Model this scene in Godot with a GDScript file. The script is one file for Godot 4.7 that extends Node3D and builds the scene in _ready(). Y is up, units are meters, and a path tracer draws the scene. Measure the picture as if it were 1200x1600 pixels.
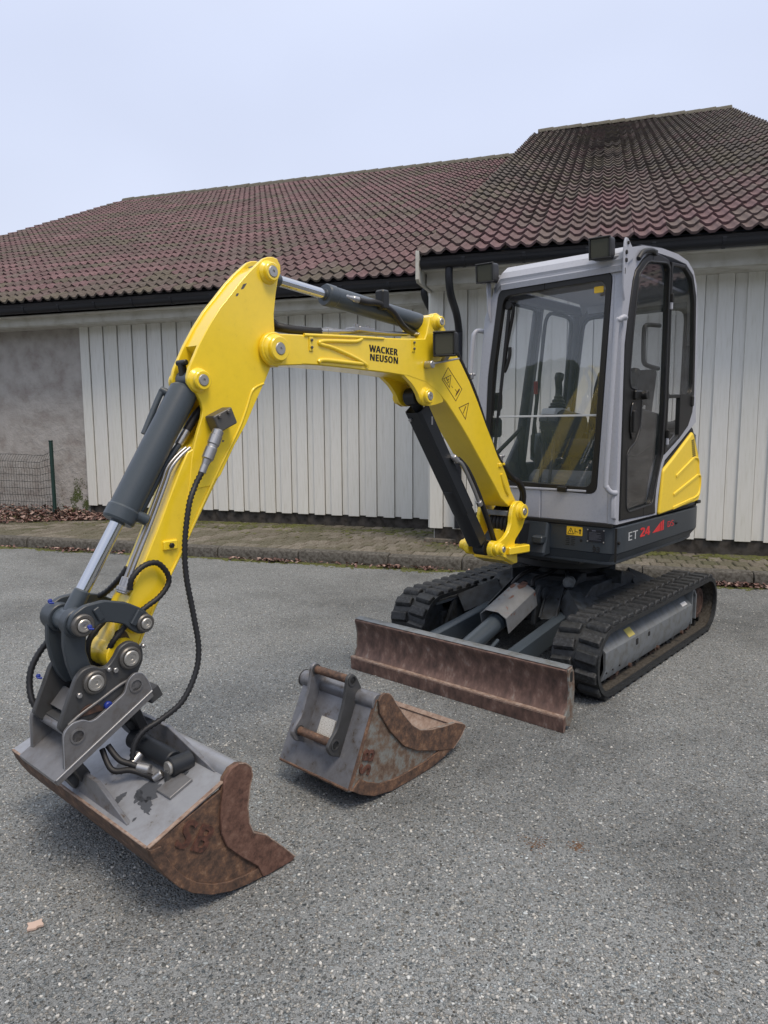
extends Node3D
# A yellow mini excavator parked in front of a white boarded building with a tiled roof.
# The excavator is built in its own axes: x forward, y up, z to its right (V(a, c, b) takes forward, up, left).
# The building is built in the axes of its wall: x along the wall, y up, z out towards the yard.

const YAW := 0.724
const MACHINE_AT := Vector3(0.989, 0.0, -4.404)
const WALL_TURN := -0.293
const RX0 := -1.80      # bay: left and right verge
const RX1 := 2.96

var M := {}
var used := {}
var rng := RandomNumberGenerator.new()


# ------------------------------------------------------------------ mesh builder
class MB:
	var v := PackedVector3Array()
	var n := PackedVector3Array()
	var col := PackedColorArray()
	var xf := Transform3D()
	var tint = null

	func tri(a: Vector3, b: Vector3, c: Vector3, na: Vector3, nb: Vector3, nc: Vector3) -> void:
		var g := (b - a).cross(c - a)
		if g.length_squared() < 1e-16:
			return
		if g.dot(na + nb + nc) > 0.0:
			var t := b; b = c; c = t
			t = nb; nb = nc; nc = t
		v.append(xf * a); v.append(xf * b); v.append(xf * c)
		n.append((xf.basis * na).normalized()); n.append((xf.basis * nb).normalized()); n.append((xf.basis * nc).normalized())
		if tint != null:
			col.append(tint); col.append(tint); col.append(tint)

	func quad(a: Vector3, b: Vector3, c: Vector3, d: Vector3, na: Vector3, nb: Vector3, nc: Vector3, nd: Vector3) -> void:
		tri(a, b, c, na, nb, nc)
		tri(a, c, d, na, nc, nd)

	func face(a: Vector3, b: Vector3, c: Vector3, d: Vector3, out: Vector3) -> void:
		var g := (b - a).cross(c - a)
		if g.length_squared() < 1e-14:
			g = (c - a).cross(d - a)
		g = g.normalized()
		if g.dot(out) < 0.0:
			g = -g
		quad(a, b, c, d, g, g, g, g)

	# outline in x, y pushed from z0 to z1, with bevelled rims
	func prism(p: PackedVector2Array, z0: float, z1: float, bev := 0.004, soft := 40.0) -> MB:
		if z0 > z1:
			var t := z0; z0 = z1; z1 = t
		p = p.duplicate()
		var area := 0.0
		var k := p.size()
		for i in k:
			area += p[i].cross(p[(i + 1) % k])
		if area < 0.0:
			p.reverse()
		var en := PackedVector2Array()
		for i in k:
			var e := (p[(i + 1) % k] - p[i]).normalized()
			en.append(Vector2(e.y, -e.x))
		var ins := PackedVector2Array()
		var n0 := []
		var n1 := []
		var lim := cos(deg_to_rad(soft))
		for i in k:
			var a := en[(i - 1 + k) % k]
			var b := en[i]
			var m := (a + b)
			var l := m.length()
			m = m / l if l > 0.01 else b
			var f: float = 1.0 / maxf(0.5, m.dot(b))
			ins.append(p[i] - m * bev * f)
			if a.dot(b) > lim:
				n0.append(m); n1.append(m)
			else:
				n0.append(a); n1.append(b)
		var cap := ins if bev > 0.0 else p
		var ix := Geometry2D.triangulate_polygon(cap)
		if ix.is_empty():
			ix = Geometry2D.triangulate_polygon(p)
			cap = p
		for t in range(0, ix.size(), 3):
			for s in [[z0, -1.0], [z1, 1.0]]:
				var nn := Vector3(0, 0, s[1])
				tri(Vector3(cap[ix[t]].x, cap[ix[t]].y, s[0]), Vector3(cap[ix[t + 1]].x, cap[ix[t + 1]].y, s[0]), Vector3(cap[ix[t + 2]].x, cap[ix[t + 2]].y, s[0]), nn, nn, nn)
		for i in k:
			var j := (i + 1) % k
			var na := Vector3(n1[i].x, n1[i].y, 0)
			var nb := Vector3(n0[j].x, n0[j].y, 0)
			var a0 := Vector3(p[i].x, p[i].y, z0 + bev); var b0 := Vector3(p[j].x, p[j].y, z0 + bev)
			var a1 := Vector3(p[i].x, p[i].y, z1 - bev); var b1 := Vector3(p[j].x, p[j].y, z1 - bev)
			quad(a0, b0, b1, a1, na, nb, nb, na)
			if bev > 0.0:
				var u := Vector3(0, 0, 1)
				quad(a1, b1, Vector3(cap[j].x, cap[j].y, z1), Vector3(cap[i].x, cap[i].y, z1), (na + u * 0.4).normalized(), (nb + u * 0.4).normalized(), (nb * 0.5 + u).normalized(), (na * 0.5 + u).normalized())
				quad(a0, b0, Vector3(cap[j].x, cap[j].y, z0), Vector3(cap[i].x, cap[i].y, z0), (na - u * 0.4).normalized(), (nb - u * 0.4).normalized(), (nb * 0.5 - u).normalized(), (na * 0.5 - u).normalized())
		return self

	func box(c: Vector3, s: Vector3, bev := 0.003) -> MB:
		var h := s * 0.5
		bev = min(bev, min(h.x, min(h.y, h.z)) * 0.6)
		var r := PackedVector2Array([Vector2(-h.x + bev, -h.y), Vector2(h.x - bev, -h.y), Vector2(h.x, -h.y + bev), Vector2(h.x, h.y - bev), Vector2(h.x - bev, h.y), Vector2(-h.x + bev, h.y), Vector2(-h.x, h.y - bev), Vector2(-h.x, -h.y + bev)])
		var keep := xf
		xf = xf * Transform3D(Basis(), c)
		prism(r, -h.z, h.z, bev, 10.0)
		xf = keep
		return self

	# plain box of 12 triangles
	func slab(c: Vector3, s: Vector3) -> MB:
		var h := s * 0.5
		for ax in 3:
			for sg in [-1.0, 1.0]:
				var o := Vector3(); o[ax] = sg
				var u := Vector3(); u[(ax + 1) % 3] = h[(ax + 1) % 3]
				var w := Vector3(); w[(ax + 2) % 3] = h[(ax + 2) % 3]
				var m := c + o * h[ax]
				quad(m - u - w, m + u - w, m + u + w, m - u + w, o, o, o, o)
		return self

	func lathe(a: Vector3, b: Vector3, prof: Array, sides := 20) -> MB:
		# prof: [radius, distance along a->b in metres] pairs; sharp where neighbours turn
		var d := (b - a).normalized()
		var u := d.cross(Vector3.UP if absf(d.y) < 0.9 else Vector3.RIGHT).normalized()
		var w := d.cross(u)
		for i in prof.size() - 1:
			var r0: float = prof[i][0]; var h0: float = prof[i][1]
			var r1: float = prof[i + 1][0]; var h1: float = prof[i + 1][1]
			var sl := Vector2(h1 - h0, r0 - r1).normalized()   # normal: radial sl.x, axial sl.y
			for k in sides:
				var t0 := TAU * k / sides; var t1 := TAU * (k + 1) / sides
				var e0 := u * cos(t0) + w * sin(t0); var e1 := u * cos(t1) + w * sin(t1)
				var q0 := e0 * sl.x + d * sl.y; var q1 := e1 * sl.x + d * sl.y
				quad(a + d * h0 + e0 * r0, a + d * h0 + e1 * r0, a + d * h1 + e1 * r1, a + d * h1 + e0 * r1, q0, q1, q1, q0)
		return self

	func cyl(a: Vector3, b: Vector3, r: float, bev := 0.003, sides := 20) -> MB:
		var l := a.distance_to(b)
		return lathe(a, b, [[0.0, 0.0], [r - bev, 0.0], [r, bev], [r, l - bev], [r - bev, l], [0.0, l]], sides)

	func tube(p: PackedVector3Array, r: float, sides := 8, ridge := 0.0, ridge_len := 0.02) -> MB:
		var k := p.size()
		var rings := []
		var t0 := (p[1] - p[0]).normalized()
		var u := t0.cross(Vector3.UP if absf(t0.y) < 0.9 else Vector3.RIGHT).normalized()
		var run := 0.0
		for i in k:
			var t := (p[min(i + 1, k - 1)] - p[max(i - 1, 0)]).normalized()
			u = (u - t * u.dot(t)).normalized()
			var w := t.cross(u)
			if i > 0:
				run += p[i].distance_to(p[i - 1])
			var rr: float = r * (1.0 + (ridge * sin(run / ridge_len * TAU) if ridge > 0.0 else 0.0))
			var ring := []
			for s in sides:
				var e := u * cos(TAU * s / sides) + w * sin(TAU * s / sides)
				ring.append([p[i] + e * rr, e])
			rings.append(ring)
		for i in k - 1:
			for s in sides:
				var q := (s + 1) % sides
				quad(rings[i][s][0], rings[i][q][0], rings[i + 1][q][0], rings[i + 1][s][0], rings[i][s][1], rings[i][q][1], rings[i + 1][q][1], rings[i + 1][s][1])
		for e in [0, k - 1]:
			var nn := (p[0] - p[1]).normalized() if e == 0 else (p[k - 1] - p[k - 2]).normalized()
			for s in range(1, sides - 1):
				tri(rings[e][0][0], rings[e][s][0], rings[e][s + 1][0], nn, nn, nn)
		return self

	# a cross section (closed, in the plane of side and up) carried straight from a to b
	func beam(a: Vector3, b: Vector3, side: Vector3, p: PackedVector2Array, bev := 0.003) -> MB:
		var d := (b - a)
		var l := d.length()
		d /= l
		side = (side - d * side.dot(d)).normalized()
		var up := d.cross(side)
		if up.y < -0.02:       # sections are always drawn with +y upwards
			var q := PackedVector2Array()
			for e in p:
				q.append(Vector2(e.x, -e.y))
			p = q
		var keep := xf
		xf = xf * Transform3D(Basis(side, up, d), a)
		prism(p, 0.0, l, bev)
		xf = keep
		return self

	func bar(a: Vector3, b: Vector3, side: Vector3, w: float, h: float, bev := 0.003) -> MB:
		var c: float = minf(bev, min(w, h) * 0.3)
		var x := w * 0.5; var y := h * 0.5
		return beam(a, b, side, PackedVector2Array([Vector2(-x + c, -y), Vector2(x - c, -y), Vector2(x, -y + c), Vector2(x, y - c), Vector2(x - c, y), Vector2(-x + c, y), Vector2(-x, y - c), Vector2(-x, -y + c)]), c)

	func mesh() -> ArrayMesh:
		var m := ArrayMesh.new()
		var arr := []
		arr.resize(Mesh.ARRAY_MAX)
		arr[Mesh.ARRAY_VERTEX] = v
		arr[Mesh.ARRAY_NORMAL] = n
		if col.size() == v.size() and col.size() > 0:
			arr[Mesh.ARRAY_COLOR] = col
		m.add_surface_from_arrays(Mesh.PRIMITIVE_TRIANGLES, arr)
		return m


func V(a: float, c: float, b: float) -> Vector3:
	return Vector3(a, c, -b)


func P(flat: Array) -> PackedVector2Array:
	var o := PackedVector2Array()
	for i in range(0, flat.size(), 2):
		o.append(Vector2(flat[i], flat[i + 1]))
	return o


func disc(c: Vector2, r: float, k := 20, from := 0.0, to := TAU) -> PackedVector2Array:
	var o := PackedVector2Array()
	for i in k:
		var t := from + (to - from) * i / (k if is_equal_approx(to - from, TAU) else k - 1)
		o.append(c + Vector2(cos(t), sin(t)) * r)
	return o


func rrect(x0: float, y0: float, x1: float, y1: float, r: float, k := 5) -> PackedVector2Array:
	var o := PackedVector2Array()
	for q in [[x1 - r, y0 + r, -PI / 2], [x1 - r, y1 - r, 0.0], [x0 + r, y1 - r, PI / 2], [x0 + r, y0 + r, PI]]:
		o.append_array(disc(Vector2(q[0], q[1]), r, k, q[2], q[2] + PI / 2))
	return o


# corners of an outline cut round
func rounded(p: PackedVector2Array, r: float, k := 4) -> PackedVector2Array:
	var o := PackedVector2Array()
	var s := p.size()
	for i in s:
		var a := p[(i - 1 + s) % s]; var b := p[i]; var c := p[(i + 1) % s]
		var ra: float = min(r, a.distance_to(b) * 0.45); var rc: float = min(r, c.distance_to(b) * 0.45)
		var q: float = min(ra, rc)
		var s0 := b + (a - b).normalized() * q
		var s1 := b + (c - b).normalized() * q
		for j in k + 1:
			var t := float(j) / k
			o.append(s0.lerp(b, t).lerp(b.lerp(s1, t), t))
	return o


func smooth(p: Array, sub := 6) -> PackedVector3Array:
	var o := PackedVector3Array()
	var k := p.size()
	for i in k - 1:
		var a: Vector3 = p[max(i - 1, 0)]; var b: Vector3 = p[i]; var c: Vector3 = p[i + 1]; var d: Vector3 = p[min(i + 2, k - 1)]
		for j in sub:
			o.append(b.cubic_interpolate(c, a, d, float(j) / sub))
	o.append(p[k - 1])
	return o


# ------------------------------------------------------------------ nodes
func numbered(called: String) -> String:
	var k: int = used.get(called, 0)
	used[called] = k + 1
	return called if k == 0 else "%s_%03d" % [called, k]


func thing(called: String, label: String, category: String, at := Vector3.ZERO, turn := 0.0, group := "") -> Node3D:
	var o := Node3D.new()
	o.name = numbered(called)
	add_child(o)
	o.position = at
	o.rotation.y = turn
	tag(o, label, category, group)
	return o


func tag(o: Node, label: String, category: String, group := "", kind := "") -> Node:
	if label != "":
		o.set_meta("label", label)
	if category != "":
		o.set_meta("category", category)
	if group != "":
		o.set_meta("group", group)
	if kind != "":
		o.set_meta("kind", kind)
	return o


func obj(called: String, what, mat: Material, parent: Node = self, at := Vector3.ZERO) -> MeshInstance3D:
	var o := MeshInstance3D.new()
	o.mesh = what.mesh() if what is MB else what
	o.material_override = mat
	o.cast_shadow = GeometryInstance3D.SHADOW_CASTING_SETTING_ON
	o.name = called if parent != self else numbered(called)
	parent.add_child(o, true)
	o.position = at
	return o


func many(called: String, mesh: Mesh, mat: Material, xfs: Array, cols: Array, parent: Node = self, at := Vector3.ZERO) -> MultiMeshInstance3D:
	var mm := MultiMesh.new()
	mm.transform_format = MultiMesh.TRANSFORM_3D
	mm.use_colors = not cols.is_empty()
	mm.mesh = mesh
	mm.instance_count = xfs.size()
	for i in xfs.size():
		mm.set_instance_transform(i, xfs[i])
		if not cols.is_empty():
			mm.set_instance_color(i, cols[i])
	var o := MultiMeshInstance3D.new()
	o.multimesh = mm
	o.material_override = mat
	o.name = called if parent != self else numbered(called)
	parent.add_child(o, true)
	o.position = at
	o.set_meta("kind", "stuff")
	return o


# ------------------------------------------------------------------ materials
func lin(r: float, g: float, b: float) -> Color:
	return Color(r, g, b).linear_to_srgb()


func grain(seed_: int, freq: float, stops: Array, size := 512, cellular := false, octaves := 5, gain := 0.55) -> NoiseTexture2D:
	var f := FastNoiseLite.new()
	f.seed = seed_
	f.frequency = freq
	f.noise_type = FastNoiseLite.TYPE_CELLULAR if cellular else FastNoiseLite.TYPE_SIMPLEX_SMOOTH
	f.fractal_octaves = octaves
	f.fractal_gain = gain
	var g := Gradient.new()
	g.offsets = PackedFloat32Array(stops.map(func(s): return s[0]))
	g.colors = PackedColorArray(stops.map(func(s): return s[1]))
	var t := NoiseTexture2D.new()
	t.width = size
	t.height = size
	t.seamless = true
	t.noise = f
	t.color_ramp = g
	return t


func flat(c: Color, rough := 0.6, metal := 0.0) -> StandardMaterial3D:
	var m := StandardMaterial3D.new()
	m.albedo_color = c
	m.roughness = rough
	m.metallic = metal
	m.metallic_specular = 0.5
	return m


func textured(t: Texture2D, scale: float, rough := 0.6, tint := Color.WHITE, metal := 0.0) -> StandardMaterial3D:
	var m := flat(tint, rough, metal)
	m.albedo_texture = t
	m.uv1_triplanar = true
	m.uv1_scale = Vector3.ONE * scale
	m.uv1_triplanar_sharpness = 4.0
	return m


func relief(m: StandardMaterial3D, t: Texture2D, depth_cm: float) -> StandardMaterial3D:
	m.heightmap_enabled = true
	m.heightmap_texture = t
	m.heightmap_scale = depth_cm
	return m


func grey(v: float) -> Color:
	return lin(v, v, v)


func make_materials() -> void:
	var dirt := grain(3, 0.012, [[0.0, Color(0.93, 0.92, 0.90)], [0.2, Color(0.985, 0.985, 0.98)], [0.6, Color.WHITE], [1.0, Color.WHITE]], 1024, false, 8, 0.7)
	var speck := grain(7, 0.05, [[0.0, Color(0.90, 0.90, 0.90)], [0.3, Color(0.98, 0.98, 0.98)], [1.0, Color.WHITE]])
	M.yellow = textured(dirt, 1.6, 0.30, lin(0.93, 0.67, 0.026))
	M.yellow.clearcoat_enabled = true
	M.yellow.clearcoat = 0.7
	M.yellow.clearcoat_roughness = 0.12
	M.panel_yellow = textured(dirt, 2.3, 0.42, lin(0.92, 0.66, 0.05))
	M.anthracite = textured(speck, 3.0, 0.42, lin(0.036, 0.046, 0.058))
	M.cylinder = textured(speck, 3.0, 0.34, lin(0.052, 0.067, 0.083))
	M.dark_guard = textured(speck, 3.0, 0.5, lin(0.011, 0.014, 0.019))
	M.frame_dark = textured(grain(11, 0.02, [[0.0, Color(0.55, 0.5, 0.44)], [0.4, Color(0.85, 0.84, 0.82)], [0.7, Color.WHITE], [1.0, Color.WHITE]]), 1.5, 0.62, lin(0.034, 0.041, 0.050))
	M.cover_grey = textured(grain(12, 0.014, [[0.0, Color(0.78, 0.75, 0.69)], [0.35, Color(0.92, 0.91, 0.89)], [0.6, Color.WHITE], [1.0, Color(0.96, 0.97, 0.98)]], 512, false, 7, 0.65), 1.5, 0.5, lin(0.165, 0.182, 0.200))
	M.silver = textured(speck, 2.0, 0.40, lin(0.42, 0.44, 0.50))
	M.black = flat(grey(0.009), 0.42)
	M.black_gloss = flat(grey(0.012), 0.16)
	M.black_seal = flat(grey(0.010), 0.7)
	M.plastic = flat(lin(0.016, 0.017, 0.019), 0.5)
	M.inside = flat(lin(0.020, 0.021, 0.026), 0.65)
	M.inside_light = flat(lin(0.075, 0.08, 0.09), 0.6)
	M.seat = textured(speck, 9.0, 0.95, lin(0.010, 0.010, 0.014))
	M.rubber = textured(grain(21, 0.03, [[0.0, Color(0.5, 0.5, 0.5)], [0.35, Color(0.75, 0.75, 0.74)], [0.6, Color(0.9, 0.9, 0.9)], [0.8, Color.WHITE], [1.0, Color(1, 0.98, 0.95)]]), 2.2, 0.55, lin(0.024, 0.027, 0.031))
	M.rubber_worn = textured(grain(22, 0.03, [[0.0, Color(0.4, 0.4, 0.4)], [0.4, Color(0.7, 0.7, 0.69)], [0.65, Color.WHITE], [1.0, Color(1, 0.97, 0.92)]]), 2.8, 0.6, lin(0.036, 0.039, 0.044))
	M.track_inside = textured(grain(23, 0.03, [[0.0, Color(0.5, 0.47, 0.42)], [0.5, Color(0.8, 0.78, 0.74)], [1.0, Color.WHITE]]), 3.0, 0.9, lin(0.085, 0.080, 0.074))
	M.chrome = flat(lin(0.60, 0.61, 0.63), 0.16, 1.0)
	M.steel = textured(speck, 6.0, 0.36, lin(0.42, 0.42, 0.43), 0.85)
	M.dark_steel = textured(speck, 5.0, 0.42, lin(0.14, 0.135, 0.13), 0.6)
	M.pin = flat(lin(0.46, 0.45, 0.43), 0.4, 0.8)
	M.hose = flat(lin(0.012, 0.012, 0.014), 0.55)
	M.hose_wrap = flat(lin(0.014, 0.015, 0.018), 0.45)
	M.rust_blade = textured(grain(31, 0.012, [[0.0, lin(0.032, 0.022, 0.020)], [0.30, lin(0.078, 0.046, 0.038)], [0.5, lin(0.108, 0.063, 0.051)], [0.66, lin(0.140, 0.083, 0.067)], [0.80, lin(0.19, 0.135, 0.115)], [1.0, lin(0.27, 0.24, 0.22)]], 1024, false, 8, 0.64), 0.9, 0.62)
	M.rust_blade.uv1_scale = Vector3(1.0, 0.55, 1.0)
	relief(M.rust_blade, grain(32, 0.03, [[0.0, Color.BLACK], [1.0, Color.WHITE]]), 0.10)
	M.rust = textured(grain(33, 0.014, [[0.0, lin(0.022, 0.017, 0.015)], [0.28, lin(0.070, 0.043, 0.032)], [0.48, lin(0.108, 0.064, 0.045)], [0.62, lin(0.150, 0.082, 0.050)], [0.74, lin(0.205, 0.125, 0.080)], [0.88, lin(0.24, 0.18, 0.14)], [1.0, lin(0.30, 0.27, 0.24)]], 1024, false, 8, 0.78), 1.1, 0.74)
	relief(M.rust, grain(34, 0.05, [[0.0, Color.BLACK], [1.0, Color.WHITE]]), 0.18)
	M.rust_wear = textured(grain(38, 0.014, [[0.0, lin(0.030, 0.018, 0.015)], [0.3, lin(0.090, 0.046, 0.034)], [0.5, lin(0.128, 0.066, 0.049)], [0.7, lin(0.160, 0.088, 0.066)], [1.0, lin(0.23, 0.16, 0.13)]], 1024, false, 8, 0.76), 1.2, 0.72)
	relief(M.rust_wear, grain(39, 0.05, [[0.0, Color.BLACK], [1.0, Color.WHITE]]), 0.15)
	M.rust_tan = textured(grain(35, 0.014, [[0.0, lin(0.11, 0.068, 0.050)], [0.3, lin(0.20, 0.135, 0.102)], [0.55, lin(0.28, 0.205, 0.165)], [0.8, lin(0.35, 0.285, 0.245)], [1.0, lin(0.42, 0.38, 0.35)]], 1024, false, 8, 0.72), 1.3, 0.82)
	relief(M.rust_tan, grain(36, 0.05, [[0.0, Color.BLACK], [1.0, Color.WHITE]]), 0.15)
	M.rust_dark = textured(grain(37, 0.02, [[0.0, lin(0.020, 0.014, 0.012)], [0.5, lin(0.055, 0.030, 0.022)], [1.0, lin(0.11, 0.055, 0.040)]]), 3.0, 0.85)
	M.letters = textured(grain(40, 0.02, [[0.0, lin(0.030, 0.018, 0.015)], [0.5, lin(0.095, 0.040, 0.028)], [1.0, lin(0.16, 0.075, 0.055)]]), 3.0, 0.8)
	M.bucket_grey = textured(grain(41, 0.010, [[0.0, lin(0.063, 0.052, 0.046)], [0.10, lin(0.116, 0.104, 0.093)], [0.16, lin(0.242, 0.247, 0.264)], [0.5, lin(0.282, 0.296, 0.328)], [0.84, lin(0.308, 0.323, 0.353)], [0.90, lin(0.376, 0.380, 0.394)], [1.0, lin(0.430, 0.430, 0.430)]], 1024, false, 8, 0.7), 0.9, 0.34, Color.WHITE, 0.25)
	M.bucket_worn = textured(grain(42, 0.012, [[0.0, lin(0.036, 0.025, 0.020)], [0.16, lin(0.073, 0.053, 0.041)], [0.25, lin(0.132, 0.129, 0.132)], [0.5, lin(0.162, 0.168, 0.188)], [0.8, lin(0.185, 0.191, 0.211)], [1.0, lin(0.251, 0.247, 0.241)]], 1024, false, 8, 0.7), 1.2, 0.34, Color.WHITE, 0.25)
	M.bucket_side = textured(grain(43, 0.012, [[0.0, lin(0.05, 0.033, 0.026)], [0.26, lin(0.110, 0.072, 0.052)], [0.42, lin(0.150, 0.108, 0.082)], [0.54, lin(0.165, 0.142, 0.120)], [0.64, lin(0.175, 0.180, 0.172)], [1.0, lin(0.24, 0.25, 0.245)]], 1024, false, 8, 0.74), 1.1, 0.7)
	M.hitch = textured(grain(44, 0.012, [[0.0, lin(0.025, 0.022, 0.020)], [0.25, lin(0.043, 0.045, 0.048)], [0.7, lin(0.052, 0.054, 0.059)], [0.9, lin(0.061, 0.061, 0.063)], [1.0, lin(0.094, 0.090, 0.086)]], 512, false, 7), 1.4, 0.46)
	M.tilt_grey = textured(grain(45, 0.012, [[0.0, lin(0.079, 0.063, 0.053)], [0.14, lin(0.122, 0.117, 0.116)], [0.5, lin(0.149, 0.152, 0.162)], [0.85, lin(0.172, 0.172, 0.180)], [1.0, lin(0.238, 0.228, 0.218)]], 1024, false, 8, 0.7), 1.2, 0.36, Color.WHITE, 0.2)
	M.blue = flat(lin(0.01, 0.03, 0.25), 0.45)
	M.red = flat(lin(0.62, 0.03, 0.035), 0.5)
	M.red_dark = flat(lin(0.22, 0.012, 0.015), 0.5)
	M.white = flat(lin(0.72, 0.72, 0.72), 0.5)
	M.letter_grey = flat(lin(0.5, 0.52, 0.54), 0.5)
	M.print_black = flat(lin(0.012, 0.012, 0.012), 0.55)
	M.sticker = flat(lin(0.86, 0.55, 0.03), 0.45)
	M.plate = flat(lin(0.012, 0.014, 0.022), 0.35)
	M.blade_cover = textured(grain(46, 0.015, [[0.0, lin(0.16, 0.045, 0.025)], [0.17, lin(0.15, 0.07, 0.05)], [0.24, lin(0.15, 0.16, 0.17)], [1.0, lin(0.19, 0.20, 0.215)]]), 2.0, 0.5)
	M.glass = flat(Color(0.55, 0.62, 0.62, 0.06), 0.0)
	M.glass.transparency = BaseMaterial3D.TRANSPARENCY_ALPHA
	M.glass.metallic_specular = 1.0
	M.glass_tint = flat(Color(0.20, 0.24, 0.24, 0.12), 0.0)
	M.glass_tint.transparency = BaseMaterial3D.TRANSPARENCY_ALPHA
	M.lens = flat(lin(0.11, 0.112, 0.095), 0.06)
	M.lens.metallic = 0.3
	M.glass_tint.metallic_specular = 0.9
	M.algae = flat(lin(0.085, 0.105, 0.035), 1.0)
	M.lining = flat(lin(0.36, 0.37, 0.43), 0.8)
	M.inside_post = flat(lin(0.085, 0.09, 0.11), 0.5)
	M.wet = textured(speck, 3.0, 0.30, lin(0.070, 0.076, 0.088))
	# building
	M.board = textured(grain(51, 0.006, [[0.0, Color(0.93, 0.925, 0.91)], [0.3, Color(0.975, 0.975, 0.97)], [0.6, Color(0.99, 0.99, 0.99)], [1.0, Color.WHITE]], 1024, false, 7), 0.9, 0.6, lin(0.72, 0.72, 0.685))
	M.board.uv1_scale = Vector3(6.0, 0.5, 6.0)
	M.board.uv1_world_triplanar = true
	M.board_under = M.board.duplicate()
	M.board_under.albedo_color = lin(0.75, 0.75, 0.72)
	M.boards = []
	for v in [1.0, 0.965, 1.02, 0.985]:
		var bm: StandardMaterial3D = M.board.duplicate()
		bm.albedo_color = lin(0.76 * v, 0.76 * v, 0.73 * v * (1.0 if v > 0.98 else 0.985))
		bm.uv1_offset = Vector3(v * 7.0, v * 3.0, v * 5.0)
		M.boards.append(bm)
	M.trim = textured(grain(52, 0.01, [[0.0, Color(0.84, 0.83, 0.80)], [0.5, Color(0.96, 0.96, 0.95)], [1.0, Color.WHITE]]), 0.8, 0.6, lin(0.62, 0.615, 0.58))
	M.trim.uv1_world_triplanar = true
	M.navy = flat(lin(0.012, 0.017, 0.034), 0.5)
	M.gutter = textured(speck, 2.0, 0.45, lin(0.010, 0.012, 0.018))
	M.plaster = textured(grain(53, 0.010, [[0.0, Color(0.82, 0.79, 0.78)], [0.35, Color(0.91, 0.90, 0.89)], [0.55, Color(0.95, 0.945, 0.94)], [0.75, Color(0.985, 0.98, 0.975)], [1.0, Color.WHITE]], 1024, false, 8), 0.28, 0.95, lin(0.46, 0.44, 0.42))
	relief(M.plaster, grain(54, 0.02, [[0.0, Color.BLACK], [1.0, Color.WHITE]], 1024, false, 8, 0.7), 1.2)
	M.plinth = textured(grain(55, 0.02, [[0.0, Color(0.5, 0.48, 0.45)], [0.5, Color(0.85, 0.84, 0.82)], [1.0, Color.WHITE]]), 0.8, 0.95, lin(0.085, 0.078, 0.074))
	M.deck = flat(lin(0.03, 0.028, 0.028), 0.95)
	var tex := grain(61, 0.02, [[0.0, Color(0.60, 0.60, 0.54)], [0.3, Color(0.82, 0.81, 0.78)], [0.55, Color(0.95, 0.94, 0.93)], [0.8, Color(1.0, 1.0, 1.0)], [1.0, Color(1.0, 1.0, 1.0)]], 1024, false, 8, 0.68)
	var bump := grain(62, 0.06, [[0.0, Color.BLACK], [1.0, Color.WHITE]])
	M.tile = []
	for c in TILE_TONES:
		var m := textured(tex, 0.8, 0.86, lin(c[0], c[1], c[2]))
		m.uv1_world_triplanar = true
		M.tile.append(m)
	M.tile_many = textured(tex, 0.8, 0.86)
	M.tile_many.uv1_world_triplanar = true
	M.tile_many.vertex_color_use_as_albedo = true
	M.ridge = textured(tex, 0.7, 0.9, lin(0.12, 0.115, 0.095))
	M.ridge.uv1_world_triplanar = true
	M.paver = []
	var ptex := grain(71, 0.03, [[0.0, Color(0.55, 0.53, 0.48)], [0.35, Color(0.82, 0.80, 0.76)], [0.6, Color(0.97, 0.96, 0.93)], [1.0, Color.WHITE]], 1024, false, 6)
	for c in PAVER_TONES:
		var m := textured(ptex, 1.1, 0.95, lin(c[0], c[1], c[2]))
		m.uv1_world_triplanar = true
		relief(m, bump, 0.25)
		M.paver.append(m)
	M.paver_many = textured(ptex, 1.1, 0.95)
	M.paver_many.uv1_world_triplanar = true
	M.paver_many.vertex_color_use_as_albedo = true
	M.joint = textured(grain(72, 0.03, [[0.0, lin(0.022, 0.026, 0.010)], [0.45, lin(0.038, 0.042, 0.018)], [0.7, lin(0.055, 0.055, 0.032)], [1.0, lin(0.09, 0.085, 0.065)]]), 1.3, 1.0)
	M.joint.uv1_world_triplanar = true
	M.kerb = textured(grain(73, 0.02, [[0.0, Color(0.45, 0.44, 0.42)], [0.35, Color(0.72, 0.70, 0.67)], [0.6, Color(0.92, 0.91, 0.89)], [1.0, Color.WHITE]], 1024, false, 8, 0.7), 0.9, 0.95, lin(0.135, 0.132, 0.125))
	M.kerb.uv1_world_triplanar = true
	relief(M.kerb, bump, 0.18)
	M.moss = textured(grain(74, 0.04, [[0.0, lin(0.04, 0.045, 0.012)], [0.5, lin(0.085, 0.095, 0.022)], [1.0, lin(0.15, 0.145, 0.05)]]), 2.0, 1.0)
	M.moss.uv1_world_triplanar = true
	M.leaf = flat(Color.WHITE, 0.8)
	M.leaf.vertex_color_use_as_albedo = true
	M.leaf.cull_mode = BaseMaterial3D.CULL_DISABLED
	M.fence = flat(lin(0.012, 0.040, 0.034), 0.5)
	M.wire = flat(lin(0.03, 0.038, 0.036), 0.6)
	M.hill = textured(grain(81, 0.02, [[0.0, lin(0.03, 0.035, 0.02)], [0.5, lin(0.06, 0.065, 0.035)], [1.0, lin(0.10, 0.10, 0.06)]]), 0.03, 1.0)
	M.hill.uv1_world_triplanar = true
	M.wood = flat(Color.WHITE, 1.0)
	M.wood.vertex_color_use_as_albedo = true


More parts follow.
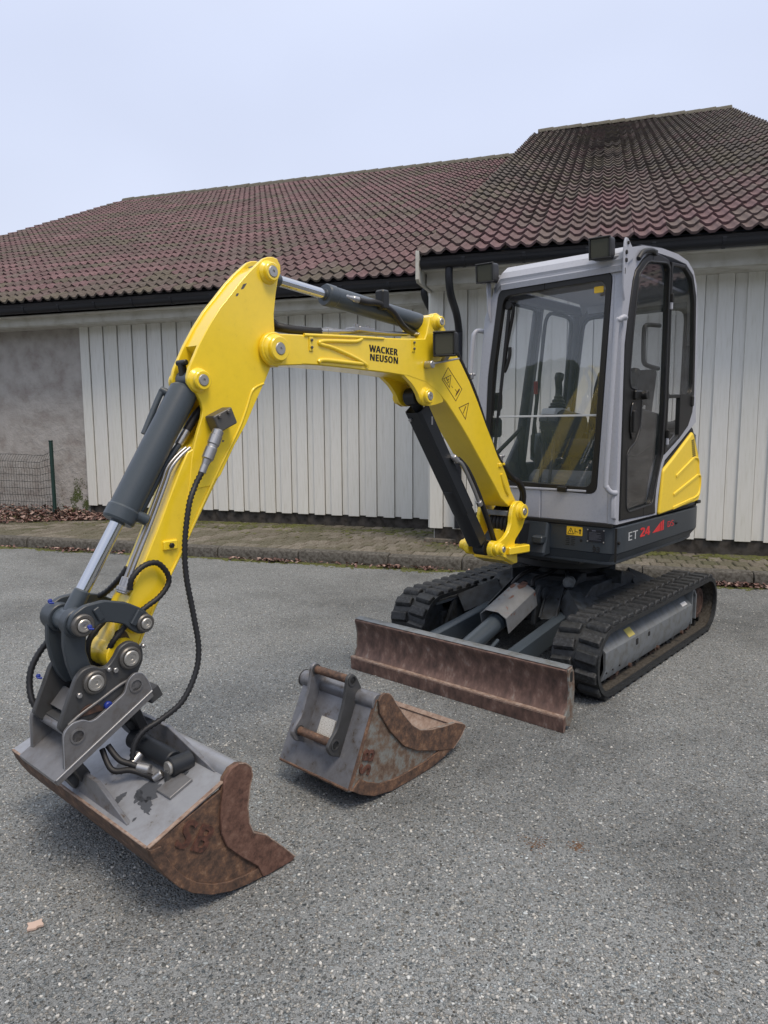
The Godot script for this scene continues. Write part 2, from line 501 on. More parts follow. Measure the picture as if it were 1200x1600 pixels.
const TILE_TONES := [[0.150, 0.098, 0.104], [0.130, 0.095, 0.094], [0.165, 0.101, 0.112], [0.118, 0.098, 0.088], [0.188, 0.114, 0.126], [0.122, 0.106, 0.086], [0.100, 0.086, 0.080], [0.148, 0.115, 0.112]]
const PAVER_TONES := [[0.19, 0.178, 0.155], [0.165, 0.152, 0.130], [0.215, 0.20, 0.178], [0.145, 0.138, 0.108], [0.125, 0.121, 0.090], [0.100, 0.103, 0.062]]


# asphalt: thousands of small stones scattered in dark binder; returns [colour, height]
func asphalt_maps() -> Array:
	var s := 2048
	var r := RandomNumberGenerator.new()
	r.seed = 5
	var rgb := PackedByteArray()
	rgb.resize(s * s * 3)
	var hgt := PackedByteArray()
	hgt.resize(s * s)
	var row := PackedByteArray()
	row.resize(s * 3)
	for y in s:
		for x in s:
			var b := 84 + (r.randi() & 63)
			row[x * 3] = b + 1; row[x * 3 + 1] = b + 4; row[x * 3 + 2] = b + 6
		for k in s * 3:
			rgb[y * s * 3 + k] = row[k]
	for i in 165000:
		var cx := r.randi() % s
		var cy := r.randi() % s
		var q := r.randf()
		var rad := 1.1 + 2.0 * q * q + (1.5 if r.randf() < 0.035 else 0.0)
		var t := 92.0 + 62.0 * r.randf()
		if r.randf() < 0.17:
			t = 138.0 + 50.0 * r.randf()
		if r.randf() < 0.12:
			t = 52.0 + 30.0 * r.randf()
		var warm := r.randf_range(-5.0, 6.0)
		var a := r.randf() * PI
		var ca := cos(a); var sa := sin(a)
		var el := r.randf_range(1.0, 1.7)
		var sq := r.randf_range(0.0, 0.5)
		var k := int(ceil(rad * el)) + 1
		for dy in range(-k, k + 1):
			for dx in range(-k, k + 1):
				var u := (dx * ca + dy * sa) / el
				var w := -dx * sa + dy * ca
				var d := maxf(absf(u), absf(w)) * sq + sqrt(u * u + w * w) * (1.0 - sq)
				if d < rad:
					var px := (cx + dx + s) % s
					var py := (cy + dy + s) % s
					var at := (py * s + px) * 3
					var e := t * (1.0 if d < rad - 1.0 else 0.82)
					rgb[at] = int(e + 2.0 + warm)
					rgb[at + 1] = int(e + 5.0)
					rgb[at + 2] = int(e + 6.0 - warm)
					hgt[py * s + px] = int(120 + 100.0 * (1.0 - d / rad * 0.6))
	return [ImageTexture.create_from_image(Image.create_from_data(s, s, false, Image.FORMAT_RGB8, rgb)), ImageTexture.create_from_image(Image.create_from_data(s, s, false, Image.FORMAT_L8, hgt))]


func overcast_sky() -> Sky:
	var f := FastNoiseLite.new()
	f.seed = 9
	f.frequency = 1.1
	f.fractal_octaves = 4
	var w := 512
	var h := 256
	var im := Image.create(w, h, false, Image.FORMAT_RGBF)
	for y in h:
		var el := PI * (0.5 - (y + 0.5) / h)
		for x in w:
			var az := TAU * (x + 0.5) / w
			var d := Vector3(cos(el) * sin(az), sin(el), -cos(el) * cos(az))
			# an overcast sky: bluish white low down, steadily brighter and whiter towards the zenith
			var c := Color(0.510, 0.555, 0.655).lerp(Color(0.460, 0.508, 0.645), smoothstep(0.0, 0.45, clampf(d.y, 0.0, 1.0)))
			c = c.lerp(Color(0.82, 0.835, 0.85), smoothstep(0.42, 1.0, clampf(d.y, 0.0, 1.0)))
			c *= 1.0 + 0.10 * f.get_noise_3d(d.x * 1.2, d.y * 2.4, d.z * 1.2)
			if d.y < 0.0:
				c = Color(0.20, 0.205, 0.21)
			im.set_pixel(x, y, Color(c.r, c.g, c.b))
	var pm := PanoramaSkyMaterial.new()
	pm.panorama = ImageTexture.create_from_image(im)
	pm.energy_multiplier = 1.0
	var sky := Sky.new()
	sky.sky_material = pm
	return sky


func _ready() -> void:
	rng.seed = 11
	# ---- camera, sky, sun, exposure
	var cam := Camera3D.new()
	cam.name = "camera"
	add_child(cam)
	cam.position = Vector3(0, 1.443, 0)
	cam.rotation = Vector3(-0.119, 0, -0.006)
	cam.fov = 72.1
	cam.near = 0.05
	cam.far = 900.0
	cam.current = true
	var env := Environment.new()
	env.background_mode = Environment.BG_SKY
	env.sky = overcast_sky()
	env.tonemap_mode = Environment.TONE_MAPPER_LINEAR
	env.tonemap_exposure = 1.46
	env.sdfgi_enabled = true
	env.ssao_enabled = true
	env.ssil_enabled = true
	var we := WorldEnvironment.new()
	we.name = "world_environment"
	we.environment = env
	add_child(we)
	var sun := DirectionalLight3D.new()
	sun.name = "sun"
	add_child(sun)
	sun.light_energy = 0.5
	sun.light_color = Color(1.0, 0.93, 0.84)
	sun.light_angular_distance = 20.0
	sun.shadow_enabled = true
	sun.rotation_degrees = Vector3(-62, 28, 0)

	make_materials()
	build_ground()
	build_pavement()
	build_long_building()
	build_bay_building()
	build_hillside()
	build_fence()
	build_excavator()
	build_loose_bucket()
	build_litter()


# ------------------------------------------------------------------ ground
func W(t: float, y: float, n: float) -> Vector3:
	return Basis(Vector3.UP, WALL_TURN) * Vector3(t, y, n)


func build_ground() -> void:
	var maps := asphalt_maps()
	var m := StandardMaterial3D.new()
	m.albedo_texture = maps[0]
	m.albedo_color = Color(1.085, 1.085, 1.08)
	m.roughness = 0.92
	relief(m, maps[1], 0.45)
	m.uv1_scale = Vector3(1.0 / 2.6, 1.0 / 2.6, 1)
	m.uv2_scale = Vector3(1.0 / 14.0, 1.0 / 14.0, 1)
	m.detail_enabled = true
	m.detail_blend_mode = BaseMaterial3D.BLEND_MODE_MUL
	m.detail_uv_layer = BaseMaterial3D.DETAIL_UV_2
	m.detail_albedo = grain(91, 0.006, [[0.0, Color(0.72, 0.72, 0.72)], [0.30, Color(0.88, 0.88, 0.88)], [0.5, Color(0.95, 0.95, 0.95)], [0.72, Color(1, 1, 1)], [1.0, Color.WHITE]], 1024, false, 8, 0.72)
	var st := SurfaceTool.new()
	st.begin(Mesh.PRIMITIVE_TRIANGLES)
	var e := 320.0
	for q in [[-e, -e], [e, -e], [e, e], [-e, -e], [e, e], [-e, e]]:
		st.set_normal(Vector3.UP)
		st.set_uv(Vector2(q[0], q[1]))
		st.set_uv2(Vector2(q[0], q[1]))
		st.set_tangent(Plane(1, 0, 0, 1))
		st.add_vertex(Vector3(q[0], 0, q[1]))
	var o := obj("asphalt_yard", st.commit(), m)
	tag(o, "", "", "", "structure")


func build_pavement() -> void:
	var root := Node3D.new()
	root.name = "pavement"
	add_child(root)
	root.rotation.y = WALL_TURN
	root.set_meta("kind", "structure")
	obj("bedding", MB.new().slab(Vector3(-3.0, 0.055, -8.06), Vector3(16.5, 0.11, 2.02)), M.joint, root)
	# kerb stones
	var x := -11.2
	var k := 0
	var lens := [0.98, 1.02, 0.78, 0.92, 0.8, 0.95, 0.7, 1.0]
	while x < 5.2:
		var l: float = lens[k % lens.size()]
		k += 1
		var b := MB.new()
		var dz := rng.randf_range(-0.008, 0.008)
		var dy := rng.randf_range(-0.006, 0.006)
		var ks := PackedVector2Array([Vector2(-0.06, -0.05), Vector2(0.06, -0.05), Vector2(0.062, 0.085), Vector2(0.050, 0.112), Vector2(0.025, 0.124), Vector2(-0.06, 0.126)])
		b.xf = Transform3D(Basis(Vector3(0, 0, 1), Vector3(0, 1, 0), Vector3(-1, 0, 0)), Vector3(x + l - 0.004, dy, -6.995 + dz))
		b.prism(ks, 0.004, l - 0.004, 0.008)
		obj("kerb_stone", b, M.kerb, root)
		x += l
	# paving stones
	var meshes := []
	for v in 3:
		var b := MB.new()
		b.box(Vector3(0, 0, 0), Vector3(0.128 + 0.003 * v, 0.05, 0.198 - 0.002 * v), 0.008)
		meshes.append(b.mesh())
	var f := FastNoiseLite.new()
	f.seed = 4
	f.frequency = 0.9
	var all := []
	var row := 0
	var z := -7.165
	while z > -8.93:
		var t := -9.2 + 0.07 * (row % 2)
		while t < 4.4:
			if z > -7.80 or t < RX0 - 0.08:
				var wall := -8.93 if t < RX0 - 0.08 else -7.88
				var near := clampf(1.0 - (z - wall) / 0.75, 0.0, 1.0)
				var left := smoothstep(-1.6, -4.5, t)
				var mossy := f.get_noise_2d(t * 1.3, z * 2.0) + near * 0.42 + left * 0.16
				var tone := rng.randi() % 4
				if mossy > 0.62: tone = 5
				elif mossy > 0.34: tone = 4
				elif mossy > 0.15 and rng.randf() < 0.5: tone = 3
				var tr := Transform3D(Basis.from_euler(Vector3(rng.randf_range(-0.018, 0.018), rng.randf_range(-0.02, 0.02), rng.randf_range(-0.018, 0.018))), Vector3(t, 0.096 + rng.randf_range(-0.004, 0.004), z))
				all.append([W(t, 0.1, z).distance_to(Vector3(0.3, 1.4, 0)) + (5.0 if t > 2.3 else 0.0), tr, tone, rng.randi() % 3])
			t += 0.14
		z -= 0.21
		row += 1
	all.sort_custom(func(a, b): return a[0] < b[0])
	var rest := []
	var cols := []
	for i in all.size():
		if i < 290:
			var o := obj("paving_stone", meshes[all[i][3]], M.paver[all[i][2]], root)
			o.transform = all[i][1]
		else:
			rest.append(all[i][1])
			var c: Array = PAVER_TONES[all[i][2]]
			cols.append(Color(c[0], c[1], c[2]))
	many("paving_stones_far", meshes[0], M.paver_many, rest, cols, root)


# ------------------------------------------------------------------ buildings
const PITCH := 0.4363    # 25 degrees

func tile_mesh() -> ArrayMesh:
	var b := MB.new()
	var k := 12
	var w := 0.30
	var l := 0.40
	for i in k:
		var x0 := -w / 2 + w * i / k
		var x1 := -w / 2 + w * (i + 1) / k
		var q := func(x: float) -> float: return 0.021 * cos(TAU * x / 0.15) + 0.005 * cos(TAU * 2.0 * x / 0.15)
		var dq := func(x: float) -> Vector3: return Vector3(0.021 * TAU / 0.15 * sin(TAU * x / 0.15) + 0.005 * TAU * 2.0 / 0.15 * sin(TAU * 2.0 * x / 0.15), 1, 0.06).normalized()
		var y0: float = q.call(x0); var y1: float = q.call(x1)
		var n0: Vector3 = dq.call(x0); var n1: Vector3 = dq.call(x1)
		# z runs down the slope; the lower end lies higher, over the tile below
		b.quad(Vector3(x0, y0 + 0.002, -l), Vector3(x1, y1 + 0.002, -l), Vector3(x1, y1 + 0.036, 0), Vector3(x0, y0 + 0.036, 0), n0, n1, n1, n0)
		b.quad(Vector3(x0, y0 + 0.036, 0), Vector3(x1, y1 + 0.036, 0), Vector3(x1, y1 + 0.010, -0.006), Vector3(x0, y0 + 0.010, -0.006), Vector3(0, 0, 1), Vector3(0, 0, 1), Vector3(0, 0, 1), Vector3(0, 0, 1))
	return b.mesh()


func lay_tiles(roof: Node3D, t0: float, cols: int, ye: float, ne: float, rows: int, skip: Callable, tone_of: Callable) -> void:
	var mesh := tile_mesh()
	var bs := Basis(Vector3.RIGHT, PITCH)   # z tilts down towards the yard
	var all := []
	for r in rows:
		for c in cols:
			var t := t0 + 0.15 + 0.30 * c
			var s := 0.332 * r
			var p := Vector3(t, ye + s * sin(PITCH), ne - s * cos(PITCH))
			if skip.call(p):
				continue
			p += Vector3(rng.randf_range(-0.003, 0.003), rng.randf_range(-0.002, 0.002), rng.randf_range(-0.006, 0.006))
			var tr := Transform3D(Basis.from_euler(Vector3(rng.randf_range(-0.012, 0.012), rng.randf_range(-0.008, 0.008), rng.randf_range(-0.010, 0.010))) * bs, p)
			all.append([W(p.x, p.y, p.z).distance_to(Vector3(0, 1.44, 0)), tr, tone_of.call(r, c, p)])
	all.sort_custom(func(a, b): return a[0] < b[0])
	var rest := []
	var tint := []
	for i in all.size():
		if i < 295:
			var o := obj("roof_tile", mesh, M.tile[all[i][2]], roof)
			o.transform = all[i][1]
		else:
			rest.append(all[i][1])
			var c: Array = TILE_TONES[all[i][2]]
			var v := rng.randf_range(0.9, 1.1)
			tint.append(Color(c[0] * v, c[1] * v, c[2] * v))
	many("roof_tiles_far", mesh, M.tile_many, rest, tint, roof)


func ridge_tiles(roof: Node3D, t0: float, t1: float, y: float, n: float) -> void:
	var b := MB.new()
	b.xf = Transform3D(Basis(Vector3(0, 0, 1), Vector3(0, 1, 0), Vector3(-1, 0, 0)), Vector3.ZERO)
	b.prism(PackedVector2Array([Vector2(-0.13, -0.06), Vector2(-0.10, 0.0), Vector2(-0.05, 0.05), Vector2(0, 0.065), Vector2(0.05, 0.05), Vector2(0.10, 0.0), Vector2(0.13, -0.06)]), -0.40, 0.0, 0.006)
	var mesh := b.mesh()
	var t := t0
	while t < t1 - 0.05:
		var o := obj("ridge_tile", mesh, M.ridge, roof)
		o.position = Vector3(t, y + rng.randf_range(-0.006, 0.006), n)
		o.rotation.z = 0.045
		t += 0.36


func build_long_building() -> void:
	var at := Vector3(-7.0, 0, -8.98)
	var root := thing("long_building", "long low white boarded building with reddish tiled roof and plaster end wall", "building", W(at.x, 0, at.z), WALL_TURN)
	var o := -at
	var ne := -8.36      # eave edge of the tiles
	var ye := 3.245
	var rl := 12.45      # slope length
	var nr := ne - rl * cos(PITCH)
	var yr := ye + rl * sin(PITCH)
	# walls and gables in one solid under the roof
	var body := PackedVector2Array([Vector2(-8.98, -0.05), Vector2(-8.98, 3.02), Vector2(nr, yr - 0.22), Vector2(2 * nr + 8.98, 3.02), Vector2(2 * nr + 8.98, -0.05)])
	var side := Basis(Vector3(0, 0, 1), Vector3(0, 1, 0), Vector3(-1, 0, 0))   # outline x -> n, extruded along -t
	var b := MB.new()
	b.xf = Transform3D(side, Vector3.ZERO)
	b.prism(body, -12.0, 14.2, 0.0)
	obj("plaster_wall", b, M.plaster, root, o)
	# roof: deck sheets, tiles, ridge
	b = MB.new()
	b.xf = Transform3D(side, Vector3.ZERO)
	b.prism(PackedVector2Array([Vector2(ne - 0.03, ye - 0.075), Vector2(ne - 0.03, ye - 0.02), Vector2(nr, yr - 0.03), Vector2(2 * nr - ne, ye - 0.03), Vector2(2 * nr - ne, ye - 0.09), Vector2(nr, yr - 0.10)]), -12.0, 14.36, 0.0)
	var roof := obj("roof", b, M.deck, root, o)
	var f := FastNoiseLite.new()
	f.seed = 21
	f.frequency = 1.0
	var f2 := FastNoiseLite.new()
	f2.seed = 22
	lay_tiles(roof, -14.40, 87, ye, ne, int(rl / 0.332), func(p): return (p.x > RX0 + 0.1 and p.x < RX1 - 0.1) or p.x > 9.0, func(r, c, p):
		var band := f.get_noise_2d(r * 0.42, c * 0.035) + 0.5 * f.get_noise_2d(r * 0.9 + 50.0, c * 0.16)
		var j := rng.randf()
		if band > 0.16: return 4 if j < 0.45 else (2 if j < 0.85 else 0)
		if band < -0.22: return 5 if j < 0.35 else (3 if j < 0.75 else 1)
		return [0, 1, 0, 2, 2, 1, 0, 7][rng.randi() % 8])
	ridge_tiles(roof, -14.35, RX0 + 0.3, yr + 0.02, nr)
	ridge_tiles(roof, RX1 - 0.2, 8.9, yr + 0.02, nr)
	# verge board of the left gable
	b = MB.new()
	b.bar(Vector3(-14.36, ye - 0.09, ne), Vector3(-14.36, yr - 0.07, nr), Vector3(1, 0, 0), 0.03, 0.20)
	obj("verge_board", b, M.navy, root, o)
	# eave
	for span in [[-14.3, RX0 - 0.02], [RX1 + 0.02, 9.0]]:
		var c: float = (span[0] + span[1]) / 2
		var l: float = span[1] - span[0]
		obj("fascia", MB.new().box(Vector3(c, 3.20, -8.475), Vector3(l, 0.15, 0.025)), M.navy, root, o)
		var tr := MB.new()
		tr.box(Vector3(c, 3.018, -8.62), Vector3(l, 0.12, 0.022))
		obj("frieze_board", tr, M.trim, root, o)
		obj("soffit", MB.new().slab(Vector3(c, 3.072, -8.72), Vector3(l, 0.016, 0.49)), M.trim, root, o)
		obj("bottom_board", MB.new().slab(Vector3(c, 2.954, -8.80), Vector3(l, 0.016, 0.34)), M.trim, root, o)
		gutter(root, span[0], span[1], 3.165, -8.395, o)
	# boards: narrow ones set back, wide ones over the gaps
	obj("plinth", MB.new().box(Vector3(-4.6, 0.16, -8.968), Vector3(5.58, 0.32, 0.02)), M.plinth, root, o)
	boards(root, -7.39, RX0 + 0.02, 0.247, 0.30, 0.245, -8.955, o)
	obj("corner_post", MB.new().box(Vector3(-7.36, 0.19, -8.950), Vector3(0.05, 0.24, 0.03)), M.plinth, root, o)
	# a downpipe near the bay
	var d := MB.new()
	d.tube(smooth([Vector3(-2.02, 3.10, -8.42), Vector3(-2.02, 3.0, -8.43), Vector3(-1.98, 2.86, -8.62), Vector3(-1.93, 2.72, -8.84), Vector3(-1.93, 2.6, -8.87), Vector3(-1.93, 1.2, -8.87), Vector3(-1.93, 0.2, -8.87)], 5), 0.040, 14)
	obj("downpipe", d, M.gutter, root, o)


func gutter(root: Node3D, t0: float, t1: float, y: float, n: float, o: Vector3) -> void:
	var pts := PackedVector2Array()
	for i in 13:
		var t := PI + PI * i / 12
		pts.append(Vector2(cos(t) * 0.062, sin(t) * 0.072))
	pts.append(Vector2(0.066, 0.006)); pts.append(Vector2(0.052, 0.006))
	for i in 11:
		var t := TAU - PI * (i + 0.5) / 11
		pts.append(Vector2(cos(t) * 0.054, sin(t) * 0.064))
	pts.append(Vector2(-0.062, 0.004))
	var b := MB.new()
	b.xf = Transform3D(Basis(Vector3(0, 0, 1), Vector3(0, 1, 0), Vector3(-1, 0, 0)), Vector3(t1, y, n))
	b.prism(pts, 0.0, t1 - t0, 0.0)
	var g := obj("gutter", b, M.gutter, root, o)
	var t := t0 + 0.45
	while t < t1:
		var c := MB.new()
		for i in 9:
			var a := PI + PI * i / 9
			var a2 := PI + PI * (i + 1) / 9
			c.bar(Vector3(t, y + sin(a) * 0.076, n + cos(a) * 0.066), Vector3(t, y + sin(a2) * 0.076, n + cos(a2) * 0.066), Vector3.RIGHT, 0.03, 0.006, 0.0)
		c.slab(Vector3(t, y + 0.008, n + 0.066), Vector3(0.03, 0.012, 0.012))
		obj("gutter_bracket", c, M.gutter, g)
		t += 0.60


func boards(root: Node3D, t0: float, t1: float, pitch: float, y0: float, y1: float, n: float, o: Vector3) -> void:
	# boards hang from 2.96 m; their lower ends follow the ground from y0 to y1
	var t := t0
	while t < t1 - 0.02:
		var yb := lerpf(y0, y1, (t - t0) / (t1 - t0))
		var top := 2.965
		var w1: float = min(0.152, t1 - t)
		var h := top - yb + rng.randf_range(-0.003, 0.003)
		obj("wall_board", MB.new().box(Vector3(t + w1 / 2, top - h / 2, n + 0.033), Vector3(w1 - 0.002, h, 0.022), 0.002), M.boards[rng.randi() % 4], root, o)
		if t + w1 < t1 - 0.02:
			var u0 := t + w1 + 0.005
			var u1: float = min(t + pitch + 0.02, t1)
			var h2 := top - yb - 0.012
			obj("wall_board", MB.new().box(Vector3((u0 + u1) / 2, top - h2 / 2, n + 0.011), Vector3(u1 - u0, h2, 0.020), 0.002), M.board_under, root, o)
		t += pitch


func build_bay_building() -> void:
	var at := Vector3(0.6, 0, -7.9)
	var root := thing("projecting_bay", "taller white boarded bay projecting beside the long wing, dark mossy tiled roof", "building", W(at.x, 0, at.z), WALL_TURN)
	var o := -at
	var ne := -7.27
	var ye := 3.20
	var rl := 14.38
	var nr := ne - rl * cos(PITCH)
	var yr := ye + rl * sin(PITCH)
	var side := Basis(Vector3(0, 0, 1), Vector3(0, 1, 0), Vector3(-1, 0, 0))
	var b := MB.new()
	b.xf = Transform3D(side, Vector3.ZERO)
	b.prism(PackedVector2Array([Vector2(-7.905, 0.12), Vector2(-7.905, 2.99), Vector2(nr, yr - 0.22), Vector2(2 * nr + 7.905, 2.99), Vector2(2 * nr + 7.905, 0.12)]), -RX1 + 0.06, -RX0 - 0.02, 0.0)
	obj("wall", b, M.board_under, root, o)
	b = MB.new()
	b.xf = Transform3D(side, Vector3.ZERO)
	b.prism(PackedVector2Array([Vector2(ne - 0.03, ye - 0.075), Vector2(ne - 0.03, ye - 0.02), Vector2(nr, yr - 0.03), Vector2(2 * nr - ne, ye - 0.03), Vector2(2 * nr - ne, ye - 0.09), Vector2(nr, yr - 0.10)]), -RX1 - 0.02, -RX0 + 0.02, 0.0)
	var roof := obj("roof", b, M.deck, root, o)
	var f := FastNoiseLite.new()
	f.seed = 31
	lay_tiles(roof, RX0 - 0.02, 16, ye, ne, int(rl / 0.332), func(p): return p.x > RX1, func(r, c, p):
		var dark := smoothstep(2.0, 14.0, float(r)) + 0.6 * f.get_noise_2d(c * 6.0, r * 3.0)
		var j := rng.randf()
		if dark < 0.35: return [0, 7, 2, 0, 1][rng.randi() % 5]
		if dark < 0.75: return [1, 7, 3, 1, 5][rng.randi() % 5]
		return [3, 6, 1, 6, 5][rng.randi() % 5])
	ridge_tiles(roof, RX0 + 0.06, RX1 - 0.12, yr + 0.02, nr)
	for s in [RX0 - 0.035, RX1 + 0.035]:
		b = MB.new()
		b.bar(Vector3(s, ye - 0.10 + 0.25, ne - 0.51), Vector3(s, yr - 0.10, nr), Vector3(1, 0, 0), 0.03, 0.16)
		obj("verge_board", b, M.navy, root, o)
	var t0 := RX0 + 0.0
	var c := (t0 + RX1) / 2
	var l := RX1 - t0
	obj("fascia", MB.new().box(Vector3(c, 3.155, -7.385), Vector3(l - 0.04, 0.15, 0.025)), M.navy, root, o)
	obj("frieze_board", MB.new().box(Vector3(c, 3.005, -7.525), Vector3(l - 0.04, 0.13, 0.022)), M.trim, root, o)
	obj("soffit", MB.new().slab(Vector3(c, 3.076, -7.64), Vector3(l, 0.014, 0.49)), M.trim, root, o)
	obj("bottom_board", MB.new().slab(Vector3(c, 2.945, -7.72), Vector3(l - 0.04, 0.014, 0.35)), M.trim, root, o)
	b = MB.new()
	b.xf = Transform3D(side, Vector3(RX0 + 0.004, 0, 0))
	b.prism(P([-7.232, 3.235, -7.232, 2.955, -7.275, 2.925, -7.88, 2.925, -7.88, 3.42, -7.60, 3.36]), 0.0, 0.034, 0.002)
	obj("eave_end_board", b, M.trim, root, o)
	gutter(root, t0 + 0.01, RX1, 3.135, -7.305, o)
	obj("plinth", MB.new().box(Vector3(0.62, 0.2, -7.895), Vector3(4.78, 0.30, 0.02)), M.plinth, root, o)
	boards(root, -1.82, RX1 - 0.08, 0.2665, 0.295, 0.25, -7.895, o)
	# corner board on the left return of the bay
	obj("corner_board", MB.new().box(Vector3(-1.832, 1.625, -7.93), Vector3(0.022, 2.66, 0.10)), M.board, root, o)
	var d := MB.new()
	d.tube(smooth([Vector3(-1.50, 3.09, -7.33), Vector3(-1.50, 2.93, -7.34), Vector3(-1.495, 2.80, -7.42), Vector3(-1.485, 2.66, -7.66), Vector3(-1.48, 2.50, -7.78), Vector3(-1.48, 2.35, -7.79), Vector3(-1.48, 1.2, -7.79), Vector3(-1.48, 0.31, -7.79)], 6), 0.040, 16)
	var pipe := obj("downpipe", d, M.gutter, root, o)
	for y in [0.5, 1.85]:
		obj("pipe_socket", MB.new().cyl(Vector3(-1.48, y, -7.79), Vector3(-1.48, y + 0.05, -7.79), 0.048), M.gutter, pipe)
	obj("pipe_clip", MB.new().slab(Vector3(-1.48, 1.83, -7.83), Vector3(0.13, 0.012, 0.03)), M.gutter, pipe)


# ------------------------------------------------------------------ wooded hill behind the camera (seen in the windscreen)
func build_hillside() -> void:
	var f := FastNoiseLite.new()
	f.seed = 8
	f.frequency = 0.02
	var hgt := func(x: float, z: float) -> float:
		var r := Vector2(x, z).length()
		var k := smoothstep(55.0, 150.0, r) * (24.0 + 9.0 * f.get_noise_2d(x, z))
		var away := smoothstep(-0.25, 0.25, z / r)
		return k * away - 0.3
	var b := MB.new()
	var ka := 48
	var kr := 10
	for i in ka:
		for j in kr:
			var q := []
			for e in [[0, 0], [1, 0], [1, 1], [0, 1]]:
				var a: float = -0.35 + (PI + 0.7) * (i + e[0]) / ka
				var r: float = 50.0 + 16.0 * (j + e[1])
				var x := cos(a) * r
				var z := sin(a) * r
				q.append(Vector3(x, hgt.call(x, z), z))
			b.face(q[0], q[1], q[2], q[3], Vector3.UP)
	tag(obj("hill", b, M.hill), "", "", "", "structure")
	var s := SphereMesh.new()
	s.radial_segments = 7
	s.rings = 4
	s.radius = 1.0
	s.height = 2.2
	var xs := []
	var cols := []
	for i in 1500:
		var a := rng.randf_range(-0.25, PI + 0.25)
		var r := rng.randf_range(75.0, 165.0)
		var x := cos(a) * r
		var z := sin(a) * r
		var y: float = hgt.call(x, z)
		if y < 0.8:
			continue
		var k := rng.randf_range(1.4, 2.9)
		xs.append(Transform3D(Basis.from_euler(Vector3(rng.randf(), rng.randf() * TAU, rng.randf())).scaled(Vector3(k, k * rng.randf_range(1.0, 1.6), k)), Vector3(x, y + k * 0.7, z)))
		var v := rng.randf_range(0.6, 1.2)
		cols.append(Color(0.060 * v, 0.072 * v, 0.040 * v))
	many("distant_wood", s, M.wood, xs, cols)


# ------------------------------------------------------------------ fence, leaves, litter
func build_fence() -> void:
	var at := Vector3(-7.88, 0.1, -8.74)
	var root := thing("wire_fence", "green wire mesh fence on a steel post against the plaster wall", "fence", W(at.x, at.y, at.z), WALL_TURN)
	var o := -at
	obj("post", MB.new().box(Vector3(-7.86, 0.68, -8.73), Vector3(0.045, 1.18, 0.045), 0.006), M.fence, root, o)
	obj("post_cap", MB.new().box(Vector3(-7.86, 1.277, -8.73), Vector3(0.052, 0.02, 0.052), 0.006), M.fence, root, o)
	# a bent profile: the top of the mesh leans in, a fold lower down
	var prof := [[1.03, 0.10], [0.985, 0.05], [0.93, 0.0], [0.86, -0.012], [0.80, 0.012], [0.74, 0.0], [0.60, 0.0], [0.45, 0.0], [0.36, 0.02], [0.30, 0.0], [0.12, 0.0]]
	var b := MB.new()
	var t := -9.9
	while t < -7.89:
		var sag := 0.05 * sin((t + 9.9) * 1.5) + 0.09 * smoothstep(-8.15, -7.88, t)
		var pts := PackedVector3Array()
		for p in prof:
			pts.append(Vector3(t, p[0] + sag * (p[0] - 0.1), -8.74 - p[1] * 0.8))
		b.tube(pts, 0.0032, 4)
		t += 0.05
	for y in [0.14, 0.24, 0.34, 0.44, 0.54, 0.64, 0.74, 0.84, 0.93, 1.03]:
		var pts := PackedVector3Array()
		var x := -9.9
		while x <= -7.87:
			var sag := 0.05 * sin((x + 9.9) * 1.5) + 0.09 * smoothstep(-8.15, -7.88, x)
			pts.append(Vector3(x, y + sag * (y - 0.1), -8.74 - (0.08 if y > 1.0 else 0.0)))
			x += 0.1
		b.tube(pts, 0.0034, 4)
	obj("wire_mesh", b, M.wire, root, o)


func leaf_mesh(wide: float) -> ArrayMesh:
	var b := MB.new()
	var l := 0.035
	var rim := [Vector3(-l, 0.004, 0), Vector3(-l * 0.4, 0.009, wide), Vector3(l * 0.4, 0.008, wide * 0.9), Vector3(l, 0.010, 0), Vector3(l * 0.4, 0.006, -wide), Vector3(-l * 0.4, 0.010, -wide)]
	for i in 6:
		b.tri(Vector3.ZERO, rim[i], rim[(i + 1) % 6], Vector3.UP, Vector3.UP, Vector3.UP)
	return b.mesh()


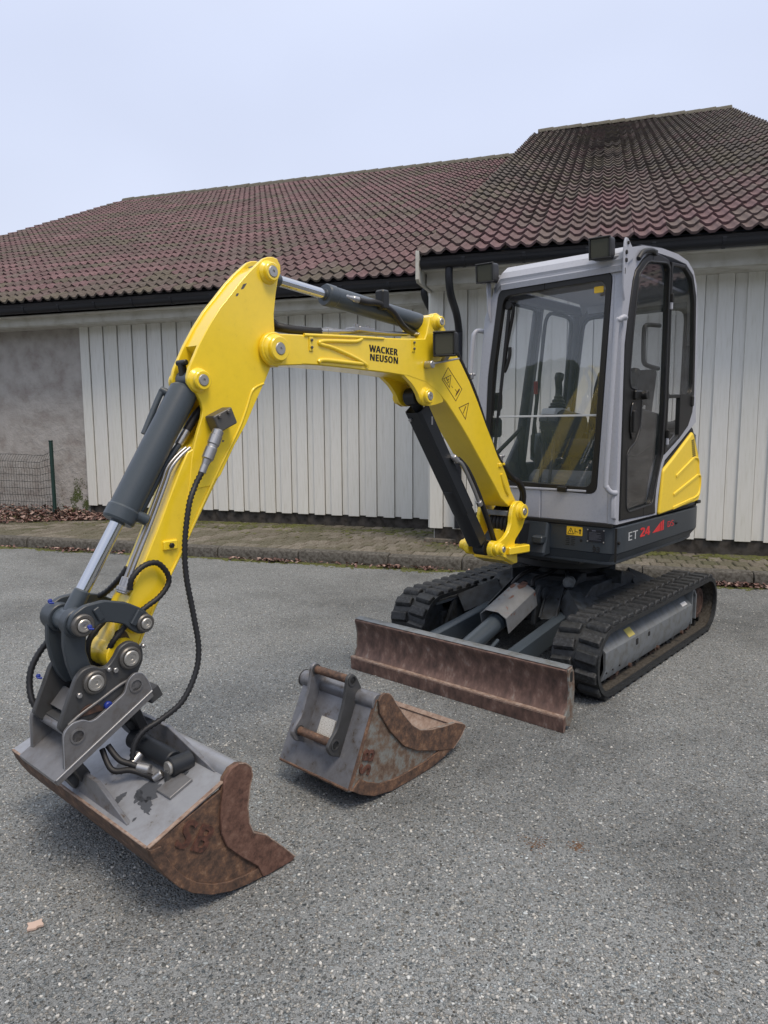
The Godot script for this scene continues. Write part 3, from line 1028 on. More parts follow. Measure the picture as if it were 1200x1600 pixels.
func build_litter() -> void:
	var leaf := leaf_mesh(0.016)
	var tones := [[0.13, 0.070, 0.062], [0.085, 0.048, 0.043], [0.23, 0.145, 0.125], [0.36, 0.26, 0.225], [0.050, 0.034, 0.030], [0.17, 0.090, 0.077]]
	var xs := []
	var cols := []
	for i in 2600:
		var u := rng.randf()
		var t := -9.6 + 3.0 * pow(u, 0.9)
		var depth := lerpf(1.45, 0.30, smoothstep(-9.0, -6.7, t))
		var v := pow(rng.randf(), 1.3)
		var n := -8.90 + depth * v
		var h := 0.15 * (1.0 - v) * smoothstep(-6.6, -8.0, t)
		var c: Array = tones[rng.randi() % 6]
		xs.append(Transform3D(Basis.from_euler(Vector3(rng.randf_range(-0.7, 0.7), rng.randf() * TAU, rng.randf_range(-0.7, 0.7))).scaled(Vector3(rng.randf_range(0.5, 1.3), 1.0, rng.randf_range(0.6, 1.5)) * rng.randf_range(0.6, 1.15)), W(t, 0.125 + h * rng.randf() + 0.012, n)))
		cols.append(Color(c[0], c[1], c[2]))
	var o := many("fallen_leaves", leaf, M.leaf, xs, cols)
	tag(o, "heap of brown fallen leaves at the foot of the plaster wall by the fence", "leaves")
	xs = []
	cols = []
	for k in [[-7.4, 0.6, 60], [-6.0, 0.35, 130], [-5.4, 0.5, 40], [-3.75, 0.22, 26], [-3.35, 0.16, 90], [-3.1, 0.3, 30], [-2.35, 0.5, 40], [-2.0, 0.10, 45], [-1.62, 0.12, 40], [-1.2, 0.4, 12], [0.1, 0.4, 14], [1.22, 0.22, 180], [1.65, 0.2, 120], [1.0, 0.5, 40]]:
		for i in k[2]:
			var c: Array = tones[rng.randi() % 6]
			xs.append(Transform3D(Basis.from_euler(Vector3(rng.randf_range(-0.7, 0.7), rng.randf() * TAU, rng.randf_range(-0.7, 0.7))).scaled(Vector3.ONE * rng.randf_range(0.4, 0.95)), W(k[0] + rng.randfn(0, 0.6) * k[1], 0.012 + rng.randf() * 0.02, -6.90 + absf(rng.randfn(0, 0.045)))))
			cols.append(Color(c[0], c[1], c[2]))
	for i in 150:   # in the corner where the bay begins
		var c: Array = tones[rng.randi() % 6]
		xs.append(Transform3D(Basis.from_euler(Vector3(rng.randf_range(-0.6, 0.6), rng.randf() * TAU, rng.randf_range(-0.6, 0.6))).scaled(Vector3.ONE * rng.randf_range(0.4, 0.8)), W(-1.2 + rng.randfn(0, 0.22), 0.135 + rng.randf() * 0.015, -7.72 + rng.randfn(0, 0.10))))
		cols.append(Color(c[0], c[1], c[2]))
	o = many("kerb_leaves", leaf, M.leaf, xs, cols)
	tag(o, "thin line of brown leaves blown along the foot of the kerb", "leaves")
	# moss creeping out from the kerb
	xs = []
	cols = []
	var s := SphereMesh.new()
	s.radius = 0.02
	s.height = 0.012
	s.radial_segments = 6
	s.rings = 3
	var f := FastNoiseLite.new()
	f.seed = 77
	f.frequency = 0.8
	for i in 9000:
		var t := rng.randf_range(-9.0, 2.2)
		var d := absf(rng.randfn(0, 0.07))
		if f.get_noise_1d(t) + 0.25 - d * 3.0 < rng.randf_range(-0.25, 0.25):
			continue
		var k := rng.randf_range(0.4, 1.1)
		xs.append(Transform3D(Basis(Vector3.UP, rng.randf() * TAU).scaled(Vector3(k * 1.3, k * 0.8, k)), W(t, 0.0, -6.93 + d)))
	o = many("kerb_moss", s, M.moss, xs, [])
	tag(o, "yellow green moss growing on the asphalt along the kerb", "moss")
	xs = []
	for i in 5500:   # tufts in the joints of the pavement
		var t := rng.randf_range(-9.0, 3.0)
		var wall := -8.93 if t < RX0 else -7.88
		var n := wall + absf(rng.randfn(0, 0.42 if t < RX0 else 0.16))
		if n > -7.1 or f.get_noise_2d(t * 1.6, n * 2.2) < rng.randf_range(-0.2, 0.45):
			continue
		var k := rng.randf_range(0.5, 1.3)
		xs.append(Transform3D(Basis(Vector3.UP, rng.randf() * TAU).scaled(Vector3(k * 1.4, k * 0.8, k * 1.1)), W(t, 0.121, n)))
	o = many("pavement_moss", s, M.moss, xs, [])
	tag(o, "dark green moss over the paving stones at the foot of the wall", "moss")
	xs = []
	var f3 := FastNoiseLite.new()
	f3.seed = 12
	f3.frequency = 3.0
	for i in 7000:
		var t := -7.42 - absf(rng.randfn(0, 0.28))
		var y := 0.13 + absf(rng.randfn(0, 0.17)) + (0.22 * rng.randf() if absf(t + 7.62) < 0.10 else 0.0)
		if f3.get_noise_2d(t, y) + 0.25 - (y - 0.13) * 0.7 < rng.randf_range(-0.1, 0.5):
			continue
		xs.append(Transform3D(Basis(Vector3.UP, WALL_TURN) * Basis(Vector3.RIGHT, PI / 2) * Basis.from_scale(Vector3.ONE * rng.randf_range(0.12, 0.40)), W(t, y, -8.978)))
	o = many("wall_algae", s, M.algae, xs, [])
	tag(o, "green algae stain low on the plaster wall beside the first white board", "algae")
	# single things
	var b := MB.new()
	b.prism(rounded(P([-0.022, -0.013, 0.002, -0.017, 0.008, -0.010, 0.023, -0.012, 0.018, 0.004, 0.021, 0.015, -0.006, 0.013, -0.020, 0.016, -0.016, 0.002]), 0.002, 2), 0.0, 0.010, 0.0025)
	var chip := obj("stone_chip", b, flat(lin(0.52, 0.40, 0.34), 0.85))
	chip.rotation = Vector3(-PI / 2, 0.5, 0)
	chip.position = Vector3(-0.992, 0.001, -2.009)
	chip.position = floor_at(3.213, 0.150) + Vector3(0, 0.001, 0)
	tag(chip, "small flat pinkish stone chip lying on the asphalt in the foreground", "stone")
	b = MB.new()
	b.prism(rounded(P([-0.20, -0.07, 0.16, -0.09, 0.21, 0.02, 0.10, 0.08, -0.17, 0.07]), 0.03, 3), 0.0, 0.05, 0.008)
	var slabs := obj("flat_stone", b, M.plinth)
	slabs.material_override = textured(grain(99, 0.02, [[0.0, Color(0.5, 0.48, 0.44)], [0.5, Color(0.85, 0.83, 0.8)], [1.0, Color.WHITE]]), 1.4, 0.95, lin(0.22, 0.205, 0.18))
	slabs.rotation = Vector3(-PI / 2, WALL_TURN, 0)
	slabs.position = W(-1.70, 0.12, -7.93)
	tag(slabs, "flat grey stone under the corner of the projecting bay", "stone")
	b = MB.new()
	for i in 9:
		var a := Vector3(rng.randf_range(-0.07, 0.07), rng.randf_range(0.01, 0.06), rng.randf_range(-0.05, 0.05))
		var c := Vector3(rng.randf_range(-0.07, 0.07), rng.randf_range(0.01, 0.07), rng.randf_range(-0.05, 0.05))
		var d := Vector3(rng.randf_range(-0.07, 0.07), rng.randf_range(0.0, 0.03), rng.randf_range(-0.05, 0.05))
		var nn := (c - a).cross(d - a).normalized()
		b.tri(a, c, d, nn, nn, nn)
	var rag := obj("crumpled_paper", b, flat(lin(0.62, 0.66, 0.64), 0.7))
	rag.position = W(-8.05, 0.20, -7.55)
	tag(rag, "crumpled pale paper scrap lying on the leaf heap", "litter")
	# loose grit on the yard: individual stones too small and many to count
	b = MB.new()
	b.prism(rounded(P([-0.006, -0.003, 0.002, -0.005, 0.007, 0.0, 0.001, 0.005, -0.005, 0.004]), 0.001, 1), -0.003, 0.003, 0.0012)
	xs = []
	cols = []
	for i in 5200:
		var z := -1.5 - 5.2 * pow(rng.randf(), 1.6)
		var x := rng.randf_range(-1.0, 1.0) * (-z) * 0.62
		if absf(x) > 4.5:
			continue
		var k := rng.randf_range(0.35, 0.95)
		xs.append(Transform3D(Basis.from_euler(Vector3(rng.randf() * TAU, rng.randf() * TAU, rng.randf() * TAU)).scaled(Vector3.ONE * k), Vector3(x, 0.001, z)))
		var v := rng.randf_range(0.14, 0.55)
		cols.append(Color(v, v * 0.99, v * 0.95))
	for k in [[2.10, -0.42, 2.75, -1.05, 260, 0.008, 0.50], [1.45, -0.20, 1.30, 0.18, 160, 0.03, 0.55], [2.7, -1.5, 3.4, -1.1, 200, 0.012, 0.45]]:      # pale scuff marks
		for i in int(k[4]):
			var u := rng.randf()
			var p := floor_at(lerpf(k[0], k[2], u) + 0.06 * sin(u * 3.0) + rng.randfn(0, k[5]), lerpf(k[1], k[3], u) + rng.randfn(0, k[5]))
			xs.append(Transform3D(Basis(Vector3.UP, rng.randf() * TAU).scaled(Vector3(0.7, 0.12, 0.7) * rng.randf_range(0.5, 1.0)), p + Vector3(0, 0.0006, 0)))
			var v := rng.randf_range(0.28, 0.5)
			cols.append(Color(v, v, v * 0.97))
	for k in [[Vector2(0.52, -2.30), 0.022], [Vector2(0.66, -2.28), 0.015]]:      # rust crumbs
		for i in 70:
			var p := Vector3(k[0].x + rng.randfn(0, k[1]), 0.0008, k[0].y + rng.randfn(0, k[1]))
			xs.append(Transform3D(Basis(Vector3.UP, rng.randf() * TAU).scaled(Vector3(0.6, 0.3, 0.6) * rng.randf_range(0.4, 1.0)), p))
			cols.append(Color(0.13, 0.065, 0.03))
	o = many("loose_grit", b.mesh(), M.leaf, xs, cols)
	tag(o, "small loose pale grit scattered over the asphalt", "grit")


# a spot of the yard given in the excavator's axes
func floor_at(a: float, b: float) -> Vector3:
	return MACHINE_AT + machine_basis() * V(a, 0, b)


func machine_basis() -> Basis:
	return Basis(Vector3.UP, atan2(-cos(YAW), -sin(YAW)))


func machine_turn() -> float:
	return atan2(-cos(YAW), -sin(YAW))


# ------------------------------------------------------------------ the excavator
const BOOM := [2.125, 1.800, 2.009, 1.811, 1.697, 1.830, 1.458, 1.846, 1.285, 1.860, 1.270, 1.888, 1.246, 1.964, 1.211, 1.981, 1.165, 1.968, 1.134, 1.931, 1.086, 1.881, 1.059, 1.836, 0.987, 1.766, 0.912, 1.681, 0.835, 1.578, 0.753, 1.455, 0.669, 1.341, 0.596, 1.255, 0.540, 1.175, 0.490, 1.085, 0.430, 1.015, 0.514, 0.994, 0.600, 1.049, 0.664, 1.122, 0.748, 1.209, 0.830, 1.294, 0.908, 1.376, 0.983, 1.449, 1.056, 1.516, 1.110, 1.564, 1.178, 1.611, 1.280, 1.656, 1.404, 1.678, 1.548, 1.686, 1.686, 1.689, 1.816, 1.692, 1.967, 1.694, 2.125, 1.690]
const STICK_HEAD := [2.155, 2.080, 2.180, 2.083, 2.204, 2.078, 2.224, 2.069, 2.248, 2.049, 2.283, 2.019, 2.327, 1.976, 2.376, 1.920, 2.425, 1.866, 2.471, 1.803, 2.513, 1.737, 2.541, 1.684, 2.557, 1.655, 2.567, 1.622, 2.567, 1.601, 2.550, 1.580, 2.530, 1.561, 2.516, 1.537, 2.510, 1.510, 2.516, 1.480, 2.532, 1.440, 2.550, 1.390, 2.562, 1.340, 2.572, 1.270, 2.588, 1.195, 2.540, 1.235, 2.490, 1.240, 2.443, 1.277, 2.380, 1.380, 2.323, 1.459, 2.278, 1.538, 2.230, 1.618, 2.200, 1.674, 2.176, 1.795, 2.178, 1.871, 2.166, 1.948, 2.154, 2.001, 2.140, 2.030, 2.140, 2.058]
const STICK_CORE := [2.215, 2.040, 2.244, 2.040, 2.280, 2.011, 2.323, 1.970, 2.372, 1.914, 2.420, 1.861, 2.466, 1.798, 2.505, 1.733, 2.470, 1.690, 2.430, 1.640, 2.415, 1.580, 2.430, 1.520, 2.470, 1.450, 2.520, 1.390, 2.575, 1.365, 2.609, 1.302, 2.640, 1.240, 2.706, 1.103, 2.756, 1.007, 2.823, 0.883, 2.862, 0.800, 2.893, 0.742, 2.896, 0.708, 2.880, 0.680, 2.852, 0.668, 2.822, 0.676, 2.793, 0.716, 2.746, 0.811, 2.708, 0.859, 2.662, 0.938, 2.617, 1.001, 2.586, 1.057, 2.516, 1.167, 2.443, 1.281, 2.384, 1.380, 2.327, 1.459, 2.282, 1.538, 2.234, 1.618, 2.204, 1.676, 2.181, 1.795, 2.183, 1.871, 2.172, 1.948, 2.170, 2.010]
const BRACKET := [0.500, 1.022, 0.472, 1.028, 0.425, 1.020, 0.392, 0.990, 0.382, 0.945, 0.400, 0.902, 0.425, 0.863, 0.466, 0.831, 0.500, 0.805, 0.507, 0.784, 0.430, 0.773, 0.425, 0.732, 0.477, 0.721, 0.468, 0.668, 0.503, 0.669, 0.614, 0.719, 0.690, 0.748, 0.712, 0.775, 0.704, 0.800, 0.672, 0.815, 0.617, 0.832, 0.574, 0.861, 0.551, 0.899, 0.546, 0.949, 0.530, 1.000]
const HITCH := [2.852, 0.766, 2.822, 0.755, 2.803, 0.728, 2.803, 0.690, 2.831, 0.641, 2.865, 0.596, 3.004, 0.525, 3.064, 0.515, 3.090, 0.548, 3.028, 0.690, 3.005, 0.712, 2.970, 0.716, 2.946, 0.700, 2.925, 0.700, 2.900, 0.725, 2.885, 0.752]
const TILT_EAR := [3.085, 0.530, 3.088, 0.420, 2.790, 0.590, 2.803, 0.628, 2.822, 0.657, 2.848, 0.662, 2.870, 0.645, 2.884, 0.606, 2.920, 0.585, 2.985, 0.550, 3.003, 0.549, 3.022, 0.562, 3.056, 0.562, 3.076, 0.548]
const LINK_A := [3.040, 0.850, 3.026, 0.886, 2.985, 0.908, 2.922, 0.912, 2.848, 0.892, 2.793, 0.860, 2.764, 0.828, 2.766, 0.796, 2.790, 0.776, 2.815, 0.780, 2.838, 0.798, 2.862, 0.823, 2.915, 0.842, 2.950, 0.838, 2.968, 0.822, 2.995, 0.812, 3.024, 0.820]
const LINK_B := [3.036, 0.870, 3.042, 0.835, 3.045, 0.785, 3.037, 0.727, 3.020, 0.670, 2.996, 0.632, 2.965, 0.628, 2.944, 0.648, 2.948, 0.679, 2.966, 0.714, 2.978, 0.761, 2.972, 0.812, 2.964, 0.855, 2.985, 0.885, 3.018, 0.886]
const BUCKET_A := [3.023, 0.284, 3.009, 0.244, 2.990, 0.207, 2.968, 0.171, 2.934, 0.126, 2.890, 0.085, 2.825, 0.045, 2.755, 0.020, 2.680, 0.008, 2.617, 0.005, 2.507, 0.003, 2.500, 0.012, 2.560, 0.082, 2.620, 0.146, 2.668, 0.176, 2.684, 0.214, 2.688, 0.268, 2.676, 0.337, 2.666, 0.365, 2.670, 0.393, 2.690, 0.413, 2.716, 0.422, 2.745, 0.416, 2.768, 0.393, 2.776, 0.357]
const WEAR_A := [2.775, 0.357, 2.768, 0.394, 2.745, 0.417, 2.716, 0.423, 2.690, 0.414, 2.669, 0.393, 2.665, 0.365, 2.675, 0.337, 2.687, 0.268, 2.683, 0.214, 2.667, 0.175, 2.620, 0.145, 2.560, 0.081, 2.499, 0.012, 2.507, 0.002, 2.617, 0.004, 2.635, 0.008, 2.654, 0.054, 2.715, 0.114, 2.768, 0.174, 2.787, 0.228, 2.787, 0.290]
const BUCKET_B := [2.027, 0.406, 2.012, 0.418, 1.993, 0.422, 1.972, 0.415, 1.959, 0.405, 1.925, 0.356, 1.878, 0.295, 1.830, 0.240, 1.773, 0.198, 1.702, 0.176, 1.621, 0.161, 1.522, 0.148, 1.460, 0.120, 1.448, 0.108, 1.480, 0.075, 1.542, 0.036, 1.620, 0.016, 1.701, 0.005, 1.830, 0.003, 1.951, 0.006, 2.053, 0.026, 2.129, 0.062, 2.180, 0.098]
const WEAR_B := [2.029, 0.404, 2.012, 0.420, 1.993, 0.424, 1.972, 0.417, 1.957, 0.406, 1.923, 0.357, 1.876, 0.296, 1.829, 0.241, 1.772, 0.199, 1.702, 0.177, 1.621, 0.162, 1.522, 0.149, 1.459, 0.121, 1.446, 0.108, 1.480, 0.073, 1.540, 0.036, 1.600, 0.050, 1.688, 0.078, 1.792, 0.116, 1.879, 0.167, 1.961, 0.257, 2.024, 0.353]


func slab_b(p: PackedVector2Array, b0: float, b1: float, bev := 0.004, into: MB = null) -> MB:
	var m := into if into != null else MB.new()
	return m.prism(p, -b0, -b1, bev)


func pin_ends(parent: Node, at: Vector2, b: float, r_boss: float, r_pin: float, mat: Material, both := true) -> void:
	# collar and pin at b, and the same on the far side
	if mat == M.dark_steel:      # flat washer and pin head
		for s in [1.0, -1.0]:
			var w := V(at.x, at.y, b * s)
			var e := Vector3(0, 0, -s)
			obj("pin_washer", MB.new().lathe(w, w + e, [[r_boss, -0.004], [r_boss, 0.012], [r_boss - 0.004, 0.016], [r_pin + 0.002, 0.016], [r_pin + 0.002, 0.010]], 24), mat, parent)
			obj("pin", MB.new().lathe(w, w + e, [[r_pin, 0.0], [r_pin, 0.019], [r_pin - 0.003, 0.022], [r_pin * 0.62, 0.022], [r_pin * 0.58, 0.020], [0.006, 0.020], [0.004, 0.017], [0.0, 0.017]], 22), M.pin, parent)
		return
	for s in ([1.0, -1.0] if both else [1.0]):
		var q := V(at.x, at.y, b * s)
		var d := Vector3(0, 0, -s)
		obj("pin_boss", MB.new().lathe(q, q + d, [[r_boss + 0.012, -0.004], [r_boss + 0.008, 0.006], [r_boss, 0.012], [r_boss, 0.026], [r_boss - 0.004, 0.030], [r_pin, 0.030]], 24), mat, parent)
		obj("pin", MB.new().lathe(q, q + d, [[r_pin, 0.0], [r_pin, 0.029], [r_pin - 0.003, 0.033], [0.006, 0.033], [0.005, 0.029], [0.0, 0.029]], 20), M.pin, parent)


func bolt(b: MB, at: Vector3, dir: Vector3, r: float) -> void:
	b.lathe(at, at + dir, [[r, 0.0], [r, r * 0.9], [r * 0.8, r * 1.1], [0.0, r * 1.1]], 6)


func text_mesh(words: String, size_m: float, bold := true, depth := 0.0012) -> TextMesh:
	var f := SystemFont.new()
	f.font_names = PackedStringArray(["Droid Sans"])
	f.font_weight = 700 if bold else 400
	var t := TextMesh.new()
	t.text = words
	t.font = f
	t.font_size = 64
	t.pixel_size = size_m / 46.0      # capitals are about 46 of 64 px high
	t.depth = depth
	t.curve_step = 1.0
	return t


# writing on a face that looks to the machine's left (b = const): reads from large a to small a
func word_left(called: String, words: String, h: float, at: Vector3, mat: Material, parent: Node, turn := 0.0, squeeze := 1.0, bold := true) -> MeshInstance3D:
	var o := obj(called, text_mesh(words, h, bold), mat, parent)
	o.transform = Transform3D(Basis(Vector3(0, 1, 0), PI) * Basis(Vector3(0, 0, 1), turn) * Basis.from_scale(Vector3(squeeze, 1, 1)), at)
	if bold:      # a second layer, a hair to the side, makes the strokes heavier
		var p := obj(called, o.mesh, mat, parent)
		p.transform = o.transform.translated(Vector3(-h * 0.045, h * 0.012, -0.0002))
	return o


# thin printed outline on a face at b
func outline_left(b: MB, pts: Array, at_b: float, w: float, closed := true) -> void:
	var k := pts.size()
	for i in (k if closed else k - 1):
		var p: Vector2 = pts[i]
		var q: Vector2 = pts[(i + 1) % k]
		var d := (q - p).normalized()
		var s := Vector2(-d.y, d.x) * w * 0.5
		p -= d * w * 0.5
		q += d * w * 0.5
		b.prism(PackedVector2Array([p + s, q + s, q - s, p - s]), -at_b, -at_b - 0.0008, 0.0)


func cylinder(parent: Node, called: String, barrel_pin: Vector3, rod_pin: Vector3, r: float, rr: float, barrel_len: float, mat: Material, eye_r := 0.042) -> MeshInstance3D:
	var d := (rod_pin - barrel_pin).normalized()
	var b := MB.new()
	b.lathe(barrel_pin, rod_pin, [[0.0, 0.035], [r * 0.85, 0.035], [r, 0.045], [r, barrel_len - 0.052], [r * 1.07, barrel_len - 0.046], [r * 1.07, barrel_len - 0.008], [r * 0.98, barrel_len], [rr + 0.004, barrel_len], [rr + 0.002, barrel_len + 0.006], [rr, barrel_len + 0.006]], 28)
	b.cyl(barrel_pin - Vector3(0, 0, 0.036), barrel_pin + Vector3(0, 0, 0.036), eye_r)
	var o := obj(called, b, mat, parent)
	var l := barrel_pin.distance_to(rod_pin)
	obj("rod", MB.new().lathe(barrel_pin, rod_pin, [[rr, barrel_len - 0.02], [rr, l - 0.06]], 24), M.chrome, o)
	var e := MB.new()
	e.lathe(barrel_pin, rod_pin, [[rr + 0.001, l - 0.10], [rr + 0.004, l - 0.095], [rr + 0.006, l - 0.02]], 20)
	e.cyl(rod_pin - Vector3(0, 0, 0.034), rod_pin + Vector3(0, 0, 0.034), eye_r)
	obj("rod_eye", e, mat, o)
	return o


func work_lamp(parent: Node, called: String, at: Vector3, face: Vector3, w: float, h: float) -> MeshInstance3D:
	# a boxy lamp whose front looks along face
	var z := face.normalized()
	var x := Vector3.UP.cross(z).normalized()
	var bs := Basis(x, z.cross(x), z)
	var b := MB.new()
	b.xf = Transform3D(bs, at)
	b.prism(rrect(-w / 2, -h / 2, w / 2, h / 2, 0.018), -0.045, 0.03, 0.006)
	b.prism(rrect(-w * 0.40, -h * 0.40, w * 0.40, h * 0.40, 0.02), -0.075, -0.045, 0.01)
	for q in [[0.0, h * 0.46, w, h * 0.08], [0.0, -h * 0.46, w, h * 0.08], [w * 0.46, 0.0, w * 0.08, h * 0.84], [-w * 0.46, 0.0, w * 0.08, h * 0.84]]:
		b.box(Vector3(q[0], q[1], 0.034), Vector3(q[2], q[3], 0.014), 0.003)
	var o := obj(called, b, M.plastic, parent)
	var l := MB.new()
	l.xf = Transform3D(bs, at)
	l.prism(rrect(-w * 0.42, -h * 0.42, w * 0.42, h * 0.42, 0.008), 0.030, 0.035, 0.002)
	obj("lens", l, M.lens, o)
	return o


func build_excavator() -> void:
	var root := thing("mini_excavator", "yellow and grey mini excavator with cab, rubber tracks and tilting bucket on the ground", "excavator", MACHINE_AT, machine_turn())
	build_tracks(root)
	build_undercarriage(root)
	build_blade(root)
	build_upper(root)
	build_cab(root)
	build_boom(root)
	build_stick(root)
	build_hitch(root)
	build_tilt_bucket(root)
	build_hoses(root)


const AF := 0.455      # idler
const AR := -1.135     # sprocket
const RT := 0.188      # belt outside
const CT := 0.208

func belt_at(s: float, r: float) -> Array:
	# point and outward normal on the belt at distance s (along the belt line)
	var straight := AF - AR
	var arc := PI * RT
	s = fposmod(s, 2 * straight + 2 * arc)
	if s < straight:
		return [Vector2(AR + s, CT + r), Vector2(0, 1)]
	s -= straight
	if s < arc:
		var t := PI / 2 - s / RT
		return [Vector2(AF, CT) + Vector2(cos(t), sin(t)) * r, Vector2(cos(t), sin(t))]
	s -= arc
	if s < straight:
		return [Vector2(AF - s, CT - r), Vector2(0, -1)]
	s -= straight
	var t2 := -PI / 2 - s / RT
	return [Vector2(AR, CT) + Vector2(cos(t2), sin(t2)) * r, Vector2(cos(t2), sin(t2))]


func build_tracks(root: Node3D) -> void:
	var total := 2 * (AF - AR) + TAU * RT
	for side in [1.0, -1.0]:
		var b0: float = 0.430 * side
		var b1: float = 0.695 * side
		var mid: float = (b0 + b1) / 2
		var b := MB.new()
		var k := 84
		for i in k:
			var s0 := total * i / k
			var s1 := total * (i + 1) / k
			var o0 := belt_at(s0, RT); var o1 := belt_at(s1, RT)
			var i0 := belt_at(s0, RT - 0.026); var i1 := belt_at(s1, RT - 0.026)
			var n0 := Vector3(o0[1].x, o0[1].y, 0); var n1 := Vector3(o1[1].x, o1[1].y, 0)
			b.quad(V(o0[0].x, o0[0].y, b0), V(o1[0].x, o1[0].y, b0), V(o1[0].x, o1[0].y, b1), V(o0[0].x, o0[0].y, b1), n0, n1, n1, n0)
			for e in [b0, b1]:
				var nn := V(0, 0, 1.0 if e == maxf(b0, b1) else -1.0)
				var ins: float = e + (0.02 if e == minf(b0, b1) else -0.02)
				# rounded shoulder of the belt edge
				b.quad(V(o0[0].x, o0[0].y, e), V(o1[0].x, o1[0].y, e), V(i1[0].x, i1[0].y, e), V(i0[0].x, i0[0].y, e), nn, nn, nn, nn)
				b.quad(V(i0[0].x, i0[0].y, e), V(i1[0].x, i1[0].y, e), V(i1[0].x, i1[0].y, ins), V(i0[0].x, i0[0].y, ins), -n0, -n1, -n1, -n0)
		var track := obj("track", b, M.rubber, root)
		b = MB.new()
		for i in k:
			var s0 := total * i / k
			var s1 := total * (i + 1) / k
			var i0 := belt_at(s0, RT - 0.020); var i1 := belt_at(s1, RT - 0.020)
			var n0 := Vector3(o2(i0[1])); var n1 := Vector3(o2(i1[1]))
			b.quad(V(i0[0].x, i0[0].y, b0 + 0.01 * side), V(i1[0].x, i1[0].y, b0 + 0.01 * side), V(i1[0].x, i1[0].y, b1 - 0.01 * side), V(i0[0].x, i0[0].y, b1 - 0.01 * side), -n0, -n1, -n1, -n0)
		obj("belt_lining", b, M.track_inside, track)
		# tread lugs: two staggered rows of chunky blocks; inner guide horns
		var lug := MB.new()
		var w := 0.118
		lug.prism(P([-0.034, -0.004, 0.034, -0.004, 0.030, 0.012, 0.020, 0.022, -0.022, 0.022, -0.031, 0.011]), -w / 2, w / 2, 0.006)
		var lug_mesh := lug.mesh()
		var horn := MB.new()
		horn.prism(P([-0.016, -0.002, 0.016, -0.002, 0.009, 0.032, -0.009, 0.032]), -0.014, 0.014, 0.003)
		var horn_mesh := horn.mesh()
		var count := 44
		for i in count:
			for q in 2:
				var s := total * (i + 0.5 * q) / count
				var e := belt_at(s, RT)
				var o := obj("tread_lug", lug_mesh, M.rubber_worn if (i * 7 + q * 3) % 5 < 3 else M.rubber, track)
				var nn: Vector2 = e[1]
				var bb: float = lerpf(b0, b1, 0.245 if q == 0 else 0.755)
				var skew: float = (0.10 if q == 0 else -0.10) * side
				o.transform = Transform3D(Basis(Vector3(nn.y, -nn.x, 0), Vector3(nn.x, nn.y, 0), Vector3(0, 0, 1)) * Basis(Vector3.UP, skew), V(e[0].x, e[0].y, bb))
				if q == 0:
					var h := belt_at(s, RT - 0.026)
					for hb in [-0.035, 0.035]:
						var g := obj("guide_horn", horn_mesh, M.black_seal, track)
						g.transform = Transform3D(Basis(Vector3(-nn.y, nn.x, 0), Vector3(-nn.x, -nn.y, 0), Vector3(0, 0, 1)), V(h[0].x, h[0].y, mid + hb))
		# idler, sprocket, rollers
		var out := V(0, 0, side)
		b = MB.new()
		var c := V(AF, CT, mid)
		b.lathe(c - out * 0.05, c + out * 0.05, [[0.0, 0.0], [0.14, 0.0], [0.152, 0.01], [0.152, 0.09], [0.14, 0.10], [0.06, 0.085], [0.05, 0.11], [0.0, 0.11]], 28)
		obj("idler_wheel", b, M.frame_dark, track)
		b = MB.new()
		c = V(AR, CT, mid)
		b.lathe(c - out * 0.05, c + out * 0.05, [[0.0, 0.0], [0.105, 0.0], [0.112, 0.008], [0.112, 0.10], [0.105, 0.112], [0.078, 0.116], [0.072, 0.108], [0.03, 0.106], [0.0, 0.106]], 28)
		for i in 11:
			var t := TAU * i / 11
			b.bar(V(AR + cos(t) * 0.10, CT + sin(t) * 0.10, mid), V(AR + cos(t) * 0.148, CT + sin(t) * 0.148, mid), Vector3(0, 0, 1), 0.035, 0.03)
		obj("sprocket", b, M.rust_dark, track)
		for i in 5:
			var a := 0.26 - 0.29 * i
			b = MB.new()
			c = V(a, 0.085, mid)
			b.lathe(c - out * 0.085, c + out * 0.085, [[0.0, 0.0], [0.052, 0.0], [0.052, 0.04], [0.035, 0.05], [0.035, 0.10], [0.052, 0.108], [0.052, 0.135], [0.022, 0.14], [0.022, 0.160], [0.0, 0.160]], 18)
			obj("track_roller", b, M.rust_dark if i % 2 == 0 else M.frame_dark, track)
		# track frame: sloping grey cover outside, dark plate inside
		b = MB.new()
		var sec := P([0.085, 0.150, -0.085, 0.152, -0.105, 0.095, 0.050, 0.078, 0.092, 0.018, 0.092, -0.055, 0.066, -0.108, 0.060, -0.108, 0.080, -0.055])
		sec = P([-0.10, 0.125, 0.045, 0.086, 0.098, 0.030, 0.100, -0.060, 0.074, -0.134, 0.064, -0.134, 0.085, -0.060, 0.080, 0.022, 0.040, 0.070, -0.10, 0.108])
		var flip := PackedVector2Array()
		for p in sec:
			flip.append(Vector2(p.x * side, p.y))
		b.beam(V(0.47, CT + 0.01, mid), V(-0.90, CT + 0.01, mid), V(0, 0, 1), _turned(flip), 0.002)
		var cover := obj("frame_cover", b, M.cover_grey, track)
		b = MB.new()
		b.box(V(-0.22, 0.19, mid - 0.01 * side), Vector3(1.20, 0.14, 0.13))
		b.prism(P([0.42, 0.12, 0.30, 0.33, -0.95, 0.33, -1.10, 0.26, -1.10, 0.16, -0.95, 0.10]), -(b0 + 0.020 * side), -(b0 + 0.040 * side), 0.002)
		obj("track_frame", b, M.frame_dark, track)
		b = MB.new()
		b.box(V(-0.10, 0.317, mid + 0.0 * side), Vector3(0.07, 0.04, 0.07))
		b.cyl(V(-0.10, 0.338, mid - 0.04), V(-0.10, 0.338, mid + 0.04), 0.022)
		obj("top_roller", b, M.black_seal, track)
		b = MB.new()
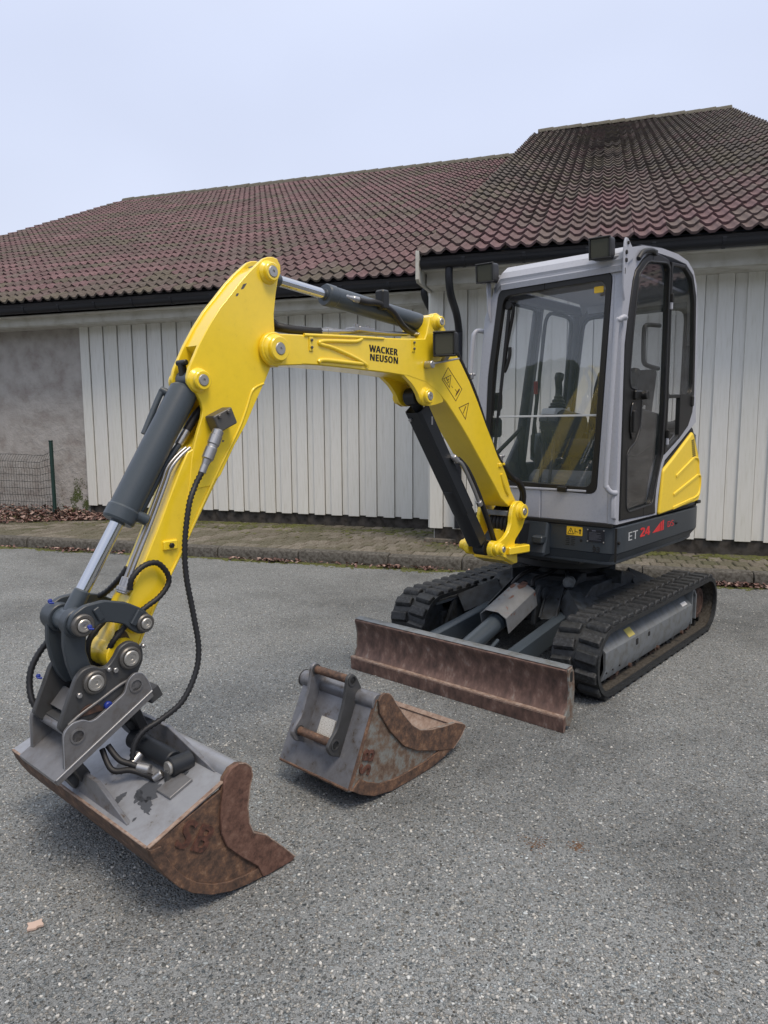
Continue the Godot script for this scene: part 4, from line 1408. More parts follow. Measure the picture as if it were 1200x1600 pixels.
		for q in [[0.05, 0.215, 0.032, 0.036], [-0.13, 0.220, 0.026, 0.026]]:
			b.prism(rrect(q[0] - q[2] / 2, q[1] - q[3] / 2, q[0] + q[2] / 2, q[1] + q[3] / 2, 0.007), -(mid + 0.101 * side), -(mid + 0.094 * side), 0.0)
		for q in [0.44, 0.36, 0.27]:
			b.prism(disc(Vector2(q, 0.13), 0.006, 8), -(mid + 0.094 * side), -(mid + 0.086 * side), 0.0)
		obj("cover_hole", b, M.black_seal, cover)
		obj("yellow_label", MB.new().bar(V(0.145, 0.2775, mid + 0.072 * side), V(0.060, 0.2775, mid + 0.072 * side), V(0, -0.72, 0.70 * side), 0.052, 0.0016, 0.0), flat(lin(0.55, 0.47, 0.13), 0.6), cover)
		obj("white_label", MB.new().bar(V(-0.74, 0.270, mid + 0.077 * side), V(-0.83, 0.270, mid + 0.077 * side), V(0, -0.72, 0.70 * side), 0.026, 0.0016, 0.0), M.white, cover)
		b = MB.new()
		b.prism(P([-0.885, 0.115, -0.885, 0.34, -0.92, 0.36, -0.975, 0.30, -0.975, 0.13, -0.96, 0.14, -0.96, 0.295, -0.918, 0.338, -0.898, 0.33, -0.898, 0.115]), -(mid - 0.05 * side), -(mid + 0.100 * side), 0.002)
		obj("end_plate", b, M.cover_grey, cover)
		b = MB.new()
		for i in 3:
			bolt(b, V(0.16 - 0.42 * i, 0.105, mid + 0.10 * side), out, 0.014)
		obj("roller_bolt", b, M.rust_dark, track)


func o2(p: Vector2) -> Vector3:
	return Vector3(p.x, p.y, 0)


func _turned(p: PackedVector2Array) -> PackedVector2Array:
	# beam() sections run from +a to -a here: its side axis is V(0,0,1), its up axis must point upwards
	var o := PackedVector2Array()
	for q in p:
		o.append(Vector2(q.x, q.y))
	return o


func build_undercarriage(root: Node3D) -> void:
	var b := MB.new()
	# centre box with legs that slope to the track frames
	b.box(V(-0.34, 0.34, 0), Vector3(0.62, 0.16, 0.60), 0.01)
	b.prism(P([0.12, 0.30, 0.06, 0.42, -0.05, 0.475, -0.62, 0.475, -0.74, 0.42, -0.80, 0.30]), -0.34, 0.34, 0.006)
	for s in [1.0, -1.0]:
		for e in [[0.02, 0.20], [-0.70, -0.86]]:
			b.beam(V(e[0], 0.385, 0.28 * s), V(e[1], 0.28, 0.47 * s), Vector3(1, 0, 0), P([-0.11, -0.06, 0.11, -0.06, 0.11, 0.06, -0.11, 0.06]), 0.004)
		b.prism(P([0.20, 0.26, 0.05, 0.40, -0.72, 0.40, -0.86, 0.26]), -0.30 * s, -0.46 * s, 0.004)
	var o := obj("undercarriage", b, M.frame_dark, root)
	b = MB.new()
	var c := V(-0.34, 0, 0)
	b.lathe(c, c + Vector3.UP, [[0.30, 0.46], [0.30, 0.50], [0.235, 0.505], [0.235, 0.55], [0.33, 0.555], [0.335, 0.56], [0.335, 0.60], [0.315, 0.605], [0.315, 0.66], [0.36, 0.662], [0.36, 0.70]], 40)
	var ring := obj("slew_ring", b, M.dark_guard, o)
	b = MB.new()
	for i in 24:
		var t := TAU * i / 24
		bolt(b, c + Vector3(cos(t) * 0.342, 0.612, sin(t) * 0.342), Vector3(cos(t), 0, sin(t)), 0.011)
	obj("ring_bolts", b, M.dark_steel, ring)
	# gusset feet under the ring
	for i in 6:
		var t := TAU * (i + 0.5) / 6
		b = MB.new()
		var d := Vector3(cos(t), 0, sin(t))
		b.beam(c + d * 0.20 + Vector3(0, 0.47, 0), c + d * 0.40 + Vector3(0, 0.47, 0), Vector3(-d.z, 0, d.x), P([-0.012, -0.02, 0.012, -0.02, 0.012, 0.06, -0.012, 0.06]), 0.002)
		obj("gusset", b, M.frame_dark, o)
	# blade mount: upright cheeks with round eyes
	for s in [1.0, -1.0]:
		b = MB.new()
		slab_b(P([0.02, 0.26, 0.02, 0.43, 0.07, 0.475, 0.13, 0.475, 0.18, 0.43, 0.20, 0.30, 0.20, 0.24]), 0.055 * s, 0.085 * s, 0.004, b)
		b.cyl(V(0.10, 0.415, 0.09 * s), V(0.10, 0.415, 0.105 * s), 0.042)
		obj("cylinder_lug", b, M.frame_dark, o)
		b = MB.new()
		slab_b(P([-0.02, 0.44, 0.05, 0.445, 0.11, 0.30, 0.10, 0.22, 0.02, 0.22]), 0.28 * s, 0.30 * s, 0.004, b)
		obj("arm_lug", b, M.frame_dark, o)
		b = MB.new()
		b.beam(V(0.02, 0.45, 0.13 * s), V(0.23, 0.30, 0.19 * s), V(0, 0, 1), P([-0.055, -0.008, 0.055, -0.008, 0.055, 0.018, 0.046, 0.018, 0.046, 0.0, -0.046, 0.0, -0.046, 0.018, -0.055, 0.018]), 0.002)
		obj("channel", b, M.frame_dark, o)
	b = MB.new()
	b.cyl(V(-0.02, 0.49, 0.20), V(0.03, 0.49, 0.215), 0.036)
	b.lathe(V(0.03, 0.49, 0.215), V(0.045, 0.49, 0.22), [[0.020, 0.0], [0.022, 0.012], [0.0, 0.016]], 12)
	obj("grease_cover", b, M.cover_grey, o)
	b = MB.new()
	slab_b(P([0.04, 0.46, -0.10, 0.53, -0.16, 0.53, -0.20, 0.46]), 0.16, 0.24, 0.004, b)
	obj("cover_bracket", b, M.frame_dark, o)
	for q in [[V(0.06, 0.40, 0.16), V(0.10, 0.38, 0.20), V(0.09, 0.36, 0.30), V(0.02, 0.36, 0.38)], [V(0.16, 0.46, -0.10), V(0.12, 0.52, -0.06), V(-0.02, 0.54, -0.04), V(-0.14, 0.56, -0.05)], [V(0.14, 0.46, 0.03), V(0.10, 0.50, 0.02), V(-0.02, 0.52, 0.05), V(-0.14, 0.55, 0.06)]]:
		obj("hose", MB.new().tube(smooth(q, 5), 0.013, 8), M.hose, o)


func build_blade(root: Node3D) -> void:
	# curved moldboard, 1.4 m wide
	var face := [[1.000, 0.072], [0.982, 0.085], [0.968, 0.115], [0.960, 0.155], [0.958, 0.200], [0.963, 0.240], [0.974, 0.272], [0.984, 0.287]]
	var p := PackedVector2Array()
	for q in face:
		p.append(Vector2(q[0], q[1]))
	p.append_array(P([0.984, 0.296, 0.974, 0.303, 0.930, 0.308, 0.918, 0.302, 0.918, 0.288, 0.942, 0.270, 0.946, 0.20, 0.950, 0.13, 0.975, 0.060, 1.000, 0.060]))
	var blade := obj("dozer_blade", slab_b(p, -0.692, 0.692, 0.002), M.rust_blade, root)
	obj("cutting_edge", slab_b(P([1.012, 0.002, 1.014, 0.072, 1.008, 0.078, 0.992, 0.078, 0.985, 0.04, 0.998, 0.002]), -0.70, 0.70, 0.002), M.rust_blade, blade)
	obj("worn_edge", slab_b(P([1.0145, 0.0685, 1.009, 0.0795, 0.990, 0.0795, 0.990, 0.0765, 1.0075, 0.0765, 1.0125, 0.0685]), -0.7005, 0.7005, 0.0), M.rust_tan, blade)
	obj("top_rail", slab_b(P([0.979, 0.305, 0.974, 0.308, 0.930, 0.312, 0.914, 0.305, 0.914, 0.301, 0.930, 0.309, 0.974, 0.304]), -0.690, 0.690, 0.0), M.cover_grey, blade)
	for s in [1.0, -1.0]:
		var b := MB.new()
		slab_b(P([0.990, 0.030, 1.000, 0.075, 0.965, 0.12, 0.958, 0.20, 0.975, 0.285, 0.972, 0.300, 0.935, 0.305, 0.918, 0.285, 0.905, 0.20, 0.915, 0.05, 0.945, 0.015]), 0.690 * s, 0.700 * s, 0.002, b)
		var e := obj("end_plate", b, M.bucket_side, blade)
		obj("hole", slab_b(rounded(P([0.930, 0.235, 0.956, 0.235, 0.960, 0.285, 0.932, 0.288]), 0.012), 0.698 * s, 0.7006 * s, 0.0), M.black_seal, e)
		# push arms: box sections that taper towards the pivot
		b = MB.new()
		b.beam(V(0.925, 0.175, 0.27 * s), V(0.06, 0.285, 0.245 * s), V(0, 0, 1), P([-0.034, -0.055, 0.034, -0.055, 0.034, 0.05, 0.026, 0.055, -0.026, 0.055, -0.034, 0.05]), 0.003)
		obj("push_arm", b, M.cylinder, blade)
		b = MB.new()
		slab_b(P([0.945, 0.06, 0.945, 0.27, 0.80, 0.22, 0.80, 0.13]), 0.232 * s, 0.308 * s, 0.004, b)
		obj("arm_foot", b, M.frame_dark, blade)
	var b2 := MB.new()
	slab_b(P([0.955, 0.10, 0.95, 0.25, 0.87, 0.245, 0.845, 0.20, 0.87, 0.14]), 0.045, 0.065, 0.003, b2)
	slab_b(P([0.955, 0.10, 0.95, 0.25, 0.87, 0.245, 0.845, 0.20, 0.87, 0.14]), -0.045, -0.065, 0.003, b2)
	obj("cylinder_ears", b2, M.frame_dark, blade)
	var c := cylinder(root, "blade_cylinder", V(0.885, 0.20, 0), V(0.10, 0.415, 0), 0.052, 0.024, 0.44, M.cylinder, 0.04)
	# bent guard plate over the rod
	b2 = MB.new()
	var sec := P([-0.088, -0.052, -0.085, -0.052, -0.084, 0.045, -0.040, 0.078, 0.042, 0.078, 0.086, 0.045, 0.088, -0.052, 0.092, -0.052, 0.091, 0.048, 0.045, 0.083, -0.043, 0.083, -0.088, 0.048])
	b2.beam(V(0.53, 0.305, 0), V(0.20, 0.41, 0), V(0, 0, 1), sec, 0.001)
	var gd := obj("guard", b2, M.blade_cover, c)
	for q in [[0.22, 0.018, 0.05, 0.028], [0.245, -0.035, 0.03, 0.015], [0.36, 0.030, 0.016, 0.010]]:      # paint worn through to rust
		var m := MB.new()
		var dd := (V(0.53, 0.305, 0) - V(0.20, 0.41, 0)).normalized()
		var uu := V(0, 0, 1).cross(dd).normalized()
		if uu.y < 0.0:
			uu = -uu
		m.xf = Transform3D(Basis(dd, dd.cross(uu) * -1.0, uu), V(0.20, 0.41, 0) + dd * ((q[0] - 0.20)) + uu * 0.0828)
		m.prism(rounded(P([-q[2], -q[3] * 0.8 + q[1], q[2] * 0.3, -q[3] + q[1], q[2], q[3] * 0.2 + q[1], q[2] * 0.2, q[3] + q[1], -q[2] * 0.8, q[3] * 0.7 + q[1]]), 0.006, 3), 0.0, 0.0012, 0.0003)
		obj("rust_patch", m, M.rust_wear, gd)
	b2 = MB.new()
	b2.tube(smooth([V(0.80, 0.175, 0.055), V(0.78, 0.19, 0.085), V(0.70, 0.215, 0.09), V(0.62, 0.24, 0.085)], 5), 0.012, 8)
	b2.cyl(V(0.80, 0.18, 0.04), V(0.80, 0.18, 0.08), 0.018)
	obj("pipe", b2, M.cylinder, c)


func plan_to_mesh(plan: PackedVector2Array, c0: float, c1: float, bev := 0.01, into: MB = null) -> MB:
	# plan given as (a, b), extruded upwards
	var m := into if into != null else MB.new()
	var keep := m.xf
	m.xf = m.xf * Transform3D(Basis(Vector3(1, 0, 0), Vector3(0, 0, -1), Vector3(0, 1, 0)), Vector3.ZERO)
	m.prism(plan, c0, c1, bev, 50.0)
	m.xf = keep
	return m


func tail(s: float, inset := 0.0) -> PackedVector2Array:
	# the round tail of the superstructure from its left side to its right side
	var o := PackedVector2Array()
	for q in [[-0.95, 0.600], [-1.03, 0.597], [-1.11, 0.588], [-1.18, 0.572], [-1.25, 0.545], [-1.31, 0.505], [-1.37, 0.445], [-1.42, 0.36], [-1.455, 0.25], [-1.475, 0.12], [-1.48, 0.0], [-1.475, -0.12], [-1.455, -0.25], [-1.42, -0.36], [-1.37, -0.445], [-1.30, -0.51], [-1.20, -0.55], [-1.05, -0.56]]:
		o.append(Vector2(-0.34 + (q[0] + 0.34) * s, q[1] * s) + Vector2(inset, 0))
	return o


func build_upper(root: Node3D) -> void:
	# base: dark skirt all round, lower rim drawn in
	var plan := P([0.235, 0.0, 0.250, 0.10, 0.253, 0.40, 0.250, 0.53, 0.235, 0.575, 0.200, 0.597, 0.10, 0.600])
	plan.append_array(tail(1.0))
	plan.append_array(P([-0.30, -0.56, -0.05, -0.48, 0.02, -0.30, 0.12, -0.22, 0.235, -0.16]))
	var low := PackedVector2Array()
	for q in plan:
		low.append(Vector2(-0.30 + (q.x + 0.30) * 0.965, q.y * 0.95))
	var b := MB.new()
	plan_to_mesh(plan, 0.735, 0.888, 0.006, b)
	# lower part: a skirt that leans inwards
	for i in plan.size():
		var j := (i + 1) % plan.size()
		b.face(V(plan[i].x, 0.737, plan[i].y), V(plan[j].x, 0.737, plan[j].y), V(low[j].x, 0.690, low[j].y), V(low[i].x, 0.690, low[i].y), V(plan[i].x + 0.34, -0.4, plan[i].y))
	plan_to_mesh(low, 0.670, 0.690, 0.004, b)
	var base := obj("upper_frame", b, M.anthracite, root)
	b = MB.new()
	for q in [[-0.02, 0.0]]:
		b.box(V(0.02, 0.655, 0.1), Vector3(0.30, 0.03, 0.5))
	obj("floor_plate", b, M.dark_guard, base)
	obj("panel_seam", MB.new().box(V(0.238, 0.79, 0.5955), Vector3(0.004, 0.19, 0.012), 0.0), M.black_seal, base)
	# swing console in front, with step and recess
	b = MB.new()
	slab_b(P([0.225, 0.690, 0.225, 0.888, 0.275, 0.888, 0.290, 0.80, 0.320, 0.715, 0.310, 0.690]), 0.02, 0.20, 0.012, b)
	b.box(V(0.30, 0.79, 0.16), Vector3(0.07, 0.045, 0.07), 0.008)
	obj("front_console", b, M.anthracite, base)
	obj("hose_opening", slab_b(rounded(P([0.20, 0.72, 0.20, 0.87, 0.276, 0.86, 0.300, 0.74]), 0.02), -0.12, 0.03, 0.004), M.black_seal, base)
	# swing post that carries the bracket
	b = MB.new()
	b.box(V(0.26, 0.79, 0), Vector3(0.30, 0.20, 0.16), 0.012)
	b.cyl(V(0.43, 0.66, 0), V(0.43, 0.90, 0), 0.055)
	obj("swing_post", b, M.dark_guard, base)
	# warning sticker, rating plate, slots and number on the front
	var st := MB.new()
	st.xf = Transform3D(Basis(Vector3(0, 0, -1), Vector3(0, 1, 0), Vector3(1, 0, 0)), Vector3.ZERO)   # x -> left(b), y -> up, z -> forward
	st.prism(rrect(0.308, 0.826, 0.405, 0.877, 0.004), 0.2525, 0.2545, 0.0004)
	var sticker := obj("warning_sticker", st, M.sticker, base)
	st = MB.new()
	st.xf = Transform3D(Basis(Vector3(0, 0, -1), Vector3(0, 1, 0), Vector3(1, 0, 0)), Vector3.ZERO)
	for q in [[0.315, 0.834, 0.334, 0.869], [0.334, 0.869, 0.352, 0.834], [0.315, 0.834, 0.352, 0.834], [0.333, 0.842, 0.333, 0.857], [0.360, 0.850, 0.380, 0.847], [0.360, 0.836, 0.360, 0.866], [0.391, 0.836, 0.391, 0.866], [0.384, 0.858, 0.398, 0.858]]:
		var d := Vector2(q[2] - q[0], q[3] - q[1]).normalized()
		var w := Vector2(-d.y, d.x) * (0.0016 if q[0] < 0.383 else 0.003)
		st.prism(PackedVector2Array([Vector2(q[0], q[1]) + w, Vector2(q[2], q[3]) + w, Vector2(q[2], q[3]) - w, Vector2(q[0], q[1]) - w]), 0.2545, 0.2553, 0.0)
	obj("print", st, M.print_black, sticker)
	st = MB.new()
	st.xf = Transform3D(Basis(Vector3(0, 0, -1), Vector3(0, 1, 0), Vector3(1, 0, 0)), Vector3.ZERO)
	st.prism(rrect(0.436, 0.800, 0.535, 0.870, 0.004), 0.2520, 0.2545, 0.0004)
	var plate := obj("rating_plate", st, M.plate, base)
	st = MB.new()
	st.xf = Transform3D(Basis(Vector3(0, 0, -1), Vector3(0, 1, 0), Vector3(1, 0, 0)), Vector3.ZERO)
	st.prism(rrect(0.462, 0.861, 0.485, 0.867, 0.001), 0.2545, 0.2552, 0.0)
	for i in 7:
		st.prism(rrect(0.446, 0.812 + i * 0.0065, 0.446 + [0.07, 0.05, 0.074, 0.06, 0.07, 0.045, 0.066][i], 0.8138 + i * 0.0065, 0.0005), 0.2545, 0.2551, 0.0)
	obj("print", st, flat(lin(0.12, 0.13, 0.17), 0.5), plate)
	st = MB.new()
	for q in [[0.438, 0.868], [0.533, 0.868], [0.438, 0.802], [0.533, 0.802]]:
		bolt(st, V(0.2545, q[1], q[0]), Vector3(1, 0, 0), 0.0042)
	obj("rivets", st, M.steel, plate)
	st = MB.new()
	st.xf = Transform3D(Basis(Vector3(0, 0, -1), Vector3(0, 1, 0), Vector3(1, 0, 0)), Vector3.ZERO)
	for r in 5:
		for q in 2:
			st.prism(rrect(0.302 + q * 0.033 + 0.004 * (r % 2), 0.812 - r * 0.011, 0.325 + q * 0.033 + 0.004 * (r % 2), 0.816 - r * 0.011, 0.0015), 0.2524, 0.2536, 0.0)
	st.prism(disc(Vector2(0.398, 0.800), 0.009, 12), 0.2524, 0.254, 0.0)
	st.prism(disc(Vector2(0.475, 0.778), 0.004, 8), 0.2524, 0.254, 0.0)
	obj("louvre", st, M.black_seal, base)
	var no := obj("noise_label", text_mesh("93", 0.030, true), M.print_black, base)
	no.transform = Transform3D(Basis(Vector3(0, 0, -1), Vector3(0, 1, 0), Vector3(1, 0, 0)), V(0.2535, 0.757, 0.490))
	# model writing on the left side
	word_left("lettering", "ET", 0.048, V(0.018, 0.820, 0.6008), M.letter_grey, base, 0.0, 2.05, false)
	word_left("lettering", "24", 0.052, V(-0.165, 0.822, 0.6008), M.red, base, 0.0, 1.95)
	st = MB.new()
	slab_b(P([-0.285, 0.800, -0.405, 0.800, -0.405, 0.850]), 0.6002, 0.6012, 0.0, st)
	slab_b(P([-0.413, 0.800, -0.436, 0.800, -0.436, 0.858, -0.413, 0.853]), 0.6002, 0.6012, 0.0, st)
	slab_b(P([-0.444, 0.800, -0.468, 0.800, -0.468, 0.862, -0.444, 0.860]), 0.6002, 0.6012, 0.0, st)
	obj("red_mark", st, M.red, base)
	word_left("lettering", "DS", 0.036, V(-0.585, 0.826, 0.6008), M.red, base, 0.0, 2.0, false)
	st = MB.new()
	for q in [[0.205, 0.80, 0.596], [-0.68, 0.82, 0.600]]:
		bolt(st, V(q[0], q[1], q[2]), V(0, 0, 1), 0.009)
	obj("plug", st, M.black_seal, base)
	# tail above the frame: dark counterweight arch, yellow service flap, engine hood
	b = MB.new()
	var t1 := tail(1.0)
	t1.append_array(P([-0.80, -0.56, -0.80, 0.560]))
	plan_to_mesh(t1, 0.896, 1.18, 0.02, b)
	var t2 := tail(0.965)
	t2.append_array(P([-0.80, -0.54, -0.80, 0.555]))
	plan_to_mesh(t2, 1.18, 1.40, 0.02, b)
	var t3 := tail(0.93)
	t3.append_array(P([-0.86, -0.50, -0.86, 0.545]))
	plan_to_mesh(t3, 1.40, 1.475, 0.03, b)
	obj("counterweight", b, M.anthracite, root)
	b = MB.new()
	slab_b(P([-0.34, 0.896, -0.40, 1.20, -0.60, 1.27, -0.96, 1.43, -1.10, 1.25, -1.17, 1.08, -1.17, 0.96, -1.10, 0.896]), 0.560, 0.590, 0.004, b)
	obj("flap_frame", b, M.black_seal, root)
	b = MB.new()
	slab_b(rounded(P([-0.372, 0.902, -0.420, 1.178, -0.588, 1.250, -0.930, 1.408, -1.058, 1.246, -1.136, 1.085, -1.140, 0.985, -1.100, 0.930]), 0.022), 0.575, 0.606, 0.010, b)
	var flap := obj("service_flap", b, M.panel_yellow, root)
	b = MB.new()
	# raised ribs and a rim that follows the rear edge
	for q in [[-0.63, 1.125, -0.965, 1.232], [-0.60, 1.010, -1.055, 1.110], [-0.60, 0.925, -0.97, 0.955]]:
		b.bar(V(q[0], q[1], 0.606), V(q[2], q[3], 0.606), V(0, 0, 1), 0.014, 0.022, 0.004)
	b.tube(smooth([V(-0.965, 1.232, 0.606), V(-1.03, 1.225, 0.606), V(-1.055, 1.20, 0.606), V(-1.055, 1.16, 0.606), V(-1.055, 1.11, 0.606)], 4), 0.008, 8)
	b.tube(smooth([V(-1.055, 1.110, 0.606), V(-1.10, 1.105, 0.606), V(-1.112, 1.08, 0.606), V(-1.108, 1.02, 0.606), V(-1.075, 0.975, 0.606), V(-0.97, 0.955, 0.606)], 4), 0.008, 8)
	obj("flap_rib", b, M.panel_yellow, flap)
	b = MB.new()
	for i in 9:
		var c := 1.345 - i * 0.013
		b.bar(V(-0.895 - i * 0.0045, c, 0.6065), V(-0.945 - i * 0.0055, c + 0.008, 0.6065), V(0, 0, 1), 0.003, 0.0065, 0.0)
	obj("vent_slots", b, M.black_seal, flap)
	obj("latch", MB.new().box(V(-1.095, 0.925, 0.604), Vector3(0.06, 0.022, 0.02), 0.004), M.black, flap)
	b = MB.new()
	slab_b(P([-0.30, 0.896, -0.42, 1.00, -0.80, 1.02, -0.80, 0.896]), -0.34, -0.55, 0.03, b)
	obj("right_hood", b, M.anthracite, root)


const DOOR := [-0.05, 2.395, 0.025, 2.352, 0.118, 2.280, 0.147, 2.222, 0.185, 2.060, 0.222, 1.880, 0.222, 0.924, -0.310, 0.914, -0.300, 0.975, -0.312, 1.057, -0.350, 1.182, -0.425, 1.262, -0.641, 1.345, -0.835, 1.440, -0.905, 1.534, -0.925, 1.660, -0.905, 1.966, -0.880, 2.271, -0.805, 2.395, -0.663, 2.440, -0.421, 2.438, -0.20, 2.425]

func build_cab(root: Node3D) -> void:
	var cab := Node3D.new()
	cab.name = "cab"
	root.add_child(cab)
	# ---- left side wall: silver frame around the black glazed unit
	var out := P([0.250, 0.908, 0.253, 2.20, 0.245, 2.30, 0.215, 2.365, 0.150, 2.395, 0.025, 2.425, -0.275, 2.462, -0.526, 2.474, -0.700, 2.462, -0.810, 2.420, -0.880, 2.340, -0.918, 2.132, -0.945, 1.888, -0.955, 1.637, -0.985, 1.470, -0.700, 1.345, -0.440, 1.235, -0.392, 1.17, -0.355, 1.02, -0.340, 0.908])
	# frame pieces between the outline and the door opening
	var hole := P(DOOR)
	var pieces := Geometry2D.clip_polygons(out, hole)
	var b := MB.new()
	var cut := _keyed(out, hole)
	for p in cut:
		slab_b(p, 0.545, 0.600, 0.006, b)
	obj("side_frame", b, M.silver, cab)
	var hood := P([0.205, 2.36, 0.10, 2.42, -0.275, 2.466, -0.526, 2.474, -0.690, 2.455, -0.80, 2.405, -0.85, 2.34])
	# ---- roof: a shallow shell between the two sides
	var prof := P([0.262, 2.285, 0.268, 2.315, 0.250, 2.352, 0.190, 2.392, 0.025, 2.432, -0.275, 2.468, -0.526, 2.478, -0.690, 2.466, -0.800, 2.425, -0.865, 2.345, -0.900, 2.28])
	b = MB.new()
	for i in prof.size() - 1:
		var p0 := prof[i]; var p1 := prof[i + 1]
		var nn := Vector3(p1.y - p0.y, -(p1.x - p0.x), 0).normalized()
		var wl := 0.590
		var wr := -0.150
		b.quad(V(p0.x, p0.y, wl), V(p1.x, p1.y, wl), V(p1.x, p1.y, wr), V(p0.x, p0.y, wr), nn, nn, nn, nn)
		var sr := V(0, 0.4, -1).normalized()
		b.quad(V(p0.x, p0.y, wr), V(p1.x, p1.y, wr), V(p1.x, p1.y - 0.05, wr - 0.045), V(p0.x, p0.y - 0.05, wr - 0.045), nn, nn, sr, sr)
		b.quad(V(p0.x, p0.y - 0.03, wl), V(p1.x, p1.y - 0.03, wl), V(p1.x, p1.y - 0.035, wr), V(p0.x, p0.y - 0.035, wr), -nn, -nn, -nn, -nn)
	# front lip
	b.box(V(0.240, 2.293, 0.215), Vector3(0.05, 0.03, 0.75), 0.008)
	obj("roof", b, M.silver, cab)
	obj("roof_lining", MB.new().box(V(-0.34, 2.30, 0.20), Vector3(1.05, 0.02, 0.68), 0.004), M.lining, cab)
	# ---- front: posts, sill, windscreen
	b = MB.new()
	b.xf = Transform3D(Basis(Vector3(0, 0, -1), Vector3(0, 1, 0), Vector3(1, 0, 0)), Vector3.ZERO)    # x = left, y = up, z = forward
	var glass_hole := rounded(P([-0.262, 1.095, 0.475, 1.072, 0.530, 2.262, -0.168, 2.255, -0.238, 1.75]), 0.045)
	var front := P([-0.300, 0.905, 0.555, 0.905, 0.590, 0.95, 0.590, 2.30, -0.160, 2.30, -0.205, 2.27, -0.275, 2.10, -0.318, 1.645, -0.330, 1.30])
	for p in _keyed(front, glass_hole):
		b.prism(p, 0.185, 0.250, 0.008)
	obj("front_frame", b, M.silver, cab)
	b = MB.new()
	b.xf = Transform3D(Basis(Vector3(0, 0, -1), Vector3(0, 1, 0), Vector3(1, 0, 0)), Vector3.ZERO)
	var inner := rounded(P([-0.232, 1.128, 0.446, 1.106, 0.500, 2.222, -0.135, 2.215, -0.206, 1.75]), 0.05)
	for p in _keyed(Geometry2D.offset_polygon(glass_hole, 0.004)[0], inner):
		b.prism(p, 0.215, 0.2535, 0.003)
	obj("windscreen_frame", b, M.black, cab)
	b = MB.new()
	b.xf = Transform3D(Basis(Vector3(0, 0, -1), Vector3(0, 1, 0), Vector3(1, 0, 0)), Vector3.ZERO)
	_pane(b, Geometry2D.offset_polygon(inner, 0.01)[0], 0.2500, 0.058)
	_pane(b, Geometry2D.offset_polygon(inner, 0.01)[0], 0.2450, 0.058)      # a pane has two faces
	obj("windscreen", b, M.glass, cab)
	obj("sill_step", MB.new().box(V(0.2515, 1.083, 0.09), Vector3(0.012, 0.012, 0.66), 0.002), M.silver, cab)
	obj("sill_latch", MB.new().box(V(0.258, 1.088, 0.275), Vector3(0.02, 0.03, 0.06), 0.004), M.black, cab)
	obj("cross_bar", MB.new().box(V(0.222, 1.506, 0.125), Vector3(0.010, 0.012, 0.69), 0.002), M.letter_grey, cab)
	obj("base_seal", MB.new().box(V(-0.05, 0.899, 0.13), Vector3(0.62, 0.022, 0.90), 0.003), M.black_seal, cab)
	# ---- door and rear side window (black frame, tinted glass)
	var door := P([-0.05, 2.390, 0.022, 2.348, 0.112, 2.278, 0.142, 2.220, 0.180, 2.060, 0.217, 1.880, 0.217, 0.928, -0.303, 0.918, -0.295, 0.975, -0.306, 1.057, -0.345, 1.185, -0.402, 1.262, -0.420, 1.55, -0.405, 2.20, -0.400, 2.378, -0.36, 2.415, -0.20, 2.420])
	var pane := rounded(P([-0.045, 2.352, -0.330, 2.390, -0.378, 2.36, -0.385, 1.995, -0.385, 1.542, -0.368, 1.262, -0.270, 1.047, -0.240, 0.980, 0.108, 0.965, 0.142, 0.995, 0.158, 1.285, 0.120, 1.325, 0.045, 1.351, -0.014, 1.429, -0.026, 1.591, 0.033, 1.642, 0.140, 1.655, 0.158, 1.707, 0.130, 1.949, 0.075, 2.262]), 0.03, 3)
	b = MB.new()
	for p in _keyed(door, pane):
		slab_b(p, 0.572, 0.607, 0.005, b)
	var d := obj("door", b, M.black, cab)
	b = MB.new()
	_pane_left(b, pane, 0.588)
	_pane_left(b, pane, 0.583)
	obj("door_glass", b, M.glass_tint, cab)
	b = MB.new()
	for q in [pane]:
		var k: int = q.size()
		var pts := PackedVector3Array()
		for i in k:
			pts.append(V(q[i].x, q[i].y, 0.6065))
		pts.append(pts[0])
		b.tube(pts, 0.006, 6)
	obj("glass_seal", b, M.plastic, cab)
	var quarter := P([-0.424, 2.412, -0.663, 2.432, -0.800, 2.388, -0.873, 2.271, -0.898, 1.966, -0.917, 1.660, -0.897, 1.534, -0.828, 1.446, -0.641, 1.352, -0.430, 1.270, -0.440, 1.55, -0.428, 2.20])
	var qp := rounded(P([-0.446, 2.395, -0.650, 2.412, -0.780, 2.365, -0.843, 2.23, -0.868, 1.95, -0.880, 1.700, -0.850, 1.650, -0.458, 1.635, -0.452, 2.0]), 0.03)
	var qp2 := rounded(P([-0.458, 1.310, -0.460, 1.612, -0.845, 1.628, -0.850, 1.53, -0.800, 1.465, -0.640, 1.378]), 0.02)
	b = MB.new()
	for p in _keyed(quarter, qp):
		for p2 in _keyed(p, qp2) if Geometry2D.is_point_in_polygon(Vector2(-0.6, 1.5), p) else [p]:
			slab_b(p2, 0.575, 0.603, 0.004, b)
	obj("quarter_window_frame", b, M.black, cab)
	b = MB.new()
	_pane_left(b, qp, 0.590)
	_pane_left(b, qp, 0.585)
	_pane_left(b, qp2, 0.590)
	obj("quarter_window", b, M.glass_tint, cab)
	# door handle, lock knob, grips, hinges, stay
	b = MB.new()
	b.xf = Transform3D(Basis(), V(0.098, 1.475, 0.607))
	b.prism(PackedVector2Array(Array(disc(Vector2.ZERO, 1.0, 28)).map(func(v): return Vector2(v.x * 0.042, v.y * 0.105))), -0.010, 0.0, 0.004)
	var h := obj("handle_bowl", b, M.black_gloss, cab)
	obj("handle", MB.new().box(V(0.098, 1.47, 0.619), Vector3(0.042, 0.12, 0.014), 0.006), M.black, cab)
	obj("lock_knob", MB.new().cyl(V(0.035, 1.615, 0.600), V(0.035, 1.615, 0.665), 0.024), M.black, cab)
